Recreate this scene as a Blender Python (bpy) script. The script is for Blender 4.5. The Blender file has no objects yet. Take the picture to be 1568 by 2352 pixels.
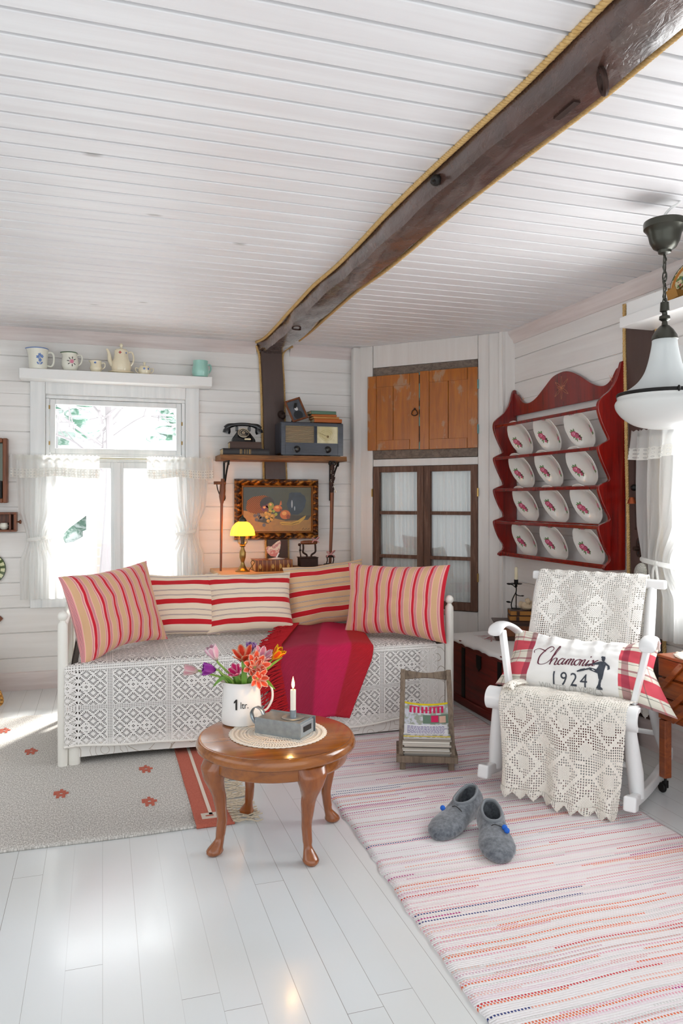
# the cottage room: white boards, hewn beam, daybed with striped cushions, coffee table, rocking chair
WORLD_S, L_BACK, L_RIGHT, L_LAMP, L_CANDLE, L_SUN, EXPO = 1.0, 70, 28, 3.0, .5, 6.0, 0.80
SUN_DIR = (-.62, -.95, -1.0)
import bpy, math, random
from mathutils import Vector, Matrix, noise as mnoise
PI = math.pi
sin, cos, rad = math.sin, math.cos, math.radians
random.seed(4)
C = bpy.context.scene.collection
WORLD = {}

def col(h, a=1.0):
    h = h.lstrip('#')
    v = [int(h[i:i+2], 16)/255 for i in (0, 2, 4)]
    return tuple([(c/12.92 if c <= .04045 else ((c+.055)/1.055)**2.4) for c in v]+[a])

# ------------------------------------------------------------------ node expressions
class G:
    nt = None
def _n(t): return G.nt.nodes.new(t)
def _in(sock, v):
    if isinstance(v, X): G.nt.links.new(v.s, sock)
    elif isinstance(v, bpy.types.NodeSocket): G.nt.links.new(v, sock)
    else: sock.default_value = v
class X:
    def __init__(self, s): self.s = s
    def __add__(a, b): return M('ADD', a, b)
    def __radd__(a, b): return M('ADD', b, a)
    def __sub__(a, b): return M('SUBTRACT', a, b)
    def __rsub__(a, b): return M('SUBTRACT', b, a)
    def __mul__(a, b): return M('MULTIPLY', a, b)
    def __rmul__(a, b): return M('MULTIPLY', b, a)
    def __truediv__(a, b): return M('DIVIDE', a, b)
    def __gt__(a, b): return M('GREATER_THAN', a, b)
    def __lt__(a, b): return M('LESS_THAN', a, b)
def M(op, *a):
    n = _n('ShaderNodeMath'); n.operation = op
    for i, v in enumerate(a): _in(n.inputs[i], v)
    return X(n.outputs[0])
def fr(a): return M('FRACT', a)
def fl(a): return M('FLOOR', a)
def ab(a): return M('ABSOLUTE', a)
def mx(a, b): return M('MAXIMUM', a, b)
def mn(a, b): return M('MINIMUM', a, b)
def sn(a): return M('SINE', a)
def hyp(a, b): return M('SQRT', a*a+b*b)
def at2(a, b): return M('ARCTAN2', a, b)
def clamp(a): return mn(mx(a, 0.0), 1.0)
def sstep(a, lo, hi):
    n = _n('ShaderNodeMapRange'); n.interpolation_type = 'SMOOTHSTEP'
    _in(n.inputs[0], a); n.inputs[1].default_value = lo; n.inputs[2].default_value = hi
    return X(n.outputs[0])
def coords(kind='Object'):
    t = _n('ShaderNodeTexCoord'); s = _n('ShaderNodeSeparateXYZ')
    G.nt.links.new(t.outputs[kind], s.inputs[0])
    return X(s.outputs[0]), X(s.outputs[1]), X(s.outputs[2])
def vec(x=0., y=0., z=0.):
    n = _n('ShaderNodeCombineXYZ')
    _in(n.inputs[0], x); _in(n.inputs[1], y); _in(n.inputs[2], z)
    return X(n.outputs[0])
def noise(v, scale=5., detail=3., rough=.5, dist=0.):
    n = _n('ShaderNodeTexNoise'); _in(n.inputs['Vector'], v)
    n.inputs['Scale'].default_value = scale; n.inputs['Detail'].default_value = detail
    n.inputs['Roughness'].default_value = rough; n.inputs['Distortion'].default_value = dist
    return X(n.outputs[0])
def voro(v, scale=5., feat='F1', out=0, rnd=1.):
    n = _n('ShaderNodeTexVoronoi'); n.feature = feat; _in(n.inputs['Vector'], v)
    n.inputs['Scale'].default_value = scale; n.inputs['Randomness'].default_value = rnd
    return X(n.outputs[out])
def wn(v):
    n = _n('ShaderNodeTexWhiteNoise'); n.noise_dimensions = '3D'; _in(n.inputs['Vector'], v)
    return X(n.outputs['Value'])
def mix(f, a, b):
    n = _n('ShaderNodeMix'); n.data_type = 'RGBA'
    _in(n.inputs[0], f); _in(n.inputs[6], a); _in(n.inputs[7], b)
    return X(n.outputs[2])
def ramp(f, stops, const=False):
    n = _n('ShaderNodeValToRGB'); cr = n.color_ramp
    if const: cr.interpolation = 'CONSTANT'
    while len(cr.elements) < len(stops): cr.elements.new(.5)
    for e, (p, c) in zip(cr.elements, sorted(stops, key=lambda q: q[0])): e.position = p; e.color = c
    _in(n.inputs[0], f)
    return X(n.outputs[0])
def bump(h, dist=.002, strength=1.):
    n = _n('ShaderNodeBump'); _in(n.inputs['Height'], h)
    n.inputs['Distance'].default_value = dist; n.inputs['Strength'].default_value = strength
    return X(n.outputs[0])

def mat(name, color=(.8, .8, .8, 1), rough=.5, metal=0., fn=None, spec=.5, coat=0., emit=None, es=0., sss=0., sheen=0.):
    m = bpy.data.materials.new(name); m.use_nodes = True
    if isinstance(color, str): color = col(color)
    G.nt = m.node_tree
    b = m.node_tree.nodes['Principled BSDF']; m['b'] = 1
    b.inputs['Base Color'].default_value = color; b.inputs['Roughness'].default_value = rough
    b.inputs['Metallic'].default_value = metal; b.inputs['Specular IOR Level'].default_value = spec
    b.inputs['Coat Weight'].default_value = coat; b.inputs['Coat Roughness'].default_value = .12
    b.inputs['Sheen Weight'].default_value = sheen
    if emit: b.inputs['Emission Color'].default_value = col(emit); b.inputs['Emission Strength'].default_value = es
    if sss: b.inputs['Subsurface Weight'].default_value = sss; b.inputs['Subsurface Radius'].default_value = (.01, .005, .003)
    if fn:
        r = fn(b) or {}
        for k, v in r.items(): _in(b.inputs[k], v)
    return m

def translucent_mat(name, color, tcol, f=.4, alpha=None, rough=.8, sheer=0., fn=None):
    """cloth: diffuse + translucent, optional holes (alpha expression)"""
    m = bpy.data.materials.new(name); m.use_nodes = True; nt = m.node_tree; G.nt = nt
    b = nt.nodes['Principled BSDF']; out = nt.nodes['Material Output']
    c = col(color) if isinstance(color, str) else color
    b.inputs['Base Color'].default_value = c; b.inputs['Roughness'].default_value = rough
    b.inputs['Specular IOR Level'].default_value = .2
    if fn:
        for k, v in fn(b).items(): _in(b.inputs[k], v)
    t = _n('ShaderNodeBsdfTranslucent'); t.inputs[0].default_value = col(tcol)
    s = _n('ShaderNodeMixShader'); s.inputs[0].default_value = f
    nt.links.new(b.outputs[0], s.inputs[1]); nt.links.new(t.outputs[0], s.inputs[2])
    last = s
    if alpha is not None or sheer:
        tr = _n('ShaderNodeBsdfTransparent'); s2 = _n('ShaderNodeMixShader')
        nt.links.new(last.outputs[0], s2.inputs[1]); nt.links.new(tr.outputs[0], s2.inputs[2])
        _in(s2.inputs[0], alpha() if alpha else sheer); last = s2
    nt.links.new(last.outputs[0], out.inputs[0])
    return m

def glass_mat(name, tint=(1, 1, 1, 1), refl=.08, rough=.0):
    m = bpy.data.materials.new(name); m.use_nodes = True; nt = m.node_tree; G.nt = nt
    out = nt.nodes['Material Output']; nt.nodes.remove(nt.nodes['Principled BSDF'])
    tr = _n('ShaderNodeBsdfTransparent'); tr.inputs[0].default_value = tint
    g = _n('ShaderNodeBsdfGlossy'); g.inputs['Roughness'].default_value = rough
    lw = _n('ShaderNodeLayerWeight'); lw.inputs[0].default_value = .5
    k = mn(M('POWER', X(lw.outputs['Facing']), 4.)*.9+(.04+refl), 1.)
    s = _n('ShaderNodeMixShader'); _in(s.inputs[0], k)
    nt.links.new(tr.outputs[0], s.inputs[1]); nt.links.new(g.outputs[0], s.inputs[2])
    nt.links.new(s.outputs[0], out.inputs[0])
    return m

# ------------------------------------------------------------------ mesh builder
def rotm(rx=0, ry=0, rz=0): return Matrix.Rotation(rz, 4, 'Z') @ Matrix.Rotation(ry, 4, 'Y') @ Matrix.Rotation(rx, 4, 'X')
def TM(loc=(0, 0, 0), rx=0, ry=0, rz=0): return Matrix.Translation(loc) @ rotm(rx, ry, rz)
def basis(o, x, y, z): 
    m = Matrix((Vector(x).normalized(), Vector(y).normalized(), Vector(z).normalized())).transposed().to_4x4()
    return Matrix.Translation(o) @ m
def sm(a): return a*a*(3-2*a)
def lerp(a, b, t): return a+(b-a)*t
def interp(tab, t):
    if t <= tab[0][0]: return tab[0][1]
    for (a, va), (b, vb) in zip(tab, tab[1:]):
        if t <= b: return lerp(va, vb, (t-a)/(b-a))
    return tab[-1][1]
def spline(pts, n=8, closed=False):
    P = [Vector(p) for p in pts]; out = []; N = len(P)
    rng = N if closed else N-1
    for i in range(rng):
        p0 = P[(i-1) % N] if closed or i > 0 else P[0]*2-P[1]
        p1 = P[i]; p2 = P[(i+1) % N]
        p3 = P[(i+2) % N] if closed or i+2 < N else P[-1]*2-P[-2]
        for k in range(n):
            t = k/n
            out.append(.5*((2*p1)+(p2-p0)*t+(2*p0-5*p1+4*p2-p3)*t*t+(3*p1-p0-3*p2+p3)*t*t*t))
    if not closed: out.append(P[-1])
    return out

class MB:
    def __init__(s): s.v = []; s.f = []; s.uv = {}; s.mi = []; s.cm = 0
    def face(s, idx, uv=None):
        if uv: s.uv[len(s.f)] = uv
        s.f.append(tuple(idx)); s.mi.append(s.cm)
    def add(s, o, m=None):
        b = len(s.v)
        s.v += [tuple(m @ Vector(p)) for p in o.v] if m else list(o.v)
        for i, f in enumerate(o.f):
            if i in o.uv: s.uv[len(s.f)] = o.uv[i]
            s.f.append(tuple(q+b for q in f)); s.mi.append(o.mi[i] if s.cm == 0 else s.cm)
        return s
    def tf(s, m): s.v = [tuple(m @ Vector(p)) for p in s.v]; return s
    def box(s, x0, x1, y0, y1, z0, z1, m=None):
        b = len(s.v)
        p = [(x0, y0, z0), (x1, y0, z0), (x1, y1, z0), (x0, y1, z0), (x0, y0, z1), (x1, y0, z1), (x1, y1, z1), (x0, y1, z1)]
        s.v += [tuple(m @ Vector(q)) for q in p] if m else p
        for f in ((0, 3, 2, 1), (4, 5, 6, 7), (0, 1, 5, 4), (1, 2, 6, 5), (2, 3, 7, 6), (3, 0, 4, 7)): s.face([b+i for i in f])
        return s
    def cbox(s, c, d, rx=0, ry=0, rz=0):
        return s.box(-d[0]/2, d[0]/2, -d[1]/2, d[1]/2, -d[2]/2, d[2]/2, TM(c, rx, ry, rz))
    def bar(s, p0, p1, w, h, up=(0, 0, 1), w1=None, h1=None):
        p0 = Vector(p0); p1 = Vector(p1); d = (p1-p0).normalized(); u = Vector(up)
        x = d.cross(u)
        if x.length < 1e-4: x = d.cross(Vector((1, 0, 0)))
        x.normalize(); y = x.cross(d).normalized(); b = len(s.v)
        for p, a, c in ((p0, w, h), (p1, w1 or w, h1 or h)):
            for i, j in ((-1, -1), (1, -1), (1, 1), (-1, 1)): s.v.append(tuple(p+x*(a/2*i)+y*(c/2*j)))
        for f in ((3, 2, 1, 0), (4, 5, 6, 7), (0, 1, 5, 4), (1, 2, 6, 5), (2, 3, 7, 6), (3, 0, 4, 7)): s.face([b+i for i in f])
        return s
    def tube(s, pts, r, n=8, closed=False, flat=1., up=None):
        P = [Vector(p) for p in pts]; N = len(P); b = len(s.v)
        rr = r if isinstance(r, (list, tuple)) else [r]*N
        u = None
        for i in range(N):
            if closed: d = P[(i+1) % N]-P[i-1]
            else: d = P[min(i+1, N-1)]-P[max(i-1, 0)]
            d.normalize()
            if u is None:
                u = Vector(up) if up else (Vector((0, 0, 1)) if abs(d.z) < .9 else Vector((1, 0, 0)))
            u = (u-d*u.dot(d)).normalized(); w = d.cross(u)
            for k in range(n):
                a = 2*PI*k/n
                s.v.append(tuple(P[i]+(u*cos(a)*flat+w*sin(a))*rr[i]))
        for i in range(N if closed else N-1):
            for k in range(n):
                a = b+i*n+k; c = b+i*n+(k+1) % n; j = ((i+1) % N)
                s.face((a, c, b+j*n+(k+1) % n, b+j*n+k))
        if not closed:
            s.face([b+k for k in range(n)][::-1]); s.face([b+(N-1)*n+k for k in range(n)])
        return s
    def lathe(s, prof, n=32, c=(0, 0, 0), m=None, closed=False, lobes=None):
        b = len(s.v); c = Vector(c)
        for (r, z) in prof:
            for k in range(n):
                a = 2*PI*k/n; q = r*(lobes(a, r, z) if lobes else 1)
                p = Vector((q*cos(a), q*sin(a), z))
                s.v.append(tuple((m @ p if m else p)+c))
        L = len(prof)
        for i in range(L if closed else L-1):
            j = (i+1) % L
            for k in range(n): s.face((b+i*n+k, b+i*n+(k+1) % n, b+j*n+(k+1) % n, b+j*n+k))
        if not closed:
            if prof[0][0] > 1e-6: s.face([b+k for k in range(n)][::-1])
            if prof[-1][0] > 1e-6: s.face([b+(L-1)*n+k for k in range(n)])
        return s
    def sph(s, c, r, n=16, rx=0, ry=0, rz=0):
        if not isinstance(r, (tuple, list)): r = (r, r, r)
        m = rotm(rx, ry, rz) @ Matrix.Diagonal((r[0], r[1], r[2], 1))
        return s.lathe([(max(sin(PI*i/n*1.0), 1e-5), -cos(PI*i/n)) for i in range(n+1)], n=max(8, n), c=c, m=m)
    def prism(s, poly, t0, t1, m=None):
        """poly in local xz, extruded along y"""
        b = len(s.v); n = len(poly)
        for t in (t0, t1):
            for (x, z) in poly:
                p = Vector((x, t, z)); s.v.append(tuple(m @ p if m else p))
        s.face([b+i for i in range(n)]); s.face([b+n+i for i in range(n)][::-1])
        for i in range(n):
            j = (i+1) % n; s.face((b+i, b+n+i, b+n+j, b+j))
        return s
    def grid(s, fn, nu, nv, uvs=(1, 1), uvo=(0, 0), flip=False, wrap=False):
        b = len(s.v)
        for j in range(nv+1):
            for i in range(nu+1): s.v.append(tuple(fn(i/nu, j/nv)))
        for j in range(nv):
            for i in range(nu):
                q = [(i, j), (i+1, j), (i+1, j+1), (i, j+1)]
                if flip: q = q[::-1]
                s.face([b+y*(nu+1)+x for x, y in q], [(uvo[0]+uvs[0]*x/nu, uvo[1]+uvs[1]*y/nv) for x, y in q])
        return s

def obj(name, mb, m, parent=None, local=None, bev=0., seg=2, solid=0., sub=0, ang=38, flat=False, off=0.):
    me = bpy.data.meshes.new(name)
    vs = mb.v
    if parent is not None and WORLD.get(parent.name) and not local:
        inv = parent.matrix_basis.inverted(); vs = [tuple(inv @ Vector(p)) for p in vs]
    me.from_pydata(vs, [], mb.f)
    ms = m if isinstance(m, (list, tuple)) else [m]
    for q in ms: me.materials.append(q)
    if len(ms) > 1: me.polygons.foreach_set('material_index', mb.mi)
    if mb.uv:
        l = me.uv_layers.new(name='UVMap')
        for p in me.polygons:
            u = mb.uv.get(p.index)
            if u:
                for k, li in enumerate(p.loop_indices): l.data[li].uv = u[k]
    me.update()
    if not flat:
        me.polygons.foreach_set('use_smooth', [True]*len(me.polygons)); me.set_sharp_from_angle(angle=rad(ang))
    o = bpy.data.objects.new(name, me); C.objects.link(o)
    if parent is not None: o.parent = parent
    if solid:
        k = o.modifiers.new('s', 'SOLIDIFY'); k.thickness = solid; k.offset = off
    if bev:
        k = o.modifiers.new('b', 'BEVEL'); k.width = bev; k.segments = seg; k.limit_method = 'ANGLE'; k.angle_limit = rad(35); k.harden_normals = True
    if sub:
        k = o.modifiers.new('u', 'SUBSURF'); k.levels = sub; k.render_levels = sub
    return o
def tag(o, label, cat, group=None, kind=None):
    if label: o['label'] = label
    if cat: o['category'] = cat
    if group: o['group'] = group
    if kind: o['kind'] = kind
    return o
def thing(name, label, cat, loc=(0, 0, 0), rz=0, group=None, world=True):
    o = bpy.data.objects.new(name, None); C.objects.link(o); o.empty_display_size = .05
    o.location = loc; o.rotation_euler = (0, 0, rz)
    if world: WORLD[o.name] = True
    o.matrix_basis = TM(loc, rz=rz)
    return tag(o, label, cat, group)
def single(name, mb, m, label, cat, loc=(0, 0, 0), rz=0, group=None, local=False, **k):
    """a thing that is one mesh; mb in world coordinates unless local"""
    mm = TM(loc, rz=rz)
    if not local: mb.tf(mm.inverted())
    o = obj(name, mb, m, **k); o.matrix_basis = mm
    return tag(o, label, cat, group)
def struct(name, mb, m, parent=None, **k):
    o = obj(name, mb, m, parent, **k)
    if parent is None: o['kind'] = 'structure'
    return o
def dup(root, loc, rz=None, label=None, group=None):
    r = root.copy(); C.objects.link(r)
    r.matrix_basis = root.matrix_basis.copy(); r.location = loc
    if rz is not None: r.rotation_euler = (0, 0, rz)
    if label: r['label'] = label
    if group: r['group'] = group
    for ch in list(root.children):
        c = ch.copy(); C.objects.link(c); c.parent = r
        for g in ch.children:
            d = g.copy(); C.objects.link(d); d.parent = c
    return r
def text2d(s, size=.1, shear=0., font=None, extr=0., align='CENTER'):
    cu = bpy.data.curves.new('t', 'FONT'); cu.body = s; cu.size = size; cu.shear = shear; cu.align_x = align; cu.align_y = 'CENTER'
    cu.resolution_u = 4
    o = bpy.data.objects.new('t', cu); C.objects.link(o)
    dg = bpy.context.evaluated_depsgraph_get(); me = o.evaluated_get(dg).to_mesh()
    b = MB(); b.v = [tuple(v.co) for v in me.vertices]
    for p in me.polygons: b.face(list(p.vertices))
    o.evaluated_get(dg).to_mesh_clear(); bpy.data.objects.remove(o); bpy.data.curves.remove(cu)
    return b
def ribbon(b, pts, w, fn=lambda x, y: (x, y, 0)):
    """flat 2-D brush stroke mapped through fn"""
    n = len(pts); i0 = len(b.v)
    for i, p in enumerate(pts):
        q = pts[min(i+1, n-1)]; r = pts[max(i-1, 0)]
        dx, dy = q[0]-r[0], q[1]-r[1]; L = math.hypot(dx, dy) or 1
        ww = w[i] if isinstance(w, list) else w
        for sgn in (1, -1): b.v.append(tuple(fn(p[0]-dy/L*ww/2*sgn, p[1]+dx/L*ww/2*sgn)))
    for i in range(n-1): b.face((i0+2*i, i0+2*i+1, i0+2*i+3, i0+2*i+2))
def disc2d(b, cx, cy, rx, ry, ang=0, fn=lambda x, y: (x, y, 0), n=12):
    i0 = len(b.v); b.v.append(tuple(fn(cx, cy)))
    for k in range(n):
        a = 2*PI*k/n; x = rx*cos(a); y = ry*sin(a)
        b.v.append(tuple(fn(cx+x*cos(ang)-y*sin(ang), cy+x*sin(ang)+y*cos(ang))))
    for k in range(n): b.face((i0, i0+1+k, i0+1+(k+1) % n))
# ------------------------------------------------------------------ materials
def wood_fn(c1, c2, c3=None, axis=0, sc=1., gr=.55, bumpd=.0006, rlo=None):
    def f(b):
        p = list(coords()); st = [14., 14., 14.]; st[axis] = 1.1
        v = vec(p[0]*st[0], p[1]*st[1], p[2]*st[2])
        n = noise(v, 3.2*sc, 6, .62, .6); n2 = noise(v, 14*sc, 3, .6)
        k = clamp((n*.75+n2*.25-.32)*2.6)
        c = ramp(k, [(0, col(c1)), (.5, col(c2)), (1, col(c3 or c2))])
        return {'Base Color': c, 'Normal': bump(n2, bumpd, .7)}
    return f
def paint_fn(c1, c2, axis=0, knots=False, streak=.5):
    """thin white paint over pine boards"""
    def f(b):
        p = list(coords()); st = [9., 9., 9.]; st[axis] = .55
        v = vec(p[0]*st[0], p[1]*st[1], p[2]*st[2])
        n = noise(v, 2.2, 5, .6, .5); n2 = noise(vec(p[0], p[1], p[2]), .7, 3, .5)
        k = clamp((n*.6+n2*.4-.4)*3.)
        c = ramp(k, [(0, col(c2)), (.7, col(c1)), (1, col(c1))])
        if knots:
            q = [p[0]*1.6, p[1]*4., p[2]*4.] if axis == 0 else [p[0]*4., p[1]*1.6, p[2]*4.]
            d = voro(vec(*q), 1.0)
            c = mix(M('MULTIPLY', sstep(d, .07, .02), .55), c, col('#9a938c'))
        return {'Base Color': c, 'Normal': bump(n, .0004, .25)}
    return f
m_ceil = mat('ceiling_paint', rough=.42, fn=paint_fn('#f3f3f4', '#e9e7e8', 0, True))
m_wall = mat('wall_paint', rough=.4, fn=paint_fn('#f1efec', '#e8e5e1', 0))
m_wallr = mat('wall_paint_right', rough=.4, fn=paint_fn('#f1efec', '#e8e4e1', 1))
m_trimx = mat('cornice_paint', rough=.45, fn=paint_fn('#ece4e1', '#d2c4c0', 0))
m_trimy = mat('cornice_paint_right', rough=.45, fn=paint_fn('#ece4e1', '#d2c4c0', 1))
m_white = mat('white_gloss_paint', '#f0f0ee', .3)
m_whitew = mat('white_window_paint', rough=.35, fn=paint_fn('#f0f1f0', '#dfe2e2', 2))
m_cupw = mat('cupboard_white', rough=.42, fn=paint_fn('#ece9e5', '#e2ddd8', 2))
def f_floor(b):
    x, y, z = coords()
    W = .0985; c = fl(x/W); fx = fr(x/W)
    L = 1.9; yy = (y+wn(vec(c, 3., 1.))*7.)/L; fy = fr(yy)
    gx = mn(fx, 1.0-fx)*W; gy = mn(fy, 1.0-fy)*L
    vis = wn(vec(c, 9., 2.))
    gap = mx((1.0-sstep(gx, .0003, .0012))*clamp(vis*1.2+.05), 1.0-sstep(gy, .0002, .0012))
    n = noise(vec(x*16., y*.8, z), 3., 4, .6); n1 = noise(vec(x, y, z), 1.3, 2)
    base = mix(wn(vec(c, fl(yy), 5.)), col('#dfe4e6'), col('#e6e9ea'))
    base = mix(sstep(n1, .35, .7), base, col('#dcdedc'))
    nd = voro(vec(x/.0985, y*1.7+wn(vec(c, 1., 1.))*.05, 0.), 1.0)
    c1 = mix(gap, base, col('#8a857f'))
    c1 = mix(sstep(nd, .012, .004)*.8, c1, col('#55504a'))
    r = .13+n*.1+noise(vec(x*60., y*3., z), 2., 3)*.1
    h = gap*-.5+n*.12+wn(vec(c, 2., 2.))*.25+n1*.6
    return {'Base Color': c1, 'Roughness': r, 'Normal': bump(h, .0012, .6)}
m_floor = mat('floor_paint', rough=.18, fn=f_floor, spec=.6, coat=.25)
m_beam = mat('brown_beam_paint', '#4a3430', .3, spec=.7, coat=.8, fn=lambda b: (lambda p: {
    'Base Color': mix(sstep(noise(vec(p[0]*6., p[1]*6., p[2]*6.), 1.5, 4), .35, .7), col('#543a32'), col('#402c27')),
    'Roughness': .16+noise(vec(*p), 20., 3)*.2,
    'Normal': bump(noise(vec(p[0]*9., p[1]*4., p[2]*9.), 5., 4, .6, .8), .006, .5)})(coords()))
m_post = mat('brown_post_paint', '#4c3a35', .45, fn=lambda b: (lambda p: {
    'Base Color': mix(noise(vec(p[0]*9., p[1]*9., p[2]*1.5), 2., 4), col('#5a463f'), col('#44332e')),
    'Normal': bump(noise(vec(p[0]*9., p[1]*9., p[2]*2.), 5., 4), .002, .6)})(coords()))
m_rope = mat('hemp_rope', '#cda865', .9, fn=lambda b: (lambda p: {
    'Base Color': mix(noise(vec(*p), 60., 3), col('#b98f4c'), col('#e2c28a'))})(coords()))
m_iron = mat('black_iron', '#1d1b1a', .45, .6)
m_rust = mat('rusty_iron', rough=.6, metal=.5, fn=lambda b: (lambda p: {
    'Base Color': mix(noise(vec(*p), 40., 4), col('#4a3128'), col('#2a211e'))})(coords()))
m_shelfwood = mat('rustic_shelf_wood', rough=.55, fn=wood_fn('#4e2f18', '#8a5a30', '#a9743f', 0, bumpd=.003))
m_brownwood = mat('brown_wood', rough=.4, fn=wood_fn('#4a2512', '#7a4220', '#8a5028', 2))
m_tablewood = mat('table_mahogany', rough=.2, coat=.6, fn=wood_fn('#713a0c', '#955312', '#a6631a', 0, .4))
m_legwood = mat('table_leg_wood', rough=.22, coat=.6, fn=wood_fn('#6b350f', '#8c4a18', '#9a561f', 2, .4))
m_orange = mat('orange_pine', rough=.3, coat=.3, fn=lambda b: (lambda p: (lambda k, s: {
    'Base Color': mix(s, ramp(k, [(0, col('#6e3803')), (.5, col('#ad6004')), (1, col('#c97c0c'))]), col('#ad8460')),
    'Normal': bump(k, .001, .5)})(noise(vec(p[0]*12., p[1]*12., p[2]*1.2), 3., 5, .6, .6),
    sstep(noise(vec(p[0]*1.3, p[1]*1.3, p[2]*.7), 7.5, 5, .62), .565, .66)))(coords()))
m_grey = mat('weathered_wood', rough=.75, fn=wood_fn('#54483f', '#7b6c60', '#8f8175', 0, bumpd=.002))
m_greyv = mat('weathered_frame_wood', rough=.65, fn=wood_fn('#4a3226', '#6b4a3a', '#8a6e5c', 2, bumpd=.002))
m_rackgrey = mat('rack_grey_wood', rough=.75, fn=wood_fn('#4e4136', '#7a6a5a', '#8d7c6b', 2, bumpd=.002))
m_cherry = mat('cherry_red_wood', rough=.2, coat=.7, fn=wood_fn('#560a08', '#84120c', '#951a10', 2, .5))
m_chest = mat('dark_red_chest_paint', rough=.4, fn=wood_fn('#4a0f09', '#6e1a10', '#7c2215', 1, .7))
m_black = mat('black_bakelite', '#17191c', .18, coat=.4)
m_radio = mat('radio_charcoal', '#2a2f3b', .22, coat=.4, fn=wood_fn('#20242e', '#2e3442', '#353c4c', 0))
m_paper = mat('old_paper', '#d8bf95', .85, fn=lambda b: (lambda p: {'Base Color': mix(sstep(sn(p[2]*2400.), -.4, .6), col('#a98d62'), col('#e4d0a8'))})(coords()))
m_brass = mat('antique_brass', '#a3854f', .3, .95)
m_bronze = mat('dark_bronze', '#4a4a43', .32, .8)
m_zinc = mat('galvanised_zinc', rough=.38, metal=.75, fn=lambda b: (lambda p: {'Base Color': mix(noise(vec(*p), 45., 4), col('#7f888d'), col('#adb5b9'))})(coords()))
m_porc = mat('white_porcelain', '#f3f2ec', .12, coat=.5)
m_cream = mat('cream_porcelain', '#f3e8cb', .15, coat=.5)
m_creamw = mat('ivory_porcelain', '#efeee0', .15, coat=.5)
m_mint = mat('mint_glaze', '#a5d8cb', .15, coat=.5)
m_blue = mat('blue_decor', '#6f8cc4', .3); m_dgreen = mat('green_decor', '#4f6b4c', .3); m_dred = mat('red_decor', '#b8504c', .3)
m_rose = mat('rose_decor', '#c4486c', .3); m_rosel = mat('light_rose_decor', '#e08aa2', .3); m_leafd = mat('leaf_decor', '#6b8f5a', .3)
m_candle = mat('candle_wax', '#f6efe0', .4, sss=.3)
m_candleg = mat('cream_candle_wax', '#e9e0c0', .4, sss=.3)
m_flame = mat('flame', '#ffd58a', .5, emit='#ffc05a', es=14)
m_felt = mat('grey_felt', rough=.95, sheen=.5, fn=lambda b: (lambda p: {
    'Base Color': mix(sstep(noise(vec(*p), 55., 6, .7), .3, .7), col('#474c54'), col('#777c82')),
    'Normal': bump(noise(vec(*p), 160., 4), .0012, .7)})(coords()))
m_feltin = mat('dark_felt_lining', '#2b2e33', .95)
m_bluebead = mat('blue_felt_ball', '#1f63c8', .8)
m_bluewhite = mat('enamel_white', '#efedea', .2, coat=.4)
m_dark = mat('near_black', '#1b1715', .6)
m_gold = mat('gold_letter', '#c9a25c', .4, .4)
m_opal = None
# ------------------------------------------------------------------ the room shell
XL, XR, YB, YF, ZC = -2.3, 2.75, 5.63, -1.0, 2.485
b = MB(); b.box(XL, XR+.05, YF, YB+.05, -.06, 0); struct('floor', b, m_floor)

def boards(axis, lo, hi, pitch, first, zlo, zhi, holes, depth, gap=.005):
    """horizontal log-wall boards; holes = (a0,a1,z0,z1)"""
    b = MB(); z = first
    while z < zhi:
        z0, z1 = max(z+gap/2, zlo), min(z+pitch-gap/2, zhi)
        if z1 > z0+.004:
            segs = [(lo, hi)]
            cuts = sorted({z0, z1} | {h[k] for h in holes for k in (2, 3) if z0 < h[k] < z1})
            for q0, q1 in zip(cuts, cuts[1:]):
                ss = [(lo, hi)]
                for h in holes:
                    if h[2] < q1-1e-4 and h[3] > q0+1e-4:
                        nx = []
                        for a, c in ss:
                            if h[1] <= a or h[0] >= c: nx.append((a, c)); continue
                            if h[0] > a: nx.append((a, h[0]))
                            if h[1] < c: nx.append((h[1], c))
                        ss = nx
                for a, c in ss:
                    if axis == 'x': b.box(a, c, YB, YB+depth, q0, q1)
                    else: b.box(XR, XR+depth, a, c, q0, q1)
        z += pitch
    # backing behind the gaps
    for h in holes or [None]:
        rects = [(lo, hi, zlo, zhi)] if h is None else [(lo, h[0], zlo, zhi), (h[1], hi, zlo, zhi), (h[0], h[1], zlo, h[2]), (h[0], h[1], h[3], zhi)]
        for a, c, q0, q1 in rects:
            if axis == 'x': b.box(a, c, YB+.008, YB+depth+.1, q0, q1)
            else: b.box(XR+.008, XR+depth+.1, a, c, q0, q1)
    return b
W1 = (-.375, .575, .65, 2.035)
struct('wall_back', boards('x', XL, XR+.1, .173, .045, 0, ZC+.02, [W1], .05), m_wall, bev=.0022, seg=1)
W2 = (2.02, 3.06, .72, 2.0)
struct('wall_right', boards('y', YF, YB, .173, .045, 0, ZC+.02, [W2], .05), m_wallr, bev=.0022, seg=1)
# ceiling boards run left to right
b = MB(); y = YF
while y < YB:
    b.box(XL, XR+.05, y+.006, y+.1005, ZC, ZC+.03); y += .1065
b.box(XL, XR+.05, YF, YB+.05, ZC+.022, ZC+.06)
struct('ceiling', b, m_ceil, bev=.004, seg=1)
# the roof keeps the daylight out above the ceiling
b = MB(); b.box(XL-.05, XR+.25, YF, YB+.25, ZC+.07, ZC+.1); struct('trim_5', b, m_white)
# wall on the left, out of the frame, with its window opening
b = MB()
for r in ((YF, .0, 0, ZC), (3.6, YB, 0, ZC), (.0, 3.6, 0, .5), (.0, 3.6, 2.2, ZC)): b.box(XL-.06, XL, r[0], r[1], r[2], r[3])
struct('wall_left', b, m_wall)
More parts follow.
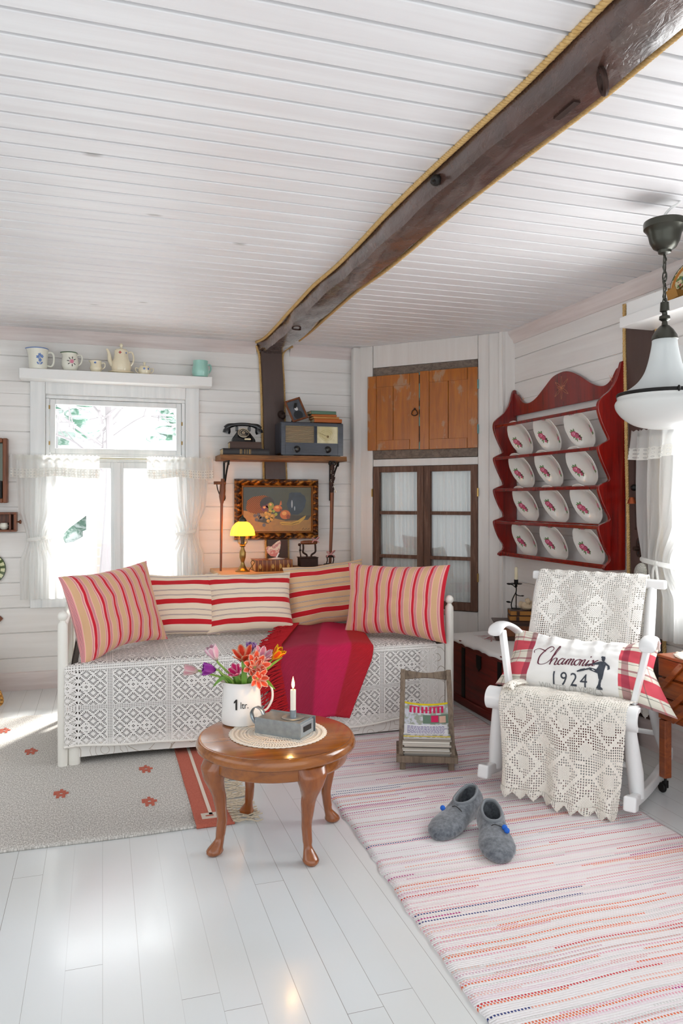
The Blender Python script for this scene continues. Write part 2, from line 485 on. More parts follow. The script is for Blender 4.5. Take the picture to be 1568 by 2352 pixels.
# baseboards and cornices
def profile_run(prof, p0, p1, inward):
    b = MB(); i = len(b.v); n = len(prof); inward = Vector(inward)
    for p in (p0, p1):
        for (a, z) in prof: b.v.append(tuple(Vector(p)+inward*a+Vector((0, 0, z))))
    for k in range(n): b.face((k, (k+1) % n, n+(k+1) % n, n+k))
    b.face(range(n)[::-1]); b.face(range(n, 2*n)); return b
bp = [(0, 0), (.022, 0), (.022, .105), (.016, .118), (0, .122)]
struct('baseboard_back', profile_run(bp, (XL, YB, 0), (1.88, YB, 0), (0, -1, 0)), m_trimx)
bp2 = [(0, 0), (.025, 0), (.025, .13), (.015, .145), (0, .15)]
struct('baseboard_right', profile_run(bp2, (XR, YF, 0), (XR, 4.8, 0), (-1, 0, 0)), m_trimy)
cp = [(0, -.085), (.008, -.085), (.014, -.062), (.03, -.04), (.042, -.016), (.044, 0), (0, 0)]
cpp = [(a, z+ZC) for a, z in cp]
struct('trim_1', profile_run(cpp, (XL, YB, 0), (1.1, YB, 0), (0, -1, 0)), m_trimx)
struct('trim_2', profile_run(cpp, (1.36, YB, 0), (1.88, YB, 0), (0, -1, 0)), m_trimx)
struct('trim_3', profile_run(cpp, (XR, YF, 0), (XR, 4.83, 0), (-1, 0, 0)), m_trimy)

# ------------------------------------------------------------------ window 1 (behind the daybed)
w = thing('window_1', None, None, (.1, YB, .6)); w['kind'] = 'structure'
fr_ = MB()
y0, y1 = YB-.022, YB+.004
fr_.box(-.475, -.378, y0, y1, .56, 2.128); fr_.box(.578, .675, y0, y1, .56, 2.128)
fr_.box(-.377, .577, y0, y1, 2.04, 2.128)
obj('window_casing', fr_, m_whitew, w, bev=.003)
b = MB(); b.box(-.40, .60, YB-.03, YB+.03, .56, .64); obj('window_sill', b, m_whitew, w, bev=.004)
b = MB()
a0, a1 = YB-.005, YB+.055
b.box(-.3749, -.352, a0, YB+.12, .645, 2.011); b.box(.552, .5749, a0, YB+.12, .645, 2.011); b.box(-.3749, .5749, a0+.001, YB+.121, 2.012, 2.0345); b.box(-.3749, .5749, a0+.001, YB+.121, .62, .644)
b.box(-.352, .552, a0+.02, a1, 1.575, 1.63)           # transom
obj('window_frame', b, m_whitew, w, bev=.003)
m_glass = glass_mat('window_glass', refl=.0)
# sub-parts are written in their grandparent's frame, which their parent shares
def subobj(name, mb, m, part, root, **k):
    if WORLD.get(root.name): mb.tf(root.matrix_basis.inverted())
    return obj(name, mb, m, part, local=True, **k)
def sash(x0, x1, z0, z1, t, nm='window_sash'):
    b = MB(); q0, q1 = YB+.012, YB+.05
    b.box(x0, x0+t, q0, q1, z0, z1); b.box(x1-t, x1, q0, q1, z0, z1); b.box(x0+t, x1-t, q0, q1, z0, z0+t); b.box(x0+t, x1-t, q0, q1, z1-t, z1)
    o = obj(nm, b, m_whitew, w, bev=.004)
    g = MB(); g.box(x0+t, x1-t, YB+.03, YB+.034, z0+t, z1-t)
    subobj('window_pane', g, m_glass, o, w)
sash(-.35, .55, 1.632, 2.01, .036)
sash(-.35, .098, .652, 1.573, .042)
sash(.102, .55, .652, 1.573, .042)
b = MB(); b.box(.078, .122, YB-.002, YB+.012, .655, 1.57); obj('window_mullion', b, m_whitew, w, bev=.003)
for hx, zz in ((-.352, 1.95), (-.352, 1.70), (.553, 1.86), (.553, 1.72)):
    b = MB(); b.tube([(hx, YB-.004, zz-.013), (hx, YB-.004, zz+.013)], .005); obj('hinge', b, m_brass, w)

# window 2, on the right wall, its left edge just inside the frame
w2 = thing('window_2', None, None, (XR, 2.5, .6)); w2['kind'] = 'structure'
b = MB(); x0 = XR-.022
b.box(x0, XR+.004, 3.04, 3.14, .62, 1.979); b.box(x0, XR+.004, 1.95, 2.04, .62, 1.979); b.box(x0, XR+.004, 1.95, 3.14, 1.98, 2.07)
b.box(XR-.035, XR+.03, 1.93, 3.16, .62, .70)
obj('window_casing', b, m_whitew, w2, bev=.003)
b = MB()
for ya, yb in ((2.021, 2.05), (2.52, 2.56), (3.03, 3.059)): b.box(XR+.02, XR+.1, ya, yb, .721, 1.999)
for za, zb in ((.723, .76), (1.5, 1.55), (1.96, 1.997)): b.box(XR+.023, XR+.093, 2.023, 3.057, za, zb)
sf = obj('window_frame', b, m_whitew, w2, bev=.003)
b = MB(); b.box(XR+.05, XR+.054, 2.05, 3.03, .76, 1.96); subobj('window_pane', b, m_glass, sf, w2)

# ------------------------------------------------------------------ beam, posts, ropes
def wob(t, s): return mnoise.noise(Vector((t*1.7, s*7.3, .5)))
bt = thing('ceiling_beam', 'dark brown glossy hewn beam running along the white board ceiling', 'beam', (1.23, 3.0, 2.41))
def fbeam(u, v):
    y = lerp(YB, -.6, u)
    k = interp([(0, 0), (.35, 0), (1, 1)], u)
    sec = [(1.126, 2.487), (1.134, 2.462), (1.142, 2.436), (1.152, 2.411), (1.195, 2.408), (1.24, 2.408), (1.286, 2.412), (1.362, 2.487)]
    i = v*(len(sec)-1); j = min(int(i), len(sec)-2); f = i-j
    x = lerp(sec[j][0], sec[j+1][0], f); z = lerp(sec[j][1], sec[j+1][1], f)
    x += .020*wob(y, 1)+.010*wob(y*3, 2)+k*(.03 if x > 1.2 else .045)
    if z < 2.48: z += .010*wob(y*2.2, 3)+.003*mnoise.noise(Vector((x*14, y*6, z*14)))
    if u < .03: x = lerp(x-.035 if v < .3 else x, x, u/.03)
    return (x, y, z)
b = MB(); b.grid(fbeam, 160, 21, flip=True)
obj('beam_body', b, m_beam, bt, ang=32)
def ring(c, r, t, rx=0, ry=0, rz=0):
    m = TM(c, rx, ry, rz); b = MB(); b.tube([m @ Vector((r*cos(a), r*sin(a), 0)) for a in [2*PI*k/20 for k in range(20)]], t, 8, closed=True); return b
b = ring((1.225, 1.655, 2.378), .030, .0075, rx=rad(75), rz=rad(60)); b.tube([(1.225, 1.655, 2.43), (1.225, 1.655, 2.395)], .009); obj('iron_ring', b, m_rust, bt)
b = ring((1.19, 4.74, 2.405), .026, .005, rx=rad(20)); obj('iron_ring', b, m_rust, bt)
b = MB(); b.sph((1.135, 2.48, 2.445), (.02, .024, .02), 10); b.tube([(1.13, 2.47, 2.44), (1.11, 2.46, 2.425)], .006); obj('bolt_head', b, m_dark, bt)
b = MB(); b.box(1.24, 1.26, 1.80, 1.90, 2.400, 2.412); obj('iron_plate', b, m_rust, bt)

def post(name, label, x0, x1, y0, y1, z0, z1, axis, lean=0):
    t = thing(name, label, 'post', ((x0+x1)/2, (y0+y1)/2, z0))
    def f(u, v):
        a = v*3; i = min(int(a), 2); q = a-i
        sec = {'x': [(x0, y1), (x0, y0), (x1, y0), (x1, y1)], 'y': [(x1, y1), (x0, y1), (x0, y0), (x1, y0)]}[axis]
        x = lerp(sec[i][0], sec[i+1][0], q); y = lerp(sec[i][1], sec[i+1][1], q); z = lerp(z1, z0, u)
        w_ = .010*wob(z*1.5, 5 if i == 0 else 6)
        if axis == 'x': x += w_+lean*(z1-z)
        else: y += w_+lean*(z1-z)
        return (x, y, z)
    b = MB(); b.grid(f, 40, 18); obj('post_body', b, m_post, t, ang=50)
    return t
pb = post('wall_post', 'dark brown wooden post on the back wall, carrying the beam behind the radio shelf', 1.135, 1.29, YB-.045, YB+.01, .12, 2.42, 'x', lean=.030)
b = MB(); b.tube([(1.285, YB-.04, 1.93), (1.285, YB-.095, 1.93)], .012); b.sph((1.285, YB-.10, 1.93), .022, 10); b.sph((1.285, YB-.05, 1.95), (.03, .02, .03), 8); obj('bolt_head', b, m_rust, pb)
pr_ = post('wall_post', 'dark brown wooden post on the right wall between the plate rack and the curtained window', XR-.012, XR+.01, 3.262, 3.492, .15, 2.27, 'y', lean=-.028)

def rope(path, r=.0095, label='', n=10):
    P = spline(path, n); L = [0]
    for a, c in zip(P, P[1:]): L.append(L[-1]+(c-a).length)
    # resample
    step = .006; N = int(L[-1]/step); Q = []; j = 0
    for i in range(N+1):
        s_ = i*step
        while j < len(L)-2 and L[j+1] < s_: j += 1
        f = (s_-L[j])/max(L[j+1]-L[j], 1e-6); Q.append(P[j].lerp(P[j+1], min(f, 1)))
    b = MB()
    for st in range(3):
        pts = []
        for i, p in enumerate(Q):
            d = (Q[min(i+1, N)]-Q[max(i-1, 0)]).normalized()
            u = d.cross(Vector((.3, .2, .93))).normalized(); w_ = d.cross(u); a = i*step/.042*2*PI+st*2*PI/3
            pts.append(p+(u*cos(a)+w_*sin(a))*r*.5)
        b.tube(pts, r*.56, 5)
    o = single('rope', b, m_rope, label, 'rope', loc=tuple(Q[0]), ang=80)
    return o
def bx(y, side):
    u = (YB-y)/(YB+.6); p = fbeam(u, 0 if side == 0 else 1); return (p[0]+(-.012 if side == 0 else .010), y, ZC-.006)
rope([bx(y, 0) for y in [q*.35-.2 for q in range(0, 17)]]+[(1.085, 5.55, ZC-.01)], .0105, 'hemp rope laid along the left edge of the dark ceiling beam')
rope([(bx(y, 1)[0], y, ZC-.008) for y in [q*.35-.2 for q in range(0, 17)]], .0105, 'hemp rope laid along the right edge of the dark ceiling beam')
rope([(1.095, 5.58, 2.455), (1.11, 5.61, 2.43)]+[(1.128+.03*(2.42-z)+.010*wob(z*1.5, 5), 5.612, z) for z in (2.38, 2.2, 2.0, 1.8, 1.6, 1.4, 1.2, 1.0, .8, .6)], .0095, 'hemp rope down the left side of the back wall post')
rope([(1.37, 5.57, 2.465), (1.32, 5.60, 2.44)]+[(1.300+.03*(2.42-z)+.010*wob(z*1.5, 6), 5.612, z) for z in (2.38, 2.2, 2.0, 1.8, 1.6, 1.4, 1.2, 1.0, .8, .6)], .0095, 'hemp rope down the right side of the back wall post')
rope([(2.738, 3.508-.028*(2.19-z)+.010*wob(z*1.5, 5), z) for z in (2.38, 2.1, 1.8, 1.5, 1.2, .9, .6, .3)], .0105, 'hemp rope down the right wall post on the side of the plate rack')
rope([(2.738, 3.250-.028*(2.19-z)+.010*wob(z*1.5, 6), z) for z in (2.38, 2.1, 1.8, 1.5, 1.2, .9, .6, .3)], .0105, 'hemp rope down the right wall post beside the curtain')
# iron fittings on the right post
t = thing('iron_wall_fitting', 'small iron hook and copper bell hanging on the right brown post', 'hook', (2.735, 3.385, 1.33))
b = MB(); b.tube([(2.726, 3.41, 1.60), (2.721, 3.405, 1.36)], .0025); obj('rod', b, m_rust, t)
b = MB(); b.sph((2.711, 3.395, 1.37), (.02, .022, .018), 12); obj('knob', b, m_iron, t)
b = MB(); b.lathe([(0, .02), (.012, .018), (.021, 0), (.024, -.016), (0, -.016)], 16, (2.701, 3.40, 1.30)); obj('bell', b, mat('copper', '#a05232', .4, .8), t)
b = MB(); b.tube([(2.721, 3.40, 1.28), (2.724, 3.398, 1.15)], .003); b.sph((2.722, 3.398, 1.15), .007, 8); obj('hanger', b, m_rust, t)
t = thing('iron_latch_plate', 'oval iron plate with a bolt on the right brown post', 'latch', (2.736, 3.37, 1.05))
def oval(w_, h, n=28): return [(w_*cos(2*PI*k/n), h*sin(2*PI*k/n)+(.02 if sin(2*PI*k/n) > 0 else -.02)) for k in range(n)]
b = MB(); b.prism(oval(.022, .032), -.004, .004, basis((2.726, 3.375, 1.05), (0, 1, 0), (-1, 0, 0), (0, 0, 1))); obj('plate', b, m_rust, t, bev=.002)
b = MB(); b.tube([(2.726, 3.375, 1.045), (2.696, 3.38, 1.045)], .012, 10); obj('bolt', b, m_rust, t)
for z in (1.078, 1.022): b = MB(); b.sph((2.720, 3.375, z), (.003, .006, .008), 8); obj('hole', b, m_dark, t)

# ------------------------------------------------------------------ corner cupboard (diagonal, X+Y = 7.45)
S2 = math.sqrt(.5)
def D(s_, z, out=0):  # s along the face from (1.9,5.55); out towards the room
    return (1.9+s_*S2-out*S2, 5.55-s_*S2-out*S2, z)
MD = basis((1.9, 5.55, 0), (S2, -S2, 0), (S2, S2, 0), (0, 0, 1))  # local x along face, y inward, z up
cup = thing('corner_cupboard', 'tall white corner cupboard with two small orange doors above two glazed doors', 'cupboard', (2.25, 5.2, 0))
def cb(x0, x1, y0, y1, z0, z1): return MB().box(x0, x1, y0, y1, z0, z1, MD)
b = MB(); b.add(cb(.0, .113, -.012, .02, 0, ZC)); obj('side_board', b, m_cupw, cup, bev=.004)
b = MB(); b.add(cb(.945, 1.10, -.012, .02, 0, ZC)); b.box(2.672, 2.75, 4.72, 4.80, 0, ZC); b.add(cb(1.02, 1.026, -.017, -.012, 0, ZC)); obj('side_board', b, m_cupw, cup, bev=.004)
b = MB(); b.box(1.84, 1.912, 5.53, 5.60, 0, ZC, None); obj('side_board', b, m_cupw, cup, bev=.015)
b = MB(); b.prism([(2.655, 4.74), (2.69, 4.79), (2.75, 4.83), (2.75, 4.69)], 0, ZC, Matrix(((1, 0, 0, 0), (0, 0, 1, 0), (0, 1, 0, 0), (0, 0, 0, 1)))); obj('side_board', b, m_cupw, cup)
b = MB(); b.add(cb(.116, .942, -.008, .02, 2.315, ZC)); obj('top_panel', b, m_cupw, cup, bev=.003)
b = MB(); b.add(cb(.116, .942, -.004, .02, 1.56, 1.615)); obj('middle_rail', b, m_cupw, cup, bev=.003)
b = MB(); b.add(cb(.116, .942, -.006, .02, .0, .50)); obj('bottom_panel', b, m_cupw, cup, bev=.003)
b = MB(); b.add(cb(.118, .940, -.010, .015, 2.245, 2.312)); b.add(cb(.118, .940, -.010, .015, 1.618, 1.70)); b.add(cb(.118, .940, .004, .02, 1.7, 2.245)); obj('dark_frame', b, m_grey, cup, bev=.002)
# orange doors
def plank_door(x0, x1, z0, z1, handle, flip):
    o1, o2 = -.034, -.012
    b = MB(); s_ = .072
    b.add(cb(x0, x0+s_, o1, o2, z0, z1)); b.add(cb(x1-s_, x1, o1, o2, z0, z1))
    b.add(cb(x0+s_+.002, x1-s_-.002, o1, o2, z1-.085, z1)); b.add(cb(x0+s_+.002, x1-s_-.002, o1, o2, z0, z0+.075))
    xm = (x0+x1)/2
    b.add(cb(x0+s_, xm-.0015, o1+.006, o2, z0+.07, z1-.08)); b.add(cb(xm+.0015, x1-s_, o1+.006, o2, z0+.07, z1-.08))
    o = obj('door', b, m_orange, cup, bev=.0025)
    if handle:
        hb = MB(); m = MD; c = Vector((x1-.03, o1-.006, z0+.27))
        hb.tube([m @ (c+Vector((.026*cos(a)*(1 if sin(a) < 0 else .8), -.004, .022*sin(a)))) for a in [2*PI*k/18 for k in range(18)]], .0035, 8, closed=True)
        hb.tube([m @ (c+Vector((0, .01, .03))), m @ (c+Vector((0, -.008, .03)))], .006)
        subobj('ring_handle', hb, m_rust, o, cup)
    return o
o = plank_door(.080, .500, 1.682, 2.247, True, False); o['label'] = 'left orange cupboard door with a ring handle'
o = plank_door(.508, .945, 1.678, 2.256, False, True); o['label'] = 'right orange cupboard door'
b = MB(); b.add(cb(.500, .5075, -.03, -.012, 1.68, 2.25)); obj('teal_edge_strip', b, mat('teal_flaking_paint', rough=.6, fn=lambda b: (lambda p: {'Base Color': mix(sstep(noise(vec(*p), 14., 4), .5, .56), col('#2c241d'), col('#5f9a97'))})(coords())), cup)
m_th = mat('teal_hinge', '#6fa5a8', .6)
for z in (1.78, 2.10): obj('hinge', MB().add(cb(.945, .951, -.03, -.012, z, z+.065)), m_th, cup)
# glazed doors
def glazed(x0, x1, zlab):
    b = MB(); z0, z1 = .505, 1.558; o1, o2 = -.022, .012; lt = .052; zs = [z0, z0+.065, .865, .885, 1.20, 1.222, z1-.045, z1]
    b.add(cb(x0, x0+lt, o1, o2, z0, z1)); b.add(cb(x1-lt, x1, o1, o2, z0, z1))
    for a, c in ((z0, z0+.06), (.868, .893), (1.196, 1.222), (z1-.043, z1)): b.add(cb(x0+lt, x1-lt, o1+.002, o2, a, c))
    o = obj('glazed_door', b, m_greyv, cup, bev=.003); o['label'] = zlab
    g = MB()
    for a, c in ((z0+.06, .868), (.893, 1.196), (1.222, z1-.043)): g.add(cb(x0+lt, x1-lt, -.006, -.003, a, c))
    subobj('glass_pane', g, glass_cup, o, cup)
    # curtain behind
    def f(u, v):
        x = lerp(x0+.035, x1-.035, u); z = lerp(.53, 1.535, v)
        yy = .030+.016*sin(u*46+2.5*sin(u*7))*(.6+.4*v)+.005*sin(u*117+v*2)
        return MD @ Vector((x, yy, z))
    c_ = MB(); c_.grid(f, 90, 16); subobj('door_curtain', c_, m_cupcurt, o, cup, flat=False, ang=180)
glass_cup = glass_mat('cupboard_glass', (.96, .97, .97, 1), refl=.02)
m_cupcurt = mat('cupboard_curtain', '#f4f5f3', .9)
glazed(.122, .532, 'left glazed door of six small panes')
glazed(.534, .944, 'right glazed door')
for s_ in (.117, .949):
    for z in (.75, 1.36): obj('hinge', MB().add(cb(s_-.006, s_+.004, -.03, -.02, z-.03, z+.03)), m_brass, cup)
# ------------------------------------------------------------------ curtains
m_sheer = translucent_mat('sheer_curtain', '#f8f8f6', '#fafaf8', .6, sheer=.24, rough=.9)
m_sheer2 = translucent_mat('curtain_lace_band', '#f4f3ee', '#f6f4ee', .4, rough=.9,
    alpha=lambda: (lambda u: mx(mx((sstep(hyp(fr(u[0]*28.)-.5, fr(u[1]*28.)-.5), .30, .2)), 0.), .12)*.8)(coords('UV')))
def cafe_curtain(name_label, xa, xb, ztop, zbot, ybase, tie_x, tie_z, inner, group, mp=None, gw=.085):
    mp = mp or (lambda p: p)
    """xa = wall side edge, xb = window side edge at the top; gathered at tie_x"""
    t = thing('cafe_curtain', name_label, 'curtain', mp(((xa+xb)/2, ybase, ztop)), group=group)
    def f(u, v):
        z = lerp(ztop-.02, zbot, v)
        tz = (ztop-.02-tie_z)/(ztop-.02-zbot)
        k = math.exp(-((v-tz)/.16)**2)
        k = max(k, .35*sm(min(1, v/tz)) if v < tz else .35)
        x = lerp(xa, xb, u); xg = tie_x+(u-.5)*gw*(1 if xb > xa else -1)
        wkeep = .32
        x = lerp(x, xg, k*(1 if k > .35 else 1)*.9)
        ph = u*2*PI*7
        y = ybase-.012-.016*(1-.5*k)*sin(ph+1.5*sin(v*4+u*3))-.006*sin(ph*2.3+v*5)
        return (x, y, z)
    b = MB(); b.grid(f, 110, 60); b.v = [mp(q) for q in b.v]; obj('curtain_cloth', b, m_sheer, t, ang=180)
    def h(u, v):
        x = lerp(xa-.035*(1 if xa < xb else -1), xb, u); z = lerp(ztop+.012, ztop-.135, v)
        y = ybase-.03-.014*v-.013*sin(u*2*PI*9+sin(u*11))*(.4+v)
        z += .004*sin(u*2*PI*23)*(1-v)-.008*sin(u*9)*v
        return (x, y, z)
    b = MB(); b.grid(h, 120, 10, uvs=(.5, .09)); b.v = [mp(q) for q in b.v]; obj('valance', b, m_sheer, t, ang=180)
    def h2(u, v):
        p = h(u, .62+v*.40); return (p[0], p[1]-.002, p[2])
    b = MB(); b.grid(h2, 120, 4, uvs=(1.0, .11)); b.v = [mp(q) for q in b.v]; obj('lace_edge', b, m_sheer2, t, ang=180)
    b = MB()
    pts = [(tie_x+gw*.5*cos(a), ybase-.02-.035*sin(a)*.9, tie_z+.012*cos(a)) for a in [2*PI*k/24 for k in range(24)]]
    b.tube(pts, .008, 6, closed=True, flat=1.6)
    b.sph((tie_x+.0, ybase-.058, tie_z), (.016, .01, .014), 10)
    for sx in (-1, 1): b.tube(spline([(tie_x, ybase-.058, tie_z), (tie_x+.014*sx, ybase-.064, tie_z-.04), (tie_x+.02*sx, ybase-.060, tie_z-.10)], 5), .006, 5)
    b.v = [mp(q) for q in b.v]; obj('tieback', b, m_sheer, t)
    return t
cafe_curtain('white sheer cafe curtain tied back on the left half of the window', -.56, -.02, 1.60, .625, 5.575, -.385, 1.045, 1, 'cafe curtains at the snowy window', gw=.20)
cafe_curtain('white sheer cafe curtain tied back on the right half of the window', .735, .30, 1.60, .625, 5.575, .575, 1.07, -1, 'cafe curtains at the snowy window', gw=.13)
b = MB(); b.tube([(-.57, 5.56, 1.597), (.75, 5.56, 1.597)], .007, 8)
single('curtain_rod', b, mat('rod_cream', '#d9d6bd', .4), 'thin pale rod the two cafe curtains hang from', 'rod', loc=(.1, 5.56, 1.597))

# ------------------------------------------------------------------ white shelf and crockery
b = MB(); b.box(-.53, .75, 5.46, 5.63, 2.120, 2.187)
single('wall_shelf', b, m_white, 'thick white shelf above the window, holding six pieces of crockery', 'shelf', loc=(.11, 5.55, 2.12), bev=.003)
SZ = 2.1875
def spout_lobe(amount, zlo, zhi, width=.5, ang=PI):
    def f(a, r, z):
        d = abs((a-ang+PI) % (2*PI)-PI); k = max(0, min(1, (z-zlo)/(zhi-zlo)))
        return 1+amount*k*k*math.exp(-(d/width)**2)
    return f
def wallp(prof, t):  # outer profile -> closed vessel wall
    return prof+[(max(r-t, .0005), z) for r, z in prof[::-1] if z > prof[0][1]+t]+[(.0005, prof[0][1]+t)]
def vessel(prof, c, t=.0035, lob=None, n=40):
    b = MB(); b.lathe([(.0005, prof[0][1])]+wallp(prof, t), n, c, lobes=lob); return b
def handle(c, pts, r, n=8, flat=1.): return MB().tube([Vector(c)+p for p in spline(pts, 6)], r, n, flat=flat)
def petals(fn, cx, cz, r, n, pr, b=None):
    b = b or MB()
    for k in range(n): 
        a = 2*PI*k/n; disc2d(b, cx+r*cos(a), cz+r*sin(a), pr, pr*.65, a, fn, 8)
    return b
def surf(c, rad_at, ang0):  # map flat (x,z) onto a round pot facing angle ang0
    def f(x, z):
        R = rad_at(z); a = ang0+x/R; return (c[0]+(R+.0012)*cos(a), c[1]+(R+.0012)*sin(a), c[2]+z)
    return f
# 1 blue rimmed jug
c = (-.418, 5.53, SZ)
t = thing('milk_jug', 'tall ivory jug with a blue rim and blue flower, leftmost on the shelf', 'jug', c)
pf = [(.052, 0), (.058, .004), (.060, .03), (.062, .08), (.066, .13), (.067, .142)]
obj('jug_body', vessel(pf, c, lob=spout_lobe(.22, .105, .145, .45)), m_creamw, t)
obj('handle', handle(c, [(.058, 0, .118), (.085, 0, .122), (.100, 0, .10), (.098, 0, .05), (.082, 0, .028), (.058, 0, .032)], .0065), m_creamw, t)
b = MB(); b.lathe([(.0678, .139), (.0685, .143), (.066, .146), (.063, .143)], 40, c, lobes=spout_lobe(.22, .105, .145, .45), closed=True); obj('blue_rim', b, m_blue, t)
f = surf(c, lambda z: .0615+z*.03, -PI/2+.25); b = MB()
for (x, z) in ((0, .095), (.014, .085), (-.012, .08), (.002, .06)): petals(f, x, z, .006, 5, .0065, b)
ribbon(b, [(0, .08), (0, .04), (.002, .028)], .003, f); disc2d(b, .012, .04, .010, .005, 1., f); disc2d(b, -.012, .038, .010, .005, 2.1, f)
obj('blue_flower', b, m_blue, t)
# 2 floral jug
c = (-.213, 5.53, SZ)
t = thing('milk_jug', 'ivory pot-bellied jug with a green rim and pink flower spray', 'jug', c)
pf = [(.034, 0), (.045, .008), (.056, .04), (.057, .065), (.050, .095), (.046, .115), (.048, .128)]
obj('jug_body', vessel(pf, c, lob=spout_lobe(.35, .09, .13, .5)), m_creamw, t)
obj('handle', handle(c, [(.045, 0, .112), (.068, 0, .118), (.078, 0, .095), (.070, 0, .06), (.054, 0, .045)], .005), m_creamw, t)
b = MB(); b.lathe([(.0487, .124), (.0495, .128), (.047, .131), (.044, .128)], 40, c, lobes=spout_lobe(.35, .09, .13, .5), closed=True); obj('green_rim', b, m_dgreen, t)
f = surf(c, lambda z: .0575 if .03 < z < .08 else .053, -PI/2+.1); b = MB(); petals(f, .008, .062, .008, 6, .008, b); obj('pink_flower', b, m_rosel, t)
b = MB()
for a in (.6, 1.4, 2.2, 3.0, 3.8, 4.8, 5.6): disc2d(b, .008+.024*cos(a), .062+.026*sin(a), .009, .0026, a, f)
obj('leaf_spray', b, m_dark, t)
# 3 creamer
c = (-.043, 5.53, SZ)
t = thing('creamer', 'small cream creamer between the floral jug and the teapot', 'jug', c)
pf = [(.026, 0), (.034, .006), (.042, .03), (.036, .05), (.035, .068), (.037, .082)]
obj('jug_body', vessel(pf, c, .003, lob=spout_lobe(.4, .055, .082, .5)), m_cream, t)
obj('handle', handle(c, [(.034, 0, .068), (.055, 0, .07), (.060, 0, .052), (.052, 0, .035), (.040, 0, .028)], .0038), m_cream, t)
f = surf(c, lambda z: .0365, -PI/2-.15); obj('blue_flower', petals(f, 0, .066, .004, 5, .0045), m_blue, t)
# 4 teapot on a saucer
c = (.125, 5.535, SZ)
b = MB(); b.lathe([(.0005, 0), (.05, 0), (.055, .003), (.088, .009), (.092, .012), (.088, .0125), (.05, .006), (.0005, .005)], 40, c)
single('saucer', b, m_cream, 'cream saucer under the teapot', 'saucer', loc=c)
c = (.125, 5.535, SZ+.007)
t = thing('teapot', 'tall cream teapot with a long spout and knobbed lid', 'teapot', c)
pf = [(.046, 0), (.062, .01), (.068, .035), (.064, .07), (.052, .10), (.047, .125), (.047, .155)]
obj('pot_body', vessel(pf, c), m_cream, t)
obj('handle', handle(c, [(.045, 0, .145), (.070, 0, .150), (.083, 0, .120), (.080, 0, .08), (.062, 0, .05)], .006), m_cream, t)
b = MB(); b.tube([Vector(c)+p for p in spline([(-.055, 0, .05), (-.075, 0, .085), (-.080, 0, .12), (-.088, 0, .15), (-.098, 0, .165)], 6)], [lerp(.018, .007, i/24) for i in range(25)], 12); obj('spout', b, m_cream, t)
b = MB(); b.lathe([(.046, .155), (.04, .165), (.015, .172), (.006, .178), (.010, .188), (.013, .198), (.008, .207), (.0005, .209)], 28, c); obj('lid', b, m_cream, t)
f = surf(c, lambda z: .0475, -PI/2-.1); obj('red_flower', petals(f, -.004, .138, .005, 4, .006), m_dred, t)
f = surf(c, lambda z: .0475, -PI/2+.75); obj('blue_flower', petals(f, .0, .138, .004, 4, .004), m_blue, t)
b = MB(); b.lathe([(.0488, .110), (.0492, .112), (.0488, .114)], 32, c); obj('red_line', b, m_dred, t)
# 5 sugar bowl
c = (.283, 5.53, SZ)
t = thing('sugar_bowl', 'small cream lidded sugar bowl with two handles', 'bowl', c)
pf = [(.024, 0), (.036, .006), (.044, .028), (.042, .045), (.036, .052)]
obj('bowl_body', vessel(pf, c, .003), m_cream, t)
for s in (-1, 1): obj('handle', handle(c, [(.038*s, 0, .044), (.058*s, 0, .050), (.061*s, 0, .035), (.052*s, 0, .02), (.040*s, 0, .016)], .0035), m_cream, t)
b = MB(); b.lathe([(.037, .052), (.032, .062), (.012, .068), (.005, .074), (.009, .082), (.010, .090), (.0005, .094)], 24, c); obj('lid', b, m_cream, t)
f = surf(c, lambda z: .0435, -PI/2-.1); b = petals(f, 0, .040, .004, 5, .0045); petals(f, .03, .040, .004, 5, .0045, b); obj('blue_flower', b, m_blue, t)
# 6 mint cup
c = (.675, 5.53, SZ)
t = thing('cup', 'mint green mug standing alone at the right end of the shelf', 'cup', c)
pf = [(.038, 0), (.052, .008), (.062, .035), (.060, .065), (.053, .09), (.054, .122)]
obj('cup_body', vessel(pf, c, .004), m_mint, t)
obj('handle', handle(c, [(.050, .02, .098), (.072, .03, .102), (.080, .034, .075), (.066, .028, .045), (.052, .02, .04)], .006), m_mint, t)

# ------------------------------------------------------------------ things cut by the left edge of the photograph
t = thing('framed_mirror', 'dark red-brown wooden shadow frame with a black card in its corner, at the left edge', 'frame', (-.80, 5.61, 1.28))
x0, x1, z0, z1 = -.98, -.612, 1.285, 1.722
b = MB(); y0, y1 = 5.55, 5.628
for q in ((x0, x0+.03, z0, z1), (x1-.03, x1, z0, z1), (x0+.03, x1-.03, z0, z0+.03), (x0+.03, x1-.03, z1-.03, z1)): b.box(q[0], q[1], y0, y1, q[2], q[3])
obj('frame', b, m_brownwood, t, bev=.006)
b = MB(); b.box(x0+.03, x1-.03, 5.615, 5.62, z0+.03, z1-.03); obj('mirror_glass', b, mat('mirror', '#565a50', .12, .6), t)
b = MB(); b.box(-.80, -.65, 5.575, 5.582, z0+.031, z0+.15); crd = obj('black_card', b, m_dark, t)
b = MB(); b.box(-.70, -.665, 5.573, 5.5745, z0+.075, z0+.080); b.box(-.69, -.668, 5.573, 5.5745, z0+.09, z0+.094); subobj('card_print', b, m_paper, crd, t)
t = thing('drawer_box_shelf', 'open wooden drawer hung on the wall as a shelf, with a small knob', 'shelf box', (-.75, 5.56, 1.09))
x0, x1, z0, z1 = -.98, -.555, 1.09, 1.222
b = MB(); y0, y1 = 5.53, 5.628
for q in ((x0, x1, z0, z0+.014), (x0, x1, z1-.014, z1), (x1-.016, x1, z0+.014, z1-.014), (x0, x0+.016, z0+.014, z1-.014), (x1-.045, x1-.032, z0+.014, z1-.014)): b.box(q[0], q[1], y0, y1, q[2], q[3])
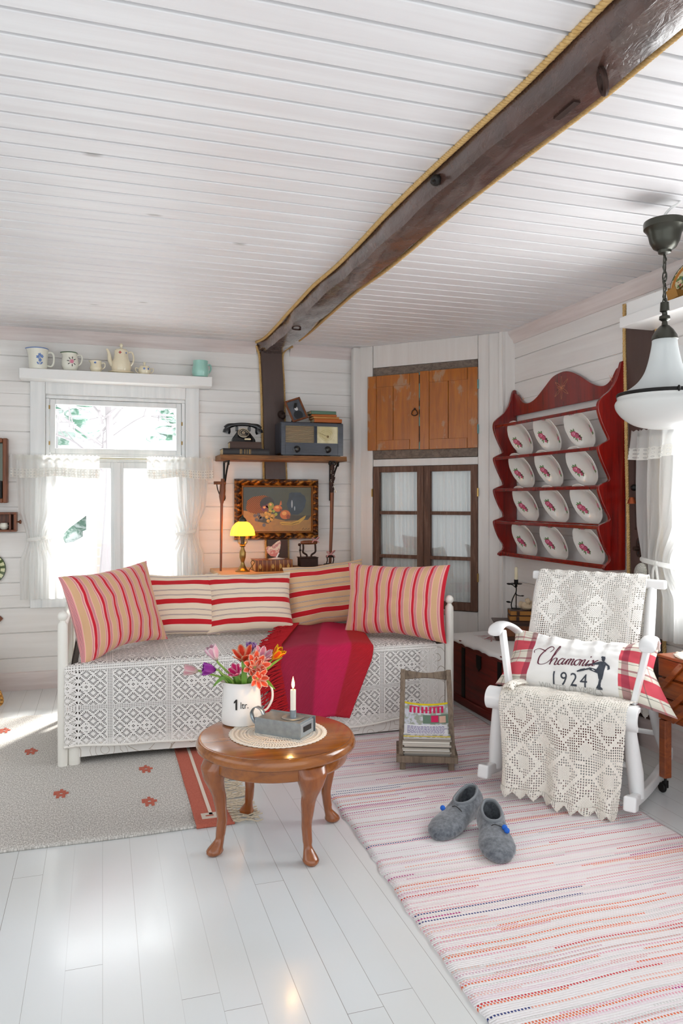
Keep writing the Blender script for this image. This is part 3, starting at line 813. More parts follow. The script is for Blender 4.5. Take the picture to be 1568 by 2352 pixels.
b.box(x0, x1, 5.622, 5.628, z0, z1)
obj('box', b, m_brownwood, t, bev=.002)
b = MB(); b.lathe([(.005, 0), (.005, .012), (.014, .018), (.014, .026), (.0005, .030)], 16, (x1, 5.58, (z0+z1)/2), m=rotm(ry=PI/2)); obj('knob', b, m_brownwood, t)
c = (-.635, 5.575, 1.1045)
t = thing('small_creamer', 'little cream pitcher with dark handle standing in the wall drawer', 'jug', c)
obj('jug_body', vessel([(.015, 0), (.026, .01), (.030, .028), (.022, .045)], c, .003), m_creamw, t)
obj('handle', handle(c, [(.024, -.01, .038), (.036, -.012, .045), (.036, -.012, .028), (.027, -.01, .018)], .0035), m_dark, t)
# green plate
def plate_lathe(R, depth=.012, th=.004, m=None, c=(0, 0, 0), n=40, lob=None):
    b = MB(); b.lathe([(.0005, 0), (R*.58, 0), (R*.66, depth*.5), (R*.97, depth*.95), (R, depth), (R*.99, depth+th*.6), (R*.66, depth*.5+th), (R*.58, th*.9), (.0005, th*.9)], n, c, m=m, lobes=lob); return b
t = thing('wall_plate', 'olive green patterned plate on the wall, cut by the left edge', 'plate', (-.735, 5.622, .838))
mm = rotm(rx=PI/2)
obj('plate_body', plate_lathe(.108, m=mm, c=(-.735, 5.622, .838)), mat('olive_plate', rough=.25, coat=.4, fn=lambda b: (lambda p: (lambda a, r: {
    'Base Color': mix(mx(sstep(r, .100, .103), (sstep(r, .066, .07))*(1.0-sstep(r, .072, .076))), mix((sstep(sn(a*14.), .0, .3))*sstep(r, .07, .075), col('#dfe0b0'), col('#4c5f22')), col('#2f3f18'))})(at2(p[2], p[0]), hyp(p[0], p[2])))(coords())), t)
b = MB(); b.cbox((-.68, 5.615, .496), (.07, .02, .04), ry=rad(0)); 
bb = MB(); bb.prism([(.038*cos(PI/3*k), .024*sin(PI/3*k)) for k in range(6)], -.01, .01, TM((-.684, 5.618, .496)))
single('wall_hook_board', bb, m_brownwood, 'small red-brown hexagonal wooden plaque low on the wall at the left edge', 'plaque', loc=(-.684, 5.618, .496), bev=.002)
# basket
t = thing('wicker_basket', 'yellow wicker basket on the floor, only its right side in view at the left edge', 'basket', (-.78, 5.25, 0))
m_wick = mat('wicker', rough=.6, fn=lambda b: (lambda p: {'Base Color': mix(sstep(sn(p[2]*260.)*sn(at2(p[1], p[0])*40.), -.2, .4), col('#a8702a'), col('#e3aa55')), 'Normal': bump(sn(p[2]*260.)*sn(at2(p[1], p[0])*40.), .004)})(coords()))
b = MB(); b.lathe([(.0005, 0), (.13, 0), (.15, .02), (.16, .12), (.14, .24), (.125, .30), (.12, .30), (.135, .23), (.15, .12), (.14, .03), (.0005, .02)], 40, (-.80, 5.25, .0)); obj('basket_body', b, m_wick, t)
b = MB(); b.tube([(-.80+.125*cos(a), 5.25+.125*sin(a), .30) for a in [2*PI*k/30 for k in range(30)]], .012, 8, closed=True); obj('rim', b, m_wick, t)
b = MB(); b.tube(spline([(-.66, 5.2, .16), (-.615, 5.17, .10), (-.60, 5.16, .04), (-.635, 5.17, .014), (-.68, 5.19, .03)], 6), .010, 8); obj('loop_handle', b, m_wick, t)

# ------------------------------------------------------------------ rustic wall shelf with its things
SH = 1.628
t = thing('wooden_wall_shelf', 'rough brown plank shelf on two black iron brackets', 'shelf', (1.25, 5.5, 1.59))
def fs(u, v):
    x = lerp(.795, 1.735, u); i = int(v*4+1e-6)
    sec = [(5.372, SH), (5.365, SH-.037), (5.63, SH-.037), (5.63, SH), (5.372, SH)][min(i, 4)]
    y = sec[0]; z = sec[1]
    if y < 5.5: y += .006*wob(x*6, 2); z += (.004*wob(x*8, 4) if z < SH else 0)
    return (x, y, z)
b = MB(); b.grid(fs, 40, 4); b.face([j*41 for j in range(4)]); b.face([j*41+40 for j in range(4)][::-1]); obj('plank', b, m_shelfwood, t, bev=.004)
def bracket(x):
    b = MB()
    b.box(x-.006, x+.006, 5.618, 5.628, 1.30, SH-.037); b.box(x-.006, x+.006, 5.40, 5.628, SH-.047, SH-.037)
    b.tube(spline([(x, 5.42, SH-.05), (x, 5.46, 1.55), (x, 5.52, 1.50), (x, 5.575, 1.44), (x, 5.612, 1.38)], 6), .007, 6)
    for c_ in ((5.605, 1.375), (5.60, 1.325), (5.42, 1.572)):
        b.tube([(x, c_[0]+.014*cos(a), c_[1]+.014*sin(a)) for a in [2*PI*k/12 for k in range(12)]], .006, 6, closed=True)
    obj('bracket', b, m_iron, t)
bracket(.86); bracket(1.68)
# radio
RZ = SH+.001
t = thing('radio', 'old dark blue-grey table radio with a cloth grille and lit-looking cream dial', 'radio', (1.46, 5.5, RZ))
x0, x1, y0, y1, z0, z1 = 1.235, 1.715, 5.385, 5.585, RZ, RZ+.25
b = MB(); b.box(x0, x1, y0+.012, y1, z0+.012, z1); obj('cabinet', b, m_radio, t, bev=.012, seg=3)
b = MB()
gx0, gx1, dx0, dx1, wz0, wz1 = x0+.035, x0+.252, x0+.275, x1-.045, z0+.095, z1-.030
for q in ((x0+.004, gx0, z0+.006, z1-.008), (dx1, x1-.004, z0+.006, z1-.008), (gx0, dx1, wz1, z1-.008), (gx0, dx1, z0+.006, wz0), (gx1, dx0, wz0, wz1)): b.box(q[0], q[1], y0, y0+.02, q[2], q[3])
for x in (gx1+.006, gx1+.012, gx1+.018): b.box(x-.0015, x+.0015, y0-.004, y0, wz0, wz1)
obj('front_panel', b, m_radio, t, bev=.002)
b = MB(); b.box(gx0, gx1, y0+.008, y0+.014, wz0, wz1); obj('speaker_cloth', b, mat('speaker_cloth', rough=.9, fn=lambda b: (lambda p: {'Base Color': mix(sstep(sn(p[2]*900.), -.3, .5), col('#8d7a63'), col('#c9b494')), 'Normal': bump(sn(p[2]*900.), .002)})(coords())), t)
b = MB(); b.box(dx0, dx1, y0+.008, y0+.012, wz0, wz1); dl = obj('dial', b, mat('dial_face', rough=.2, coat=.6, fn=lambda b: (lambda p: {'Base Color': mix(sstep(noise(vec(p[0], p[1], p[2]), 9., 3), .4, .65), col('#cfc18a'), col('#e9dfb4'))})(coords())), t)
b = MB(); xc, zc = (dx0+dx1)/2+.003, (wz0+wz1)/2-.012
b.tube([(xc, y0+.006, zc), (dx0+.012, y0+.006, zc+.028)], .0012, 5); b.sph((xc, y0+.005, zc), (.009, .004, .009), 10); subobj('pointer', b, mat('dial_pointer', '#8c744b', .4), dl, t)
b = MB()
for r in (.035, .05): b.tube([(xc-.01+r*cos(a), y0+.0073, zc+.01+r*.8*sin(a)) for a in [2*PI*k/28 for k in range(28)]], .0006, 4, closed=True)
subobj('dial_rings', b, mat('dial_ink', '#a8995f', .5), dl, t)
b = MB()
for q in ((gx0-.003, dx1+.003, wz1, wz1+.003), (gx0-.003, dx1+.003, wz0-.003, wz0), (gx0-.003, gx0, wz0, wz1), (dx1, dx1+.003, wz0, wz1)): b.box(q[0], q[1], y0-.003, y0, q[2], q[3])
obj('window_trim', b, mat('trim_grey', '#4c5260', .3), t)
for x in (x0+.12, x0+.355):
    b = MB(); b.lathe([(.026, 0), (.026, .006), (.020, .008), (.018, .022), (.012, .026), (.0005, .026)], 22, (x, y0, z0+.048), m=rotm(rx=PI/2), lobes=lambda a, r, z: 1+.03*sin(a*18) if .007 < z < .024 else 1); kb = obj('knob', b, m_black, t)
    b = MB(); b.lathe([(.009, .026), (.0005, .028)], 12, (x, y0, z0+.048), m=rotm(rx=PI/2)); subobj('knob_cap', b, m_bronze, kb, t)
b = MB(); b.box(x0+.02, x0+.10, y0+.02, y1-.02, z0, z0+.012); b.box(x1-.10, x1-.02, y0+.02, y1-.02, z0, z0+.012); obj('foot', b, m_black, t)
# photo frame on radio
RT = RZ+.2515
t = thing('photo_frame', 'small brown picture frame with a dim portrait, standing tilted on the radio', 'frame', (1.36, 5.42, RT))
FM = basis((1.372, 5.425, RT), (cos(rad(0)), 0, 0), (0, 1, .25), (0, -.25, 1)) @ rotm(ry=rad(-17))
FM = TM((1.396, 5.430, RT+.002)) @ rotm(rx=rad(-14)) @ rotm(ry=rad(-20)) 
b = MB(); w_, h_ = .128, .172; t_ = .014
for q in ((-w_/2, -w_/2+t_, 0, h_), (w_/2-t_, w_/2, 0, h_), (-w_/2+t_, w_/2-t_, 0, t_), (-w_/2+t_, w_/2-t_, h_-t_, h_)): b.box(q[0], q[1], -.008, .006, q[2], q[3], FM)
FM2 = TM((0, 0, .012))
b.tf(FM2)
obj('frame', b, m_brownwood, t, bev=.003)
b = MB(); b.box(-w_/2+t_, w_/2-t_, 0, .004, t_, h_-t_, FM); b.tf(FM2); ph = obj('photograph', b, mat('photo_grey', rough=.15, coat=.3, fn=lambda b: (lambda p: {'Base Color': mix(noise(vec(*p), 12., 2), col('#363a41'), col('#6c727b'))})(coords())), t)
f = lambda x, z: tuple(FM2 @ (FM @ Vector((x, -.001, z))))
b = MB(); disc2d(b, .002, .095, .013, .018, .2, lambda x, z: tuple(FM2 @ (FM @ Vector((x, -.002, z)))), 16); subobj('portrait_face', b, mat('portrait_light', '#d9d9d7', .4), ph, t)
b = MB(); disc2d(b, .003, .112, .013, .009, .2, lambda x, z: tuple(FM2 @ (FM @ Vector((x, -.0015, z)))), 12); disc2d(b, .0, .045, .036, .034, 0, lambda x, z: tuple(FM2 @ (FM @ Vector((x, -.0006, z)))), 16); subobj('portrait_coat', b, mat('portrait_dark', '#23262b', .5), ph, t)
b = MB(); b.bar((1.36, 5.435, RT+.14), (1.35, 5.50, RT+.001), .02, .003); obj('stand', b, m_dark, t)
# books helper
def book(label, c, w_, d, h, rz, cover, group=None, spine=None, pages=m_paper, loc_cat='book', bands=None, spine_side='front', th=.003):
    """lying book: w along x (spine length), d depth, spine on local -y"""
    t = thing('book', label, loc_cat, c, rz, group, world=False)
    b = MB(); b.box(-w_/2, w_/2, -d/2, d/2, 0, th); b.box(-w_/2, w_/2, -d/2, d/2, h-th, h)
    n = 6; poly = [(-d/2-.004*sin(PI*k/n)-.0, h*k/n) for k in range(n+1)]+[(-d/2+th, h), (-d/2+th, 0)]
    b.prism([(y, z) for y, z in poly], -w_/2, w_/2, Matrix(((0, 1, 0, 0), (1, 0, 0, 0), (0, 0, 1, 0), (0, 0, 0, 1))))
    obj('cover', b, cover, t, local=True, bev=.0012, seg=1)
    b = MB(); b.box(-w_/2+.004, w_/2-.004, -d/2+th, d/2-.005, th, h-th); obj('page_block', b, pages, t, local=True)
    if bands:
        b = MB()
        for x, ww in bands: b.box(x-ww/2, x+ww/2, -d/2-.0055, -d/2-.003, h*.12, h*.88)
        obj('gold_bands', b, m_gold, t, local=True)
    return t
cv = lambda n, h, r=.6: mat(n, h, r)
cv_green = cv('green_cloth_cover', '#5f7f6a'); cv_or = cv('orange_cloth_cover', '#b9652c'); cv_tan = cv('tan_cover', '#c68a4b'); cv_br = cv('brown_leather_cover', '#4a352c'); cv_blk = cv('black_cover', '#221e1f', .45)
z = RT
book('orange-brown book, lowest of four stacked on the radio', (1.60, 5.47, z), .215, .13, .028, 0, cv_or, 'books on the radio')
book('pale-edged thin book, second from the bottom on the radio', (1.585, 5.475, z+.0285), .20, .13, .016, rad(2), cv_tan, 'books on the radio')
book('tan-orange thin book under the green one on the radio', (1.575, 5.475, z+.045), .19, .13, .016, rad(-3), cv_or, 'books on the radio')
book('green-grey book on top of the stack on the radio', (1.565, 5.47, z+.0615), .195, .125, .024, rad(1), cv_green, 'books on the radio')
# left books + telephone
book('thick black book with gilt spine lettering, lowest under the telephone', (.985, 5.478, SH+.0005), .335, .19, .045, rad(-1), cv_blk, 'books under the telephone', bands=[(-.045, .003), (-.035, .002), (.02, .003), (.03, .002), (-.012, .002), (.004, .002)])
book('brown leather book directly under the telephone', (.985, 5.48, SH+.046), .225, .16, .050, rad(-3), cv_br, 'books under the telephone')
tz = SH+.0965
t = thing('telephone', 'black rotary dial telephone standing on two old books', 'telephone', (.975, 5.47, tz))
MT = TM((.975, 5.475, tz), rz=rad(-6))
def fb(u, v):
    a = u*2*PI; k = v
    wx = interp([(0, .088), (.2, .086), (.6, .062), (.85, .045), (1, .03)], k); wy = interp([(0, .072), (.3, .066), (.7, .040), (1, .022)], k)
    ca, sa = cos(a), sin(a); p = .35
    x = wx*(abs(ca)**p)*(1 if ca > 0 else -1); y = wy*(abs(sa)**p)*(1 if sa > 0 else -1)+.018*k
    return MT @ Vector((x, y, k*.090))
b = MB(); b.grid(fb, 48, 12); n = 48; b.face([12*49+i for i in range(48)]); obj('body', b, m_black, t, ang=50)
b = MB(); pts = spline([(-.125, .0, .098), (-.10, .0, .118), (-.05, .0, .129), (0, .0, .132), (.05, .0, .129), (.10, .0, .118), (.125, .0, .098)], 5); N = len(pts)
b.tube([MT @ (p+Vector((0, .012, 0))) for p in pts], [interp([(0, .022), (.15, .021), (.3, .013), (.7, .013), (.85, .021), (1, .022)], i/(N-1)) for i in range(N)], 12)
for s in (-1, 1): b.lathe([(.027, -.03), (.029, -.012), (.020, .012), (.0005, .014)], 18, MT @ Vector((s*.112, .012, .094)), m=rotm(ry=rad(-18*s)))
obj('handset', b, m_black, t)
b = MB()
for s in (-1, 1): b.cbox(MT @ Vector((s*.045, .018, .098)), (.018, .04, .035))
obj('cradle', b, m_black, t, bev=.004)
dm = MT @ TM((.0, -.040, .062), rx=rad(58))
b = MB(); b.lathe([(.0005, 0), (.040, 0), (.042, .004), (.039, .007), (.0005, .007)], 30, (0, 0, 0), m=dm); dd = obj('dial_plate', b, m_black, t)
b = MB()
for k in range(10):
    a = rad(20+k*30); q = [dm @ Vector((.029*cos(a)+.0075*cos(g), .029*sin(a)+.0075*sin(g), .0085)) for g in [2*PI*j/10 for j in range(10)]]
    b.tube(q, .0014, 5, closed=True)
b.tube([dm @ Vector((.040*cos(g), .040*sin(g), .008)) for g in [2*PI*j/30 for j in range(30)]], .0016, 5, closed=True)
b.lathe([(.013, .007), (.013, .0095), (.0005, .010)], 18, (0, 0, 0), m=dm)
subobj('finger_wheel', b, mat('dial_chrome', '#c9b9a0', .3, .8), dd, t)
b = MB(); b.prism([(-.02, -.006), (.02, -.006), (.024, 0), (.02, .006), (-.02, .006), (-.024, 0)], -.0745, -.0725, MT @ TM((.028, 0, .018))); obj('name_plate', b, mat('label_cream', '#cfc4a0', .5), t)
# ------------------------------------------------------------------ still life painting
t = thing('painting', 'fruit still life painting in a carved gilt and dark frame', 'painting', (1.253, 5.60, 1.235))
px0, px1, pz0, pz1, py = .932, 1.575, 1.008, 1.462, 5.56
m_gilt = mat('carved_gilt_frame', rough=.35, metal=.45, fn=lambda b: (lambda p: (lambda n: {
    'Base Color': ramp(n, [(0, col('#2a1409')), (.42, col('#5a3110')), (.6, col('#a8651c')), (1, col('#e0a04a'))]), 'Normal': bump(n, .012, 1.)})(
    clamp((sn(p[0]*75.+sn(p[2]*75.)*1.8)*sn(p[2]*75.+sn(p[0]*60.))*.35+.45+(noise(vec(*p), 30., 3)-.5)*1.))))(coords()))
def frame_ring(x0, x1, z0, z1, w_, ya, yb, yc):
    b = MB(); P = [(0, 0, ya), (.25, .25, yb), (.6, .6, yb), (1, 1, yc)]
    for (a, _, ya_), (c_, _, yb_) in zip(P, P[1:]):
        r0 = [(x0+a*w_, z0+a*w_), (x1-a*w_, z0+a*w_), (x1-a*w_, z1-a*w_), (x0+a*w_, z1-a*w_)]; r1 = [(x0+c_*w_, z0+c_*w_), (x1-c_*w_, z0+c_*w_), (x1-c_*w_, z1-c_*w_), (x0+c_*w_, z1-c_*w_)]
        for k in range(4):
            j = (k+1) % 4; i = len(b.v)
            b.v += [(r0[k][0], ya_, r0[k][1]), (r0[j][0], ya_, r0[j][1]), (r1[j][0], yb_, r1[j][1]), (r1[k][0], yb_, r1[k][1])]; b.face((i, i+1, i+2, i+3))
    return b
b = frame_ring(px0, px1, pz0, pz1, .048, py+.025, py-.012, py+.004); b.box(px0, px1, py+.024, py+.045, pz0, pz1)
# carved leaves along the frame
for k in range(17):
    x = lerp(px0+.03, px1-.03, k/16)
    for z in (pz0+.022, pz1-.022): b.sph((x, py-.012, z+.004*(-1)**k), (.017, .007, .006), 6, ry=rad(25*(-1)**k))
for k in range(12):
    z = lerp(pz0+.03, pz1-.03, k/11)
    for x in (px0+.022, px1-.022): b.sph((x+.004*(-1)**k, py-.012, z), (.006, .007, .017), 6, ry=rad(20*(-1)**k))
obj('frame', b, m_gilt, t, ang=50)
b = frame_ring(px0+.048, px1-.048, pz0+.048, pz1-.048, .014, py+.003, py-.003, py+.008); obj('inner_moulding', b, mat('inner_gilt', '#8a5420', .35, .4), t)
ix0, ix1, iz0, iz1 = px0+.060, px1-.060, pz0+.060, pz1-.060; iw, ih = ix1-ix0, iz1-iz0
def brush(n, c1, c2, sc=30.): return mat(n, rough=.35, coat=.25, fn=lambda b: (lambda p: {'Base Color': mix(noise(vec(p[0], p[1], p[2]*1.), sc, 4, .6, .5), col(c1), col(c2))})(coords()))
b = MB(); b.box(ix0, ix1, py+.009, py+.014, iz0, iz1)
canvas = obj('canvas', b, mat('canvas_background', rough=.35, coat=.25, fn=lambda b: (lambda p: {
    'Base Color': mix(noise(vec(*p), 16., 3), ramp(clamp(p[0]*1.6+.5+p[2]*.5), [(0, col('#2e3232')), (.5, col('#474a3a')), (1, col('#6c6436'))]), col('#3f4438'))})(coords())), t)
L = [0]
def pic(name, polys, m):
    """shapes in canvas fractions, each a little in front of the last"""
    L[0] += 1; b = MB(); y = py+.009-L[0]*.00025
    for pl in polys:
        i = len(b.v); b.v += [(ix0+x*iw, y, iz0+z*ih) for x, z in pl]; b.face([i+k for k in range(len(pl))][::-1])
    return subobj(name, b, m, canvas, t, flat=True)
def el(cx, cz, rx, rz, n=18, a0=0): return [(cx+rx*cos(2*PI*k/n)*cos(a0)-rz*sin(2*PI*k/n)*sin(a0)*.6, cz+rx*cos(2*PI*k/n)*sin(a0)*1.6+rz*sin(2*PI*k/n)*cos(a0)) for k in range(n)]
pic('painted_table', [[(0, 0), (1, 0), (1, .36), (.75, .33), (.45, .40), (.2, .42), (0, .48)]], brush('paint_table', '#8f6a34', '#c08a35'))
pic('painted_shadow', [[(.45, .30), (.62, .24), (.95, .26), (1, .36), (.75, .36), (.5, .42)], [(.18, .24), (.36, .18), (.45, .28), (.3, .34)]], brush('paint_shadow', '#2f2c20', '#55452a'))
pic('painted_basket', [[(.04, .52), (.06, .70), (.14, .78), (.30, .82), (.40, .76), (.44, .66), (.40, .52), (.30, .42), (.18, .40), (.08, .44)]], mat('paint_basket', rough=.4, fn=lambda b: (lambda p: {'Base Color': mix(sstep(sn(p[0]*420.)*sn(p[2]*420.), -.2, .4), col('#5a2c0e'), col('#b06a20'))})(coords())))
pic('painted_basket_mouth', [el(.345, .63, .105, .15, 20, .3)], brush('paint_mouth', '#171510', '#3a2412'))
pic('painted_jug', [[(.66, .74), (.67, .86), (.70, .88), (.84, .88), (.86, .84), (.90, .80), (.92, .70), (.90, .55), (.86, .44), (.80, .38), (.70, .38), (.66, .48), (.63, .62)]], brush('paint_jug', '#141a22', '#3a4957', 14.))
pic('painted_jug_shine', [el(.71, .62, .012, .09), el(.75, .52, .008, .05)], brush('paint_shine', '#8895a0', '#b3bcc2'))
pic('painted_plum', [el(.315, .52, .052, .075), el(.36, .58, .03, .05)], brush('paint_plum', '#5e2030', '#8d3a4a'))
pic('painted_pear', [el(.40, .58, .045, .08)], brush('paint_pear', '#7d7a1c', '#a8a02c'))
pic('painted_orange', [el(.50, .52, .065, .075), el(.61, .38, .078, .105), [(.52, .58), (.545, .70), (.555, .68), (.56, .60)]], brush('paint_orange', '#b4521a', '#dd8030'))
pic('painted_grape_gold', [el(x, z, .026, .042, 12) for x, z in ((.33, .42), (.38, .40), (.34, .33), (.39, .46), (.42, .34), (.36, .24), (.41, .28))], brush('paint_grape', '#b8841c', '#e0b83a'))
pic('painted_grape_green', [el(x, z, .022, .036, 12) for x, z in ((.385, .50), (.44, .46), (.475, .39))], brush('paint_grape_g', '#7f8c20', '#b6bb3e'))
pic('painted_grape_dark', [el(x, z, .025, .04, 12) for x, z in ((.17, .36), (.19, .27), (.22, .38), (.26, .30), (.30, .15), (.24, .33))], brush('paint_grape_d', '#4a3b3a', '#7d716c'))
pic('painted_banana', [[(.53, .20), (.56, .15), (.72, .14), (.82, .18), (.90, .29), (.92, .36), (.88, .33), (.80, .25), (.70, .20), (.56, .22)]], brush('paint_banana', '#b8861f', '#e8c04a'))
pic('painted_highlights', [el(.595, .41, .035, .045), el(.49, .545, .028, .028), el(.305, .545, .020, .026), el(.395, .61, .018, .03)]+[el(x-.006, z+.01, .009, .014, 8) for x, z in ((.33, .42), (.38, .40), (.34, .33), (.39, .46), (.42, .34), (.36, .24), (.41, .28))], brush('paint_highlight', '#e8964a', '#f0b45c'))
pic('painted_dark_sides', [el(.655, .33, .028, .05), el(.545, .485, .018, .03), el(.33, .47, .03, .02)], brush('paint_dark_side', '#7a3414', '#9a4a1c'))
pic('painted_banana_line', [[(.55, .175), (.72, .16), (.82, .205), (.81, .215), (.71, .172), (.55, .185)]], brush('paint_line', '#5a3a12', '#7a5018'))
pic('painted_signature', [[(.86, .04), (.88, .08), (.885, .075), (.868, .04)], [(.89, .045), (.93, .065), (.93, .055), (.89, .04)], [(.94, .045), (.97, .07), (.97, .06), (.945, .04)]], m_dark)

# ------------------------------------------------------------------ sideboard behind the daybed
m_pale = mat('pale_waxed_wood', rough=.45, fn=wood_fn('#b98f66', '#d3ab80', '#dcb890', 0, .6))
t = thing('sideboard', 'low pale wooden sideboard standing behind the daybed', 'sideboard', (1.28, 5.3, 0))
b = MB(); b.box(.75, 1.80, 5.05, 5.58, .778, .806); obj('top', b, m_pale, t, bev=.004)
b = MB(); b.box(.78, 1.77, 5.08, 5.56, .10, .778); obj('body', b, m_pale, t, bev=.003)
for i in range(2):
    b = MB(); b.box(.79+i*.49, 1.27+i*.49, 5.064, 5.08, .13, .76); d_ = obj('door', b, m_pale, t, bev=.003)
    b = MB(); b.sph((1.25+i*.06, 5.055, .5), .012, 8); subobj('knob', b, m_brass, d_, t)
for x, y in ((.8, 5.1), (1.75, 5.1), (.8, 5.53), (1.75, 5.53)): b = MB(); b.box(x-.02, x+.02, y-.02, y+.02, 0, .10); obj('leg', b, m_pale, t)
ST = .8065
# table lamp
c = (.930, 5.24, ST)
t = thing('table_lamp', 'small lit brass table lamp with a scalloped yellow glass shade', 'lamp', c)
b = MB(); b.lathe([(.052, 0), (.052, .006), (.042, .010), (.030, .018), (.016, .045), (.011, .065), (.014, .075), (.021, .10), (.022, .135), (.012, .158), (.011, .17), (.020, .176), (.021, .182), (.010, .19), (.0005, .19)], 28, c, lobes=lambda a, r, z: 1+.06*abs(sin(a*4)) if .02 < z < .16 else 1)
obj('base', b, m_brass, t)
b = MB(); b.tube([Vector(c)+p for p in spline([(.045, 0, .008), (.075, -.01, .05), (.082, -.01, .065), (.072, 0, .075), (.06, .01, .06), (.075, .03, .03), (.085, .06, .004)], 6)], .0022, 6); obj('power_cord', b, m_dark, t)
b = MB()
b.lathe([(.014, .19), (.014, .25), (.016, .255)], 16, c)
obj('socket', b, m_bronze, t)
b = MB()
for k in range(4):
    a = PI/4+k*PI/2; b.tube([Vector(c)+Vector((r*cos(a), r*sin(a), z)) for r, z in [(p[0], p[1]) for p in [(q.x, q.z) for q in spline([(.012, 0, .185), (.036, 0, .20), (.038, 0, .235), (.034, 0, .262)], 5)]]], .0028, 6)
obj('shade_arms', b, m_brass, t)
m_shade = bpy.data.materials.new('yellow_glass_shade'); m_shade.use_nodes = True; G.nt = m_shade.node_tree
_b = G.nt.nodes['Principled BSDF']; _b.inputs['Base Color'].default_value = col('#f2c21c'); _b.inputs['Roughness'].default_value = .25
_b.inputs['Emission Color'].default_value = (1, .52, .02, 1); _b.inputs['Emission Strength'].default_value = 6.
_t = _n('ShaderNodeBsdfTranslucent'); _t.inputs[0].default_value = col('#ffe28a')
_s = _n('ShaderNodeMixShader'); _s.inputs[0].default_value = .7
G.nt.links.new(_b.outputs[0], _s.inputs[1]); G.nt.links.new(_t.outputs[0], _s.inputs[2]); G.nt.links.new(_s.outputs[0], G.nt.nodes['Material Output'].inputs[0])
b = MB(); b.lathe([(.084, .252), (.080, .282), (.068, .312), (.046, .338), (.026, .347)], 72, c, lobes=lambda a, r, z: 1+.030*sin(a*22)*(1-max(0, min(1, (z-.252)/.10))))
obj('lamp_shade', b, m_shade, t, solid=.002, ang=80)
b = MB(); b.sph(Vector(c)+Vector((0, 0, .300)), (.018, .018, .022), 12); obj('bulb', b, mat('lit_bulb', '#fff0c8', .5, emit='#ffdf9a', es=20), t)
b = MB(); b.lathe([(.027, .345), (.028, .352), (.024, .366), (.018, .372), (.008, .380), (.004, .392), (.0005, .395)], 20, c, lobes=lambda a, r, z: 1+.06*sin(a*10)); obj('finial_cap', b, m_bronze, t)
# leather bound book + butterfly
m_leather = mat('gilt_leather_spine', rough=.35, fn=lambda b: (lambda p: {'Base Color': mix(sstep(sn(p[0]*210.), .86, .95), mix(noise(vec(*p), 25., 3), col('#5f2c10'), col('#8a4a1e')), col('#c08a3c'))})(coords()))
bk = book('large leather-bound book with gilt spine ornaments on the sideboard', (1.145, 5.29, ST), .265, .19, .078, 0, m_leather)
for x in (-.10, -.01, .045, .10):
    b = MB(); b.prism([(x+.010*cos(a)*(1 if sin(a) < .5 else .6), .036+.018*sin(a)) for a in [2*PI*k/10 for k in range(10)]], -.1015, -.0985); obj('gilt_ornament', b, m_gold, bk, local=True)
t = thing('butterfly_ornament', 'pink printed butterfly ornament on a glass base on the leather book', 'ornament', (1.16, 5.28, ST+.079))
MBt = TM((1.165, 5.27, ST+.079))
m_bfly = mat('printed_wing', rough=.5, fn=lambda b: (lambda p: {'Base Color': mix(sstep(p[2], .062, .066), mix(sstep(noise(vec(*p), 45., 3), .48, .55), col('#d98078'), col('#e7b6a4')), mix(sstep(noise(vec(*p), 60., 3), .5, .56), col('#efd9c4'), col('#cf8f88')))})(coords()))
b = MB()
b.prism([(.01, .015), (-.03, .02), (-.062, .045), (-.07, .075), (-.055, .09), (-.03, .088), (-.02, .10), (.01, .125), (.03, .135), (.038, .12), (.035, .08), (.025, .04)], -.002, .002, MBt @ TM((0, 0, 0), rz=rad(8), ry=rad(4)))
obj('wing', b, m_bfly, t)
b = MB(); b.prism([(.01, .015), (-.025, .03), (-.045, .06), (-.03, .08), (.0, .07), (.02, .04)], .010, .013, MBt @ TM((.01, 0, 0), rz=rad(-14))); obj('wing', b, m_bfly, t)
b = MB(); b.lathe([(.0005, 0), (.060, 0), (.062, .003), (.045, .007), (.020, .012), (.0005, .013)], 28, tuple(MBt @ Vector((.015, 0, 0))), m=Matrix.Diagonal((1, .6, 1, 1))); b.tube([MBt @ Vector((.012, 0, .01)), MBt @ Vector((.03, -.004, .045))], .005); obj('glass_base', b, mat('clear_glass_base', '#dfe4e6', .05, .0, spec=.9, coat=1.), t)
# cutting board with irons
t = single('wooden_board', MB().prism([(1.325, 0), (1.36, .0), (1.68, 0), (1.70, .010), (1.67, .022), (1.33, .020), (1.315, .010)], 5.17, 5.40, TM((0, 0, ST))), mat('board_wood', rough=.5, fn=wood_fn('#6a3716', '#a25c26', '#b46c30', 0)), 'flat brown wooden board under the two old irons', 'board', loc=(1.5, 5.28, ST), bev=.004)
IZ = ST+.0225
def bow(c, s, root, lab=None):
    m_bow = mat('pink_striped_ribbon', rough=.7, fn=lambda b: (lambda p: {'Base Color': mix(sstep(sn((p[0]+p[2])*1500.), -.2, .3), col('#e9c3c0'), col('#b9525c'))})(coords()))
    b = MB(); c = Vector(c)
    for sx, rz_ in ((-1, .5), (1, .7), (-1, -.5), (1, -.6)):
        q = spline([(0, 0, 0), (sx*s*.8, -.004, s*(.3+rz_)), (sx*s*1.25, -.006, s*rz_*1.5), (sx*s*.7, .004, s*rz_*.4), (0, 0, 0)], 5)
        for dy in (-.006, -.002, .002, .006): b.tube([c+p+Vector((0, dy, 0)) for p in q], .0022, 4)
    b.sph(c, .006, 8); obj('ribbon_bow', b, m_bow, root)
t = thing('charcoal_iron', 'old rusty box iron with a turned wooden handle and a ribbon bow', 'iron', (1.415, 5.27, IZ))
b = MB(); b.box(1.345, 1.475, 5.235, 5.325, IZ, IZ+.060); b.box(1.340, 1.478, 5.23, 5.33, IZ+.060, IZ+.066); obj('iron_body', b, m_rust, t, bev=.003)
b = MB()
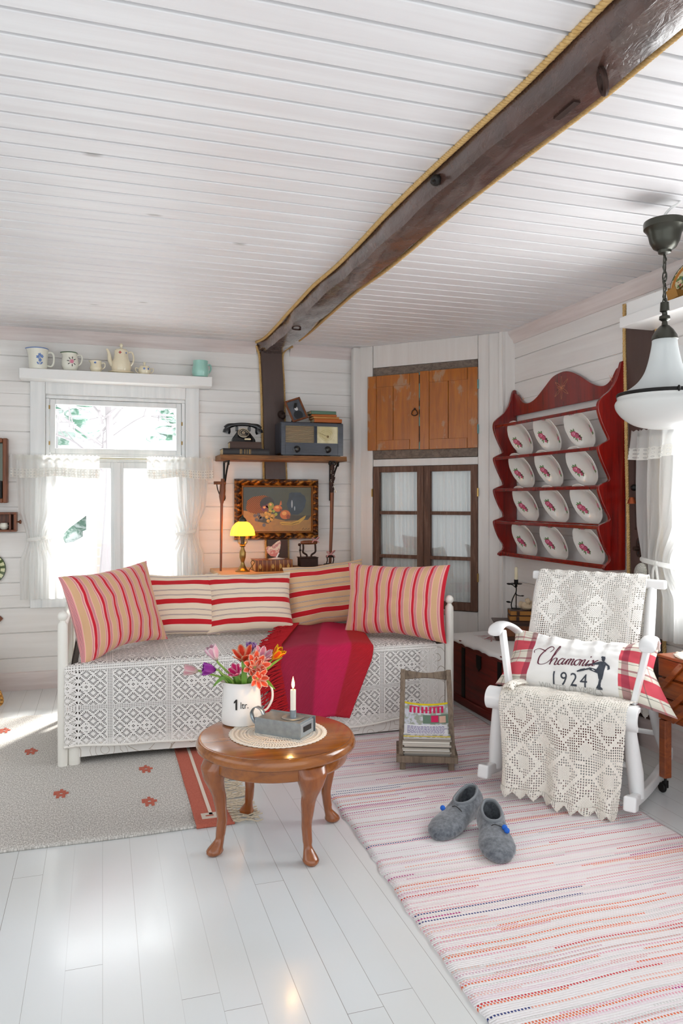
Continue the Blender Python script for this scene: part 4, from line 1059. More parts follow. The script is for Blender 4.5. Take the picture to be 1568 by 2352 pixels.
for x in (1.375, 1.465): b.tube(spline([(x+(.03 if x < 1.4 else -.03), 5.28, IZ+.066), (x+(.025 if x < 1.4 else -.025), 5.28, IZ+.082), (x, 5.28, IZ+.10), (x+.002, 5.28, IZ+.13), (x, 5.28, IZ+.165)], 5), .007, 8)
b.tube([(1.358, 5.28, IZ+.066), (1.352, 5.28, IZ+.11), (1.356, 5.28, IZ+.16)], .0045, 6); b.sph((1.354, 5.28, IZ+.115), .009, 8); b.sph((1.348, 5.28, IZ+.155), .011, 8)
obj('handle_posts', b, m_rust, t)
b = MB(); b.tube([(1.358, 5.28, IZ+.168), (1.38, 5.28, IZ+.170), (1.42, 5.28, IZ+.170), (1.465, 5.28, IZ+.170), (1.48, 5.28, IZ+.168)], [.010, .014, .015, .014, .009], 12); obj('wooden_grip', b, m_brownwood, t)
bow((1.462, 5.262, IZ+.185), .020, t)
t = thing('small_iron', 'tiny cast iron with a ribbon bow, beside the larger iron', 'iron', (1.57, 5.25, IZ))
b = MB(); b.prism([(1.525, 0), (1.61, 0), (1.612, .012), (1.595, .018), (1.535, .018), (1.523, .012)], 5.22, 5.27, TM((0, 0, IZ))); obj('iron_body', b, m_iron, t, bev=.002)
b = MB()
for x in (1.545, 1.592): b.tube([(x-.004, 5.245, IZ+.017), (x+.002, 5.245, IZ+.04), (x, 5.245, IZ+.065)], .0045, 6)
b.tube([(1.538, 5.245, IZ+.068), (1.60, 5.245, IZ+.068)], .008, 10); obj('handle', b, m_rust, t)
bow((1.568, 5.232, IZ+.085), .024, t)
# sticks
t = thing('walking_stick', 'thin dark brown stick with a T-shaped handle leaning left of the painting', 'stick', (.80, 5.30, .50))
t.location = (.80, 5.30, .807); t.matrix_basis = TM((.80, 5.30, .807))
b = MB(); b.tube([(.790, 5.32, .807), (.800, 5.34, 1.30)], [.008, .010], 10); obj('shaft', b, m_brownwood, t)
b = MB(); b.tube([(.800, 5.34, 1.28), (.803, 5.345, 1.33), (.808, 5.35, 1.40), (.808, 5.35, 1.455)], [.011, .022, .021, .012], 10); b.tube([(.745, 5.345, 1.425), (.83, 5.345, 1.425)], .011, 10); obj('head', b, m_brownwood, t)
b = MB(); b.tube(spline([(.765, 5.345, 1.42), (.772, 5.345, 1.38), (.785, 5.345, 1.345), (.79, 5.345, 1.325)], 5), .004, 6); obj('brace', b, m_rust, t)
t = thing('walking_stick', 'brown cane with silvery bands and a twisted dark grip, leaning right of the painting', 'cane', (1.59, 5.28, .83))
t.location = (1.60, 5.36, .829); t.matrix_basis = TM((1.60, 5.36, .829))
b = MB(); b.tube([(1.592, 5.33, .829), (1.606, 5.34, 1.10), (1.612, 5.345, 1.36)], [.011, .013, .015], 10); obj('shaft', b, m_brownwood, t)
b = MB(); b.tube(spline([(1.612, 5.345, 1.36), (1.607, 5.345, 1.42), (1.618, 5.345, 1.47), (1.612, 5.345, 1.52), (1.616, 5.345, 1.565)], 4), [.015+.004*((k*7) % 3)/2 for k in range(17)], 10); obj('twisted_grip', b, m_rust, t)
b = MB()
for k in range(10): b.sph((1.612+.014*sin(k*1.3), 5.332, 1.40+k*.013), .004, 6)
b.tube([(1.60, 5.345, 1.372), (1.632, 5.335, 1.37)], .004, 6); b.tube([(1.625, 5.335, 1.40), (1.64, 5.33, 1.36)], .005, 6)
obj('silver_bands', b, mat('silver_beads', '#cfc9bd', .3, .7), t)
b = MB()
for s in (-1, 1): b.tube([(1.615+s*.014+.012*cos(a), 5.345, 1.575+.012*sin(a)) for a in [2*PI*k/14 for k in range(14)]], .006, 6, closed=True)
obj('curled_top', b, m_iron, t)

# ------------------------------------------------------------------ plate rack
t = thing('plate_rack', 'cherry red wooden wall plate rack with scalloped sides, four tiers of plates', 'rack', (2.65, 4.05, .92))
Ya, Yb = 3.515, 4.665
side = [(2.742, 2.065), (2.722, 2.068), (2.712, 2.05), (2.700, 2.005), (2.680, 1.955), (2.645, 1.905), (2.60, 1.87), (2.572, 1.84), (2.566, 1.80), (2.582, 1.745), (2.608, 1.69), (2.628, 1.655), (2.634, 1.632), (2.60, 1.615), (2.574, 1.60), (2.568, 1.58),
        (2.585, 1.53), (2.615, 1.47), (2.636, 1.43), (2.636, 1.41), (2.60, 1.395), (2.574, 1.382), (2.568, 1.362), (2.585, 1.31), (2.615, 1.25), (2.638, 1.212), (2.638, 1.19), (2.60, 1.175), (2.574, 1.165), (2.568, 1.145), (2.585, 1.09), (2.615, 1.03), (2.640, .995), (2.640, .968), (2.612, .945), (2.602, .93), (2.612, .918), (2.742, .918)]
SM = Matrix(((1, 0, 0, 0), (0, 1, 0, 0), (0, 0, 1, 0), (0, 0, 0, 1)))
for yy in (Ya, Yb): b = MB(); b.prism([(p.x, p.z) for p in spline([(x, 0, z) for x, z in side[:-1]], 3)]+[(2.742, .918)], yy-.011, yy+.011); obj('side_panel', b, m_cherry, t, bev=.003)
hd = [(Ya+.011, 1.885)]+[(q.x, q.z) for q in spline([(Ya+.011, 0, 2.04), (3.56, 0, 2.03), (3.61, 0, 1.975), (3.68, 0, 1.955), (3.78, 0, 1.985), (3.90, 0, 2.05), (4.0, 0, 2.09), (4.08, 0, 2.10), (4.18, 0, 2.085), (4.28, 0, 2.03), (4.38, 0, 1.975), (4.47, 0, 1.955), (4.55, 0, 1.975), (4.61, 0, 2.03), (Yb-.011, 0, 2.045)], 5)]+[(Yb-.011, 1.885)]
b = MB(); b.prism(hd, -.008, .008, Matrix(((0, 1, 0, 2.728), (1, 0, 0, 0), (0, 0, 1, 0), (0, 0, 0, 1)))); obj('scalloped_header', b, m_cherry, t, bev=.003)
b = MB(); fc = lambda y, z: (2.7185, 4.08-y, 2.0+z)
for a, l in ((PI/2, .075), (-PI/2, .07), (.6, .085), (PI-.6, .08), (.25, .04), (PI-.2, .045), (-.55, .085), (PI+.55, .085)):
    for off in (-.006, .006): ribbon(b, [(l*k*.2*cos(a)-off*sin(PI*k/5)*sin(a)*1.2, l*k*.2*sin(a)+off*sin(PI*k/5)*cos(a)*1.2) for k in range(6)], .0018, fc)
fc2 = lambda y, z: (2.7185, 3.60-y, 1.985+z)
for a in (.3, 1.2, 2.1, 3.9, 5.2): ribbon(b, [(.022*k*.25*cos(a), .022*k*.25*sin(a)) for k in range(5)], .002, fc2); ribbon(b, [(-.93+.02*k*.25*cos(a), .022*k*.25*sin(a)) for k in range(5)], .002, fc2)
obj('carving', b, mat('carved_lines', '#d98a5e', .5), t)
shz = [1.600, 1.388, 1.170, .934]
for i, z in enumerate(shz):
    b = MB(); x0 = 2.648 if i < 3 else 2.612
    b.box(x0, 2.738, Ya+.012, Yb-.012, z-.010, z); obj('shelf', b, m_cherry, t, bev=.002)
for z in (1.808, 1.588, 1.372, 1.152):
    b = MB(); b.box(2.575, 2.587, Ya+.010, Yb-.010, z-.010, z+.010); obj('rail', b, m_cherry, t, bev=.004)
b = MB(); b.box(2.612, 2.622, Ya+.012, Yb-.012, .934, .950); obj('rail', b, m_cherry, t, bev=.002)
# plates: lean forward against the rail
PD = .260; R = PD/2
pm0 = lambda: None
def make_plate():
    t = thing('plate', '', 'plate', (0, 0, 0), world=False)
    b = plate_lathe(R, .020, .004, n=48, lob=lambda a, r, z: 1+(.012*abs(sin(a*6)) if r > R*.9 else 0)); obj('plate_body', b, m_porc, t, local=True, ang=60)
    h = lambda r: interp([(0, .0044), (R*.58, .0044), (R*.66, .0145), (R*.98, .0222)], r)+.0006
    f = lambda x, y: (x, y, h(math.hypot(x, y)))
    # rose sprays: rose flowers, leaves
    b = MB(); bl = MB(); bg = MB(); f2 = lambda x, y: (x, y, h(math.hypot(x, y))+.0004); f3 = lambda x, y: (x, y, h(math.hypot(x, y))+.0008)
    def rose(x, y, q):
        for k in range(7): a = 2*PI*k/7+q*9; disc2d(b, x+.0075*q*cos(a), y+.0075*q*sin(a), .0072*q, .0062*q, a, f, 10)
        for k in range(5): a = 2*PI*k/5; disc2d(bl, x+.005*q*cos(a), y+.005*q*sin(a), .0046*q, .0026*q, a+1.2, f2, 8)
    for cl in (((-.084, -.010, 1.25), (-.064, -.026, 1.25), (-.052, -.046, .9)), ((.098, -.030, .75), (.102, -.016, .6)), ((.016, .105, .7), (.000, .106, .7))):
        b = MB()
        for (x, y, q) in cl: rose(x, y, q)
        obj('rose_spray', b, m_rose, t, local=True); obj('rose_centres', bl, m_rosel, t, local=True); bl = MB()
    for cl in (((-.074, .010, 1.2), (-.084, .012, 1.9), (-.092, .006, 2.6)), ((-.086, -.030, 3.3), (-.078, -.040, 4.1), (-.072, -.050, 4.6)), ((-.044, -.034, .4), (-.040, -.044, 5.6), (-.046, -.054, 4.6)), ((.098, -.044, 4.6), (.106, -.040, 5.2)), ((.104, .000, 1.5),), ((.032, .102, .2),), ((-.018, .104, 3.),)):
        bg = MB()
        for (x, y, a) in cl: disc2d(bg, x, y, .0105, .0042, a, f)
        obj('leaf_spray', bg, m_leafd, t, local=True)
    return t
pl0 = make_plate(); first = True
rows = ['top', 'second', 'third', 'bottom']; cols = ['left', 'middle', 'right']
for i, z in enumerate(shz):
    ys = [(4.44, 4.12, 3.785), (4.42, 4.10, 3.76), (4.37, 4.04, 3.72), (4.39, 4.05, 3.70)][i]
    for j, y in enumerate(ys):
        rail = (2.587, (1.808, 1.588, 1.372, 1.152)[i])
        xb = 2.700; ang = math.atan2(xb-rail[0]-.010, rail[1]-z)
        cz = z+R*cos(ang)+.003; cx = xb-R*sin(ang)+.018
        o = pl0 if first else dup(pl0, (0, 0, 0)); first = False
        lab = f'white rose-decorated plate, {cols[j]} one of the {rows[i]} tier of the red rack'
        o['label'] = lab; o['group'] = 'rose plates in the red rack'
        # local z (face) -> towards room (-x) and down; local x -> viewer's right (-y)
        zax = Vector((-cos(ang), 0, -sin(ang))); xax = Vector((0, -1, 0)); 
        m = basis((cx, y, cz), xax, zax.cross(xax), zax) @ rotm(rz=rad([4, -6, 8, 2, -3, 5][(i*3+j) % 6]))
        o.matrix_basis = m
# ------------------------------------------------------------------ daybed
m_valance = mat('rose_line_fabric', rough=.9, fn=lambda b: (lambda u: (lambda d, n: {
    'Base Color': mix(sstep(ab(fr(d*5.2+n*1.1)-.5), .055, .03)*1.0, col('#e9e6e1'), col('#b3a698'))})(
    voro(vec(u[0]*8., u[1]*8.+u[2]*8., 0.), 1.0), noise(vec(u[0], u[2], 0.), 9., 2)))(coords()))
def f_bedlace():
    u, v, _ = coords('UV')
    QX, QY = .287, .215                       # one crocheted block in metres
    gx = fr(u/QX); gy = fr(v/QY)
    ex = mn(gx, 1.0-gx)*QX; ey = mn(gy, 1.0-gy)*QY
    hx = fr(u*120.); hy = fr(v*120.)
    dots = mn(sstep(ab(hx-.5), .28, .21), sstep(ab(hy-.5), .28, .21))
    band = mx((ex < .0125)*dots, (ey < .0125)*dots)
    a = .0325
    p = (gx-.5)*QX; q = (gy-.5)*QY
    s = (p+q)/(2*a); t = (p-q)/(2*a)
    ls = fr(s)-.5; lt = fr(t)-.5
    x = (ls+lt)*a; y = (ls-lt)*a
    r = hyp(x, y)/a; th = at2(y, x)
    dia = ab(x/a)+ab(y/a)
    pet = sstep(sn(th*14.+.8), -.05, .3)*sstep(dia, .36, .42)*sstep(dia, .86, .78)
    px = ab(p/a); py_ = ab(q/a)
    mid = (mx(ab(px-1.0), py_) < .55)
    four = mx(sstep(hyp(ab(px-1.0)-.15, py_), .095, .07), sstep(hyp(px-1.0, py_-.15), .095, .07))
    lim = mn((px < 3.9)*1.0, (py_ < 2.95)*1.0)
    return mx(band, mix_f(mid, pet*lim, four))
def mix_f(f, a, b): return a*(1.0-f)+b*f
m_bedlace = translucent_mat('crocheted_bedspread', '#f5f2ee', '#efe9df', .10, alpha=f_bedlace, rough=.95,
    fn=lambda b: (lambda u: {'Normal': bump(sn(u[0]*900.)*.4+noise(vec(u[0]*25., u[1]*25., 0.), 2., 2)*1.2, .0009, .5)})(coords('UV')))
m_under = mat('shaded_taupe', '#40352c', .95)  # brown underlay colour, darkened to give the shade in the lace holes
m_bedwhite = mat('bed_frame_white', '#efece4', .35)
bed = thing('daybed', 'white wooden daybed with round ball-topped posts and a rose-patterned mattress cover', 'bed', (.85, 4.34, 0))
BX0, BX1, BY0, BY1 = -.185, 1.885, 3.935, 4.80
def bed_post(x, y, h, r=.024, ball=True, name='post'):
    b = MB(); b.lathe([(r*.9, 0), (r, .01), (r, h-.09), (r*.95, h-.065), (r*.6, h-.055)]+([(r*.55, h-.05)]+[(max(.0005, r*1.02*cos(a)), h-.025+r*1.02*sin(a)) for a in [rad(q) for q in range(-65, 91, 15)]] if ball else [(r*.5, h-.05), (.0005, h-.05)]), 24, (x, y, 0))
    return obj(name, b, m_bedwhite, bed)
for x in (BX0, BX1):
    bed_post(x, BY0, .762); bed_post(x, BY1, .762)
    b = MB(); b.tube([(x, BY0, .655), (x, BY1, .655)], .016, 12); b.tube([(x, BY0, .28), (x, BY1, .28)], .016, 12)
    for k in range(1, 6): b.tube([(x, lerp(BY0, BY1, k/6), .28), (x, lerp(BY0, BY1, k/6), .655)], .009, 8)
    obj('end_rails', b, m_bedwhite, bed)
for x in (BX0+.052, BX1-.052):
    b = MB(); b.lathe([(.026, 0), (.030, .012), (.030, .13)], 20, (x, BY0+.012, 0)); obj('leg', b, m_bedwhite, bed)
b = MB(); b.box(BX0+.03, BX1-.03, BY1-.02, BY1, .28, .655); obj('back_panel', b, m_bedwhite, bed)
def fval(u, v):
    x0, x1, y0 = BX0+.035, BX1-.028, BY0+.0
    P = [(x0, BY1-.03), (x0, y0), (x1, y0), (x1, BY1-.03)]; L_ = [0, .83, .83+x1-x0, 1.66+x1-x0]; s = u*L_[-1]
    for i in range(3):
        if s <= L_[i+1]+1e-6: f = (s-L_[i])/(L_[i+1]-L_[i]); x = lerp(P[i][0], P[i+1][0], f); y = lerp(P[i][1], P[i+1][1], f); break
    return (x, y+.006*sin(x*9)*(1-v), lerp(.030+.012*sin(s*1.7), .488, v))
b = MB(); b.grid(fval, 120, 8); obj('mattress_cover', b, m_valance, bed, ang=50)
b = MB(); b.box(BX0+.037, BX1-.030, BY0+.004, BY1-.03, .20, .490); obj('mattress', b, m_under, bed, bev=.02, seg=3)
b = MB(); b.grid(lambda u, v: (lerp(-.128, 1.70, u), BY0-.006, lerp(.125, .465, v)), 10, 4); obj('lace_shade_sheet', b, m_under, bed, solid=.003)  # added dark sheet, stands in for the shade behind the lace holes
# lace bedspread: a sheet over the top, the front and partly round the left end
bs = thing('bedspread', 'white crocheted lace bedspread of flower squares draped over the daybed', 'bedspread', (.85, 4.2, .50))
def fbs(u, v):
    s = lerp(-.215, 1.80, u)         # along the bed, left part falls over the end
    d = v*1.23                        # from the back edge forward then down
    top = .80
    x = s; z = .497; y = BY1-.04-d
    # over the front edge
    rr = .03
    if d > top-rr:
        q = d-(top-rr)
        if q < rr*PI/2: y = BY0-.022+rr-rr*sin(q/rr); z = .497-rr+rr*cos(q/rr)
        else:
            dn = q-rr*PI/2; z = .467-dn
            right = sm(max(0, min(1, (s-1.1)/.7)))
            y = BY0-.022-.012*sin(s*6.5+1)*dn/.4-.006*sin(s*19)*dn/.4-.012*dn
    x0 = BX0+.052
    if s < x0+.02 and z > 0:
        k = (x0+.02-s)
        if d > top-rr: 
            a = min(k/.05, PI/2*1.2); x = x0+.02-.045*sin(a)-.010; y = y+.02*(1-cos(a))+max(0, k-.06)*.9-.02*sin(k*30); 
            x = x-.018*sin(k*40)
        else: x = x0+.02-k*.15; z = z-max(0, k-.02)*1.0
    else: z += .0
    hem = .0
    if d > top:
        # hem rises gently towards the right and sags left of the table
        z = .467-(.467-(.088+.022*sin(s*2.3+2.4)+.015*sm(max(0, min(1, (s-1.3)/.5)))))*min(1, max(0, (.467-z))/.395)
    if d < top-rr: z += .004*sin(s*11+d*7)*sin(d*9)
    return (x, y, z)
b = MB(); b.grid(fbs, 200, 90, uvs=(2.015, 1.215), uvo=(.037, .075)); obj('lace_cloth', b, m_bedlace, bs, ang=180)
def flip_uv(b): pass
def fhem(u, v):
    p = fbs(u, 1.0); return (p[0], p[1]-.003, p[2]+.004-.010*v+.002*sin(u*900)*v)
b = MB(); b.grid(fhem, 300, 1); obj('crochet_hem', b, mat('cream_cotton', '#efebe3', .95), bs, ang=180, solid=.004)

# ------------------------------------------------------------------ cushions
def stripes_A(beige, red, name):      # vertical ticking: u runs across the stripes
    def f(b):
        u, v, _ = coords('UV'); k = fr(u/.0835+.15)
        R_, P_, B_, D_, W_ = col(red), col('#f0a39f'), col(beige), col('#a56f7c'), col('#f3dcc6')
        st = [(0, R_), (.175, P_), (.215, D_), (.23, P_), (.245, D_), (.26, P_), (.275, D_), (.29, P_), (.305, D_), (.32, P_), (.335, D_), (.35, P_), (.40, W_), (.415, B_), (.80, W_), (.815, P_), (.84, D_), (.85, P_), (.865, D_), (.875, P_), (.89, D_), (.90, P_), (.935, W_), (.95, P_)]
        n = noise(vec(u*400., v*400., 0.), 1., 2)
        return {'Base Color': ramp(k, st, True), 'Normal': bump(n, .0006, .5)}
    return mat(name, rough=.85, fn=f, sheen=.2)
def stripes_B(cream, name, ph=.0):
    def f(b):
        u, v, _ = coords('UV'); k = fr(v/.128+ph)
        R_, B_, D_ = col('#c9081c'), col(cream), col('#8a6a74')
        L_ = col('#efe0cc')
        st = [(0, R_), (.23, L_), (.25, B_), (.40, D_), (.412, L_), (.424, D_), (.436, L_), (.448, D_), (.458, B_), (.66, D_), (.672, L_), (.684, D_), (.696, L_), (.708, D_), (.718, B_), (.965, L_), (.985, R_)]
        n = noise(vec(u*400., v*400., 0.), 1., 2)
        return {'Base Color': ramp(k, st, True), 'Normal': bump(n, .0006, .5)}
    return mat(name, rough=.85, fn=f, sheen=.2)
def pillow_mesh(w, h, t, seed=0, pull=.07, wr=.006, nu=44, nv=34, ears=.0, sag=0., bend=None):
    def P(a, c, sgn):
        u = a*2-1; v = c*2-1
        x = w/2*u*(1-pull*(1-v*v)); z = h/2*v*(1-pull*(1-u*u)*1.0)
        e = max(0, (1-abs(u)**2.6))*max(0, (1-abs(v)**2.6))
        th = t/2*(e**.55)
        n = mnoise.noise(Vector((u*2.2+seed, v*2.2, sgn*3.1+seed)))
        n2 = mnoise.noise(Vector((u*5+seed*2, v*5, sgn*1.7)))
        # corner gathers
        cd = max(0, 1-math.hypot(1-abs(u), 1-abs(v))/.6)
        g = wr*.9*cd*sin(math.atan2(1-abs(v), 1-abs(u))*14+seed)
        y = sgn*(th+(wr*1.6*n+wr*.8*n2+g)*min(1, e*3)) 
        z -= sag*(1-v)*.5*abs(u)*h
        z += .006*mnoise.noise(Vector((u*2, seed, 0)))*v
        p = Vector((x, y, z))
        return bend(p, u, v) if bend else p
    b = MB()
    b.grid(lambda a, c: P(a, c, -1), nu, nv, uvs=(w, h), uvo=(-w/2, -h/2))
    b.grid(lambda a, c: P(a, c, 1), nu, nv, uvs=(w, h), uvo=(-w/2, -h/2), flip=True)
    return b, P
mA = stripes_A('#ddb087', '#cf0f2b', 'ticking_stripe')
mB1 = stripes_B('#efdcc4', 'cream_red_stripe', .12); mB2 = stripes_B('#e0bb90', 'tan_red_stripe', .0)
def cushion(label, base_l, base_r, w, h, t, lean_dir, lean, m, seed, tilt=0, group=None, up=0, **k):
    bl, br = Vector(base_l), Vector(base_r); x = (br-bl).normalized(); ld = Vector((lean_dir[0], lean_dir[1], 0)).normalized()
    z = (Vector((0, 0, 1))*cos(rad(lean))+ld*sin(rad(lean))); z = (z-x*z.dot(x)).normalized(); y = z.cross(x)
    c = (bl+br)/2+z*(h/2+up)
    mm = basis(c, x, y, z) @ rotm(ry=rad(tilt))
    b, P = pillow_mesh(w, h, t, seed, **k)
    o = obj('cushion', b, m, ang=180); o.matrix_basis = mm
    tag(o, label, 'cushion', group); return o, mm, P
GC = 'striped cushions on the daybed'
cushion('cream cushion with horizontal red stripes, second from the left', (.24, 4.53, .505), (.64, 4.53, .505), .47, .385, .15, (-.1, 1), 24, mB1, 3, tilt=1)
cushion('wide cream cushion with horizontal red stripes in the middle of the daybed', (.605, 4.52, .505), (1.105, 4.50, .505), .53, .375, .16, (0, 1), 22, mB1, 8, tilt=0)
cushion('tan cushion with horizontal red stripes, partly behind the right-end cushion', (1.14, 4.60, .505), (1.62, 4.60, .52), .54, .40, .15, (.05, 1), 16, mB2, 12, tilt=-3)
cushion('large pink and beige ticking-striped cushion at the left end of the daybed', (-.10, 3.985, .508), (.335, 4.43, .520), .66, .44, .17, (-.72, .69), 17, mA, 21, tilt=-2, pull=.085, sag=.06)
cushion('large pink and beige ticking-striped cushion at the right end of the daybed', (1.42, 4.33, .512), (1.80, 3.905, .515), .67, .42, .17, (.74, .67), 10, mA, 33, tilt=-1, pull=.085, sag=.05)

# ------------------------------------------------------------------ red throw
m_throw = mat('wool_throw', rough=.95, fn=lambda b: (lambda u: (lambda tw: {
    'Base Color': mix(sstep(sn((u[0]+u[1])*900.), .2, .8)*sstep(u[1], .45, .9)*.35, ramp(u[0], [(0, col('#8a0a14')), (.16, col('#a00a16')), (.175, col('#a50a35')), (.47, col('#980830')), (.50, col('#c20648')), (.78, col('#cb0547')), (.80, col('#b0040a')), (1, col('#bb0509'))]), col('#d9608a')),
    'Normal': bump(sn((u[0]*.6+u[1])*700.)+noise(vec(u[0]*50., u[1]*50., 0.), 4., 3), .0012, .6)})(0))(coords('UV')))
th = thing('throw_blanket', 'crimson and magenta wool throw with a red fringe draped over the daybed front', 'blanket', (1.2, 4.1, .52))
def fth(u, v):
    d = v*1.02                          # metres from the back
    back = interp([(0, 1.095), (.62, .82), (.75, .79), (1.02, .865)], d)  # left border
    right = interp([(0, 1.565), (.62, 1.43), (.75, 1.40), (1.02, 1.27)], d)
    x = lerp(back, right, u)
    y = 4.60-d; z = .512+.016*(sin(u*PI)**.5 if 0 < u < 1 else 0)+.006*sin(u*14+v*4)
    if d > .66:
        q = d-.66; a = min(q/.035, PI/2)
        y = 3.94-.035*sin(a)-.012-.010*sin(u*11+.7)*min(1, q*4)-.022*min(1, q*2); z = z-.035*(1-cos(a))-max(0, q-.055)*1.0*(1.14)
    return (x, y, z)
b = MB(); b.grid(fth, 70, 80); obj('throw_cloth', b, m_throw, th, ang=180, solid=.006, off=1)
m_fr = mat('red_fringe', '#b00c1a', .95)
b = MB(); random.seed(9)
for k in range(150):
    v = .03+.95*k/150+random.uniform(-.004, .004); p = Vector(fth(.10, v)); L_ = .10+random.random()*.03
    onf = v > .68
    dx = -.55-random.random()*.4; dz = -.3-.7*random.random() if onf else 0; dy = -.3-.9*random.random() if not onf else -.12
    pts = [p+Vector((.035, 0, .012) if not onf else (.035, -.018, 0))]
    for s in range(1, 5):
        f = s/4; q = p+Vector((dx*L_*f+random.uniform(-.008, .008), dy*L_*f*.4+(-.016 if onf else 0), dz*L_*f+(.014-.006*f if not onf else 0)+random.uniform(-.004, .004)))
        pts.append(q)
    b.tube(spline(pts, 2), .0038, 5)
obj('fringe', b, m_fr, th)['kind'] = 'stuff'
# ------------------------------------------------------------------ rugs
def f_rag(b):
    x, y, z = coords()
    yy = y+(noise(vec(x*1.5, y*1.5, 0.), 1.2, 2)-.5)*.02
    p = .0082; row = fl(yy/p); ry = fr(yy/p)
    seg = fl((x+wn(vec(row, 1., 0.))*3.)/.62)
    v1 = wn(vec(row, seg, 2.)); v2 = wn(vec(row, 7., 3.)); v3 = wn(vec(row, seg, 9.))
    Wt, Wp, Wg, Pk, Rd, Mg, Or, Nv, Sl = col('#f4f0f0'), col('#f0dfe6'), col('#dedcda'), col('#e9a9b9'), col('#d3323a'), col('#b81f7e'), col('#e8704a'), col('#2c3a7c'), col('#efa894')
    base = ramp(v2, [(0, Wt), (.34, Wp), (.44, Wt), (.66, Wg), (.74, Wp), (.80, Wt)], True)
    acc = ramp(v1, [(0, Wt), (.36, Wp), (.42, Pk), (.50, Wt), (.64, Pk), (.73, Rd), (.80, Mg), (.855, Or), (.90, Nv), (.92, Sl), (.95, Wg)], True)
    dash = sstep(sn(x*640.+row*2.1), -.7, .2)
    warm = sstep(noise(vec(x*.2, y, 0.), 1.1, 2), .45, .6)
    tint = mix(warm*.22, base, col('#f0cdbd'))
    c = mix(dash*sstep(ab(ry-.5), .48, .34)*(.45+.55*(v3 > .4)), tint, acc)
    h = ab(sn(x*320.+row*1.57))*.6+sstep(ab(ry-.5), .5, .1)
    return {'Base Color': c, 'Normal': bump(h+noise(vec(x*60., y*60., 0.), 3., 2)*.5, .0022, .8)}
m_rag = mat('rag_weave', rough=.95, fn=f_rag)
def frag(u, v):
    y = lerp(.3, 4.62, v); xl = .955+.012*wob(y*5, 3)+.006*sin(y*60)*wob(y*2, 1)-.006; xr = 2.135+.012*wob(y*4, 9)-.02*sm(max(0, min(1, (2.6-y)/1.2)))
    if y < 3.2: xl -= .028*(3.2-y)
    x = lerp(xl, xr, u)
    return (x, y, .011+.0025*mnoise.noise(Vector((x*4, y*4, 1)))-.006*(max(0, abs(u-.5)-.492)/.008))
b = MB(); b.grid(frag, 60, 220)
t = thing('rag_rug', 'long rag rug woven in white, pink and red streaks under the rocking chair', 'rug', (1.55, 2.5, 0))
obj('weave', b, m_rag, t, solid=.010, off=-1, ang=180)
m_rug = mat('grey_wool_weave', rough=.98, fn=lambda b: (lambda p: (lambda n, n2: {
    'Base Color': mix(sstep(n, .35, .68), col('#a8a39c'), col('#ebe7e1')), 'Normal': bump(n, .003, .8)})(
    noise(vec(p[0]*190., p[1]*90., 0.), 1., 4, .7), 0))(coords()))
m_rust_w = mat('terracotta_wool', rough=.98, fn=lambda b: (lambda p: {'Base Color': mix(noise(vec(p[0]*150., p[1]*90., 0.), 1., 3), col('#a9503d'), col('#cd7460')), 'Normal': bump(noise(vec(p[0]*190., p[1]*90., 0.), 1., 3), .002, .7)})(coords()))
m_creamwool = mat('cream_wool', '#e3d5c6', .98)
t = thing('wool_rug', 'flat grey wool rug with terracotta end band and small motifs, running under the daybed', 'rug', (-.4, 3.9, 0))
xe = lambda y: .50-.012*sin(y*4)
b = MB(); b.grid(lambda u, v: (lerp(-1.55, .355-.0*v, u), lerp(3.035-.004*sin(u*17), 4.90, v), .009+.002*mnoise.noise(Vector((u*9, v*9, 0)))), 70, 60); obj('grey_field', b, m_rug, t, solid=.008, off=-1, ang=180)
b = MB(); b.grid(lambda u, v: (lerp(.355, xe(lerp(3.0, 4.9, v)), u), lerp(3.030+.0*u, 4.90, v), .009+.001*sin(v*30)), 12, 60); obj('terracotta_band', b, m_rust_w, t, solid=.008, off=-1, ang=180)
b = MB(); b.box(.418, .432, 3.13, 4.85, .008, .0112); b.box(.385, .45, 3.095, 3.15, .008, .0112)
b.tf(Matrix.Identity(4)); obj('cream_line', b, m_creamwool, t)
b = MB(); b.box(.402, .434, 3.115, 3.127, .0108, .0116); obj('band_motif', b, m_rust_w, t)
def motif(x, y):
    b = MB(); u = .020
    for i, j in ((-2, 0), (-1, 0), (0, 0), (1, 0), (2, 0), (-1, 1), (1, 1), (0, -1), (-1, -1), (0, 1), (1, -1), (0, 2), (-2, 1), (-1, -2), (1, -2)):
        if (i, j) in ((0, 0),): continue
        b.box(x+i*.0125-.0063, x+i*.0125+.0063, y+j*u-.0101, y+j*u+.0101, .009, .0118)
    obj('woven_motif', b, m_rust_w, t)
for x, y in ((-.174, 3.553), (.199, 3.757), (.192, 3.347), (-.525, 4.624), (-.55, 3.75), (-.9, 3.35), (-.35, 4.2)): motif(x, y)
b = MB(); random.seed(3)
for k in range(62):
    y = 3.045+k*.0295
    if y > 4.85: break
    for s in range(3):
        L_ = .10+random.random()*.03; dy = random.uniform(-.03, .03); pts = []
        for i in range(6):
            f = i/5; pts.append((xe(y)-.004+L_*f, y+dy*f+.008*sin(f*9+k*2+s*2), .006+.006*abs(sin(f*5+s+k))))
        b.tube(pts, .0028, 5)
    b.sph((xe(y)+.006, y, .008), .006, 6)
obj('tassel_fringe', b, mat('tassel_cotton', '#cdbda6', .95), t)['kind'] = 'stuff'

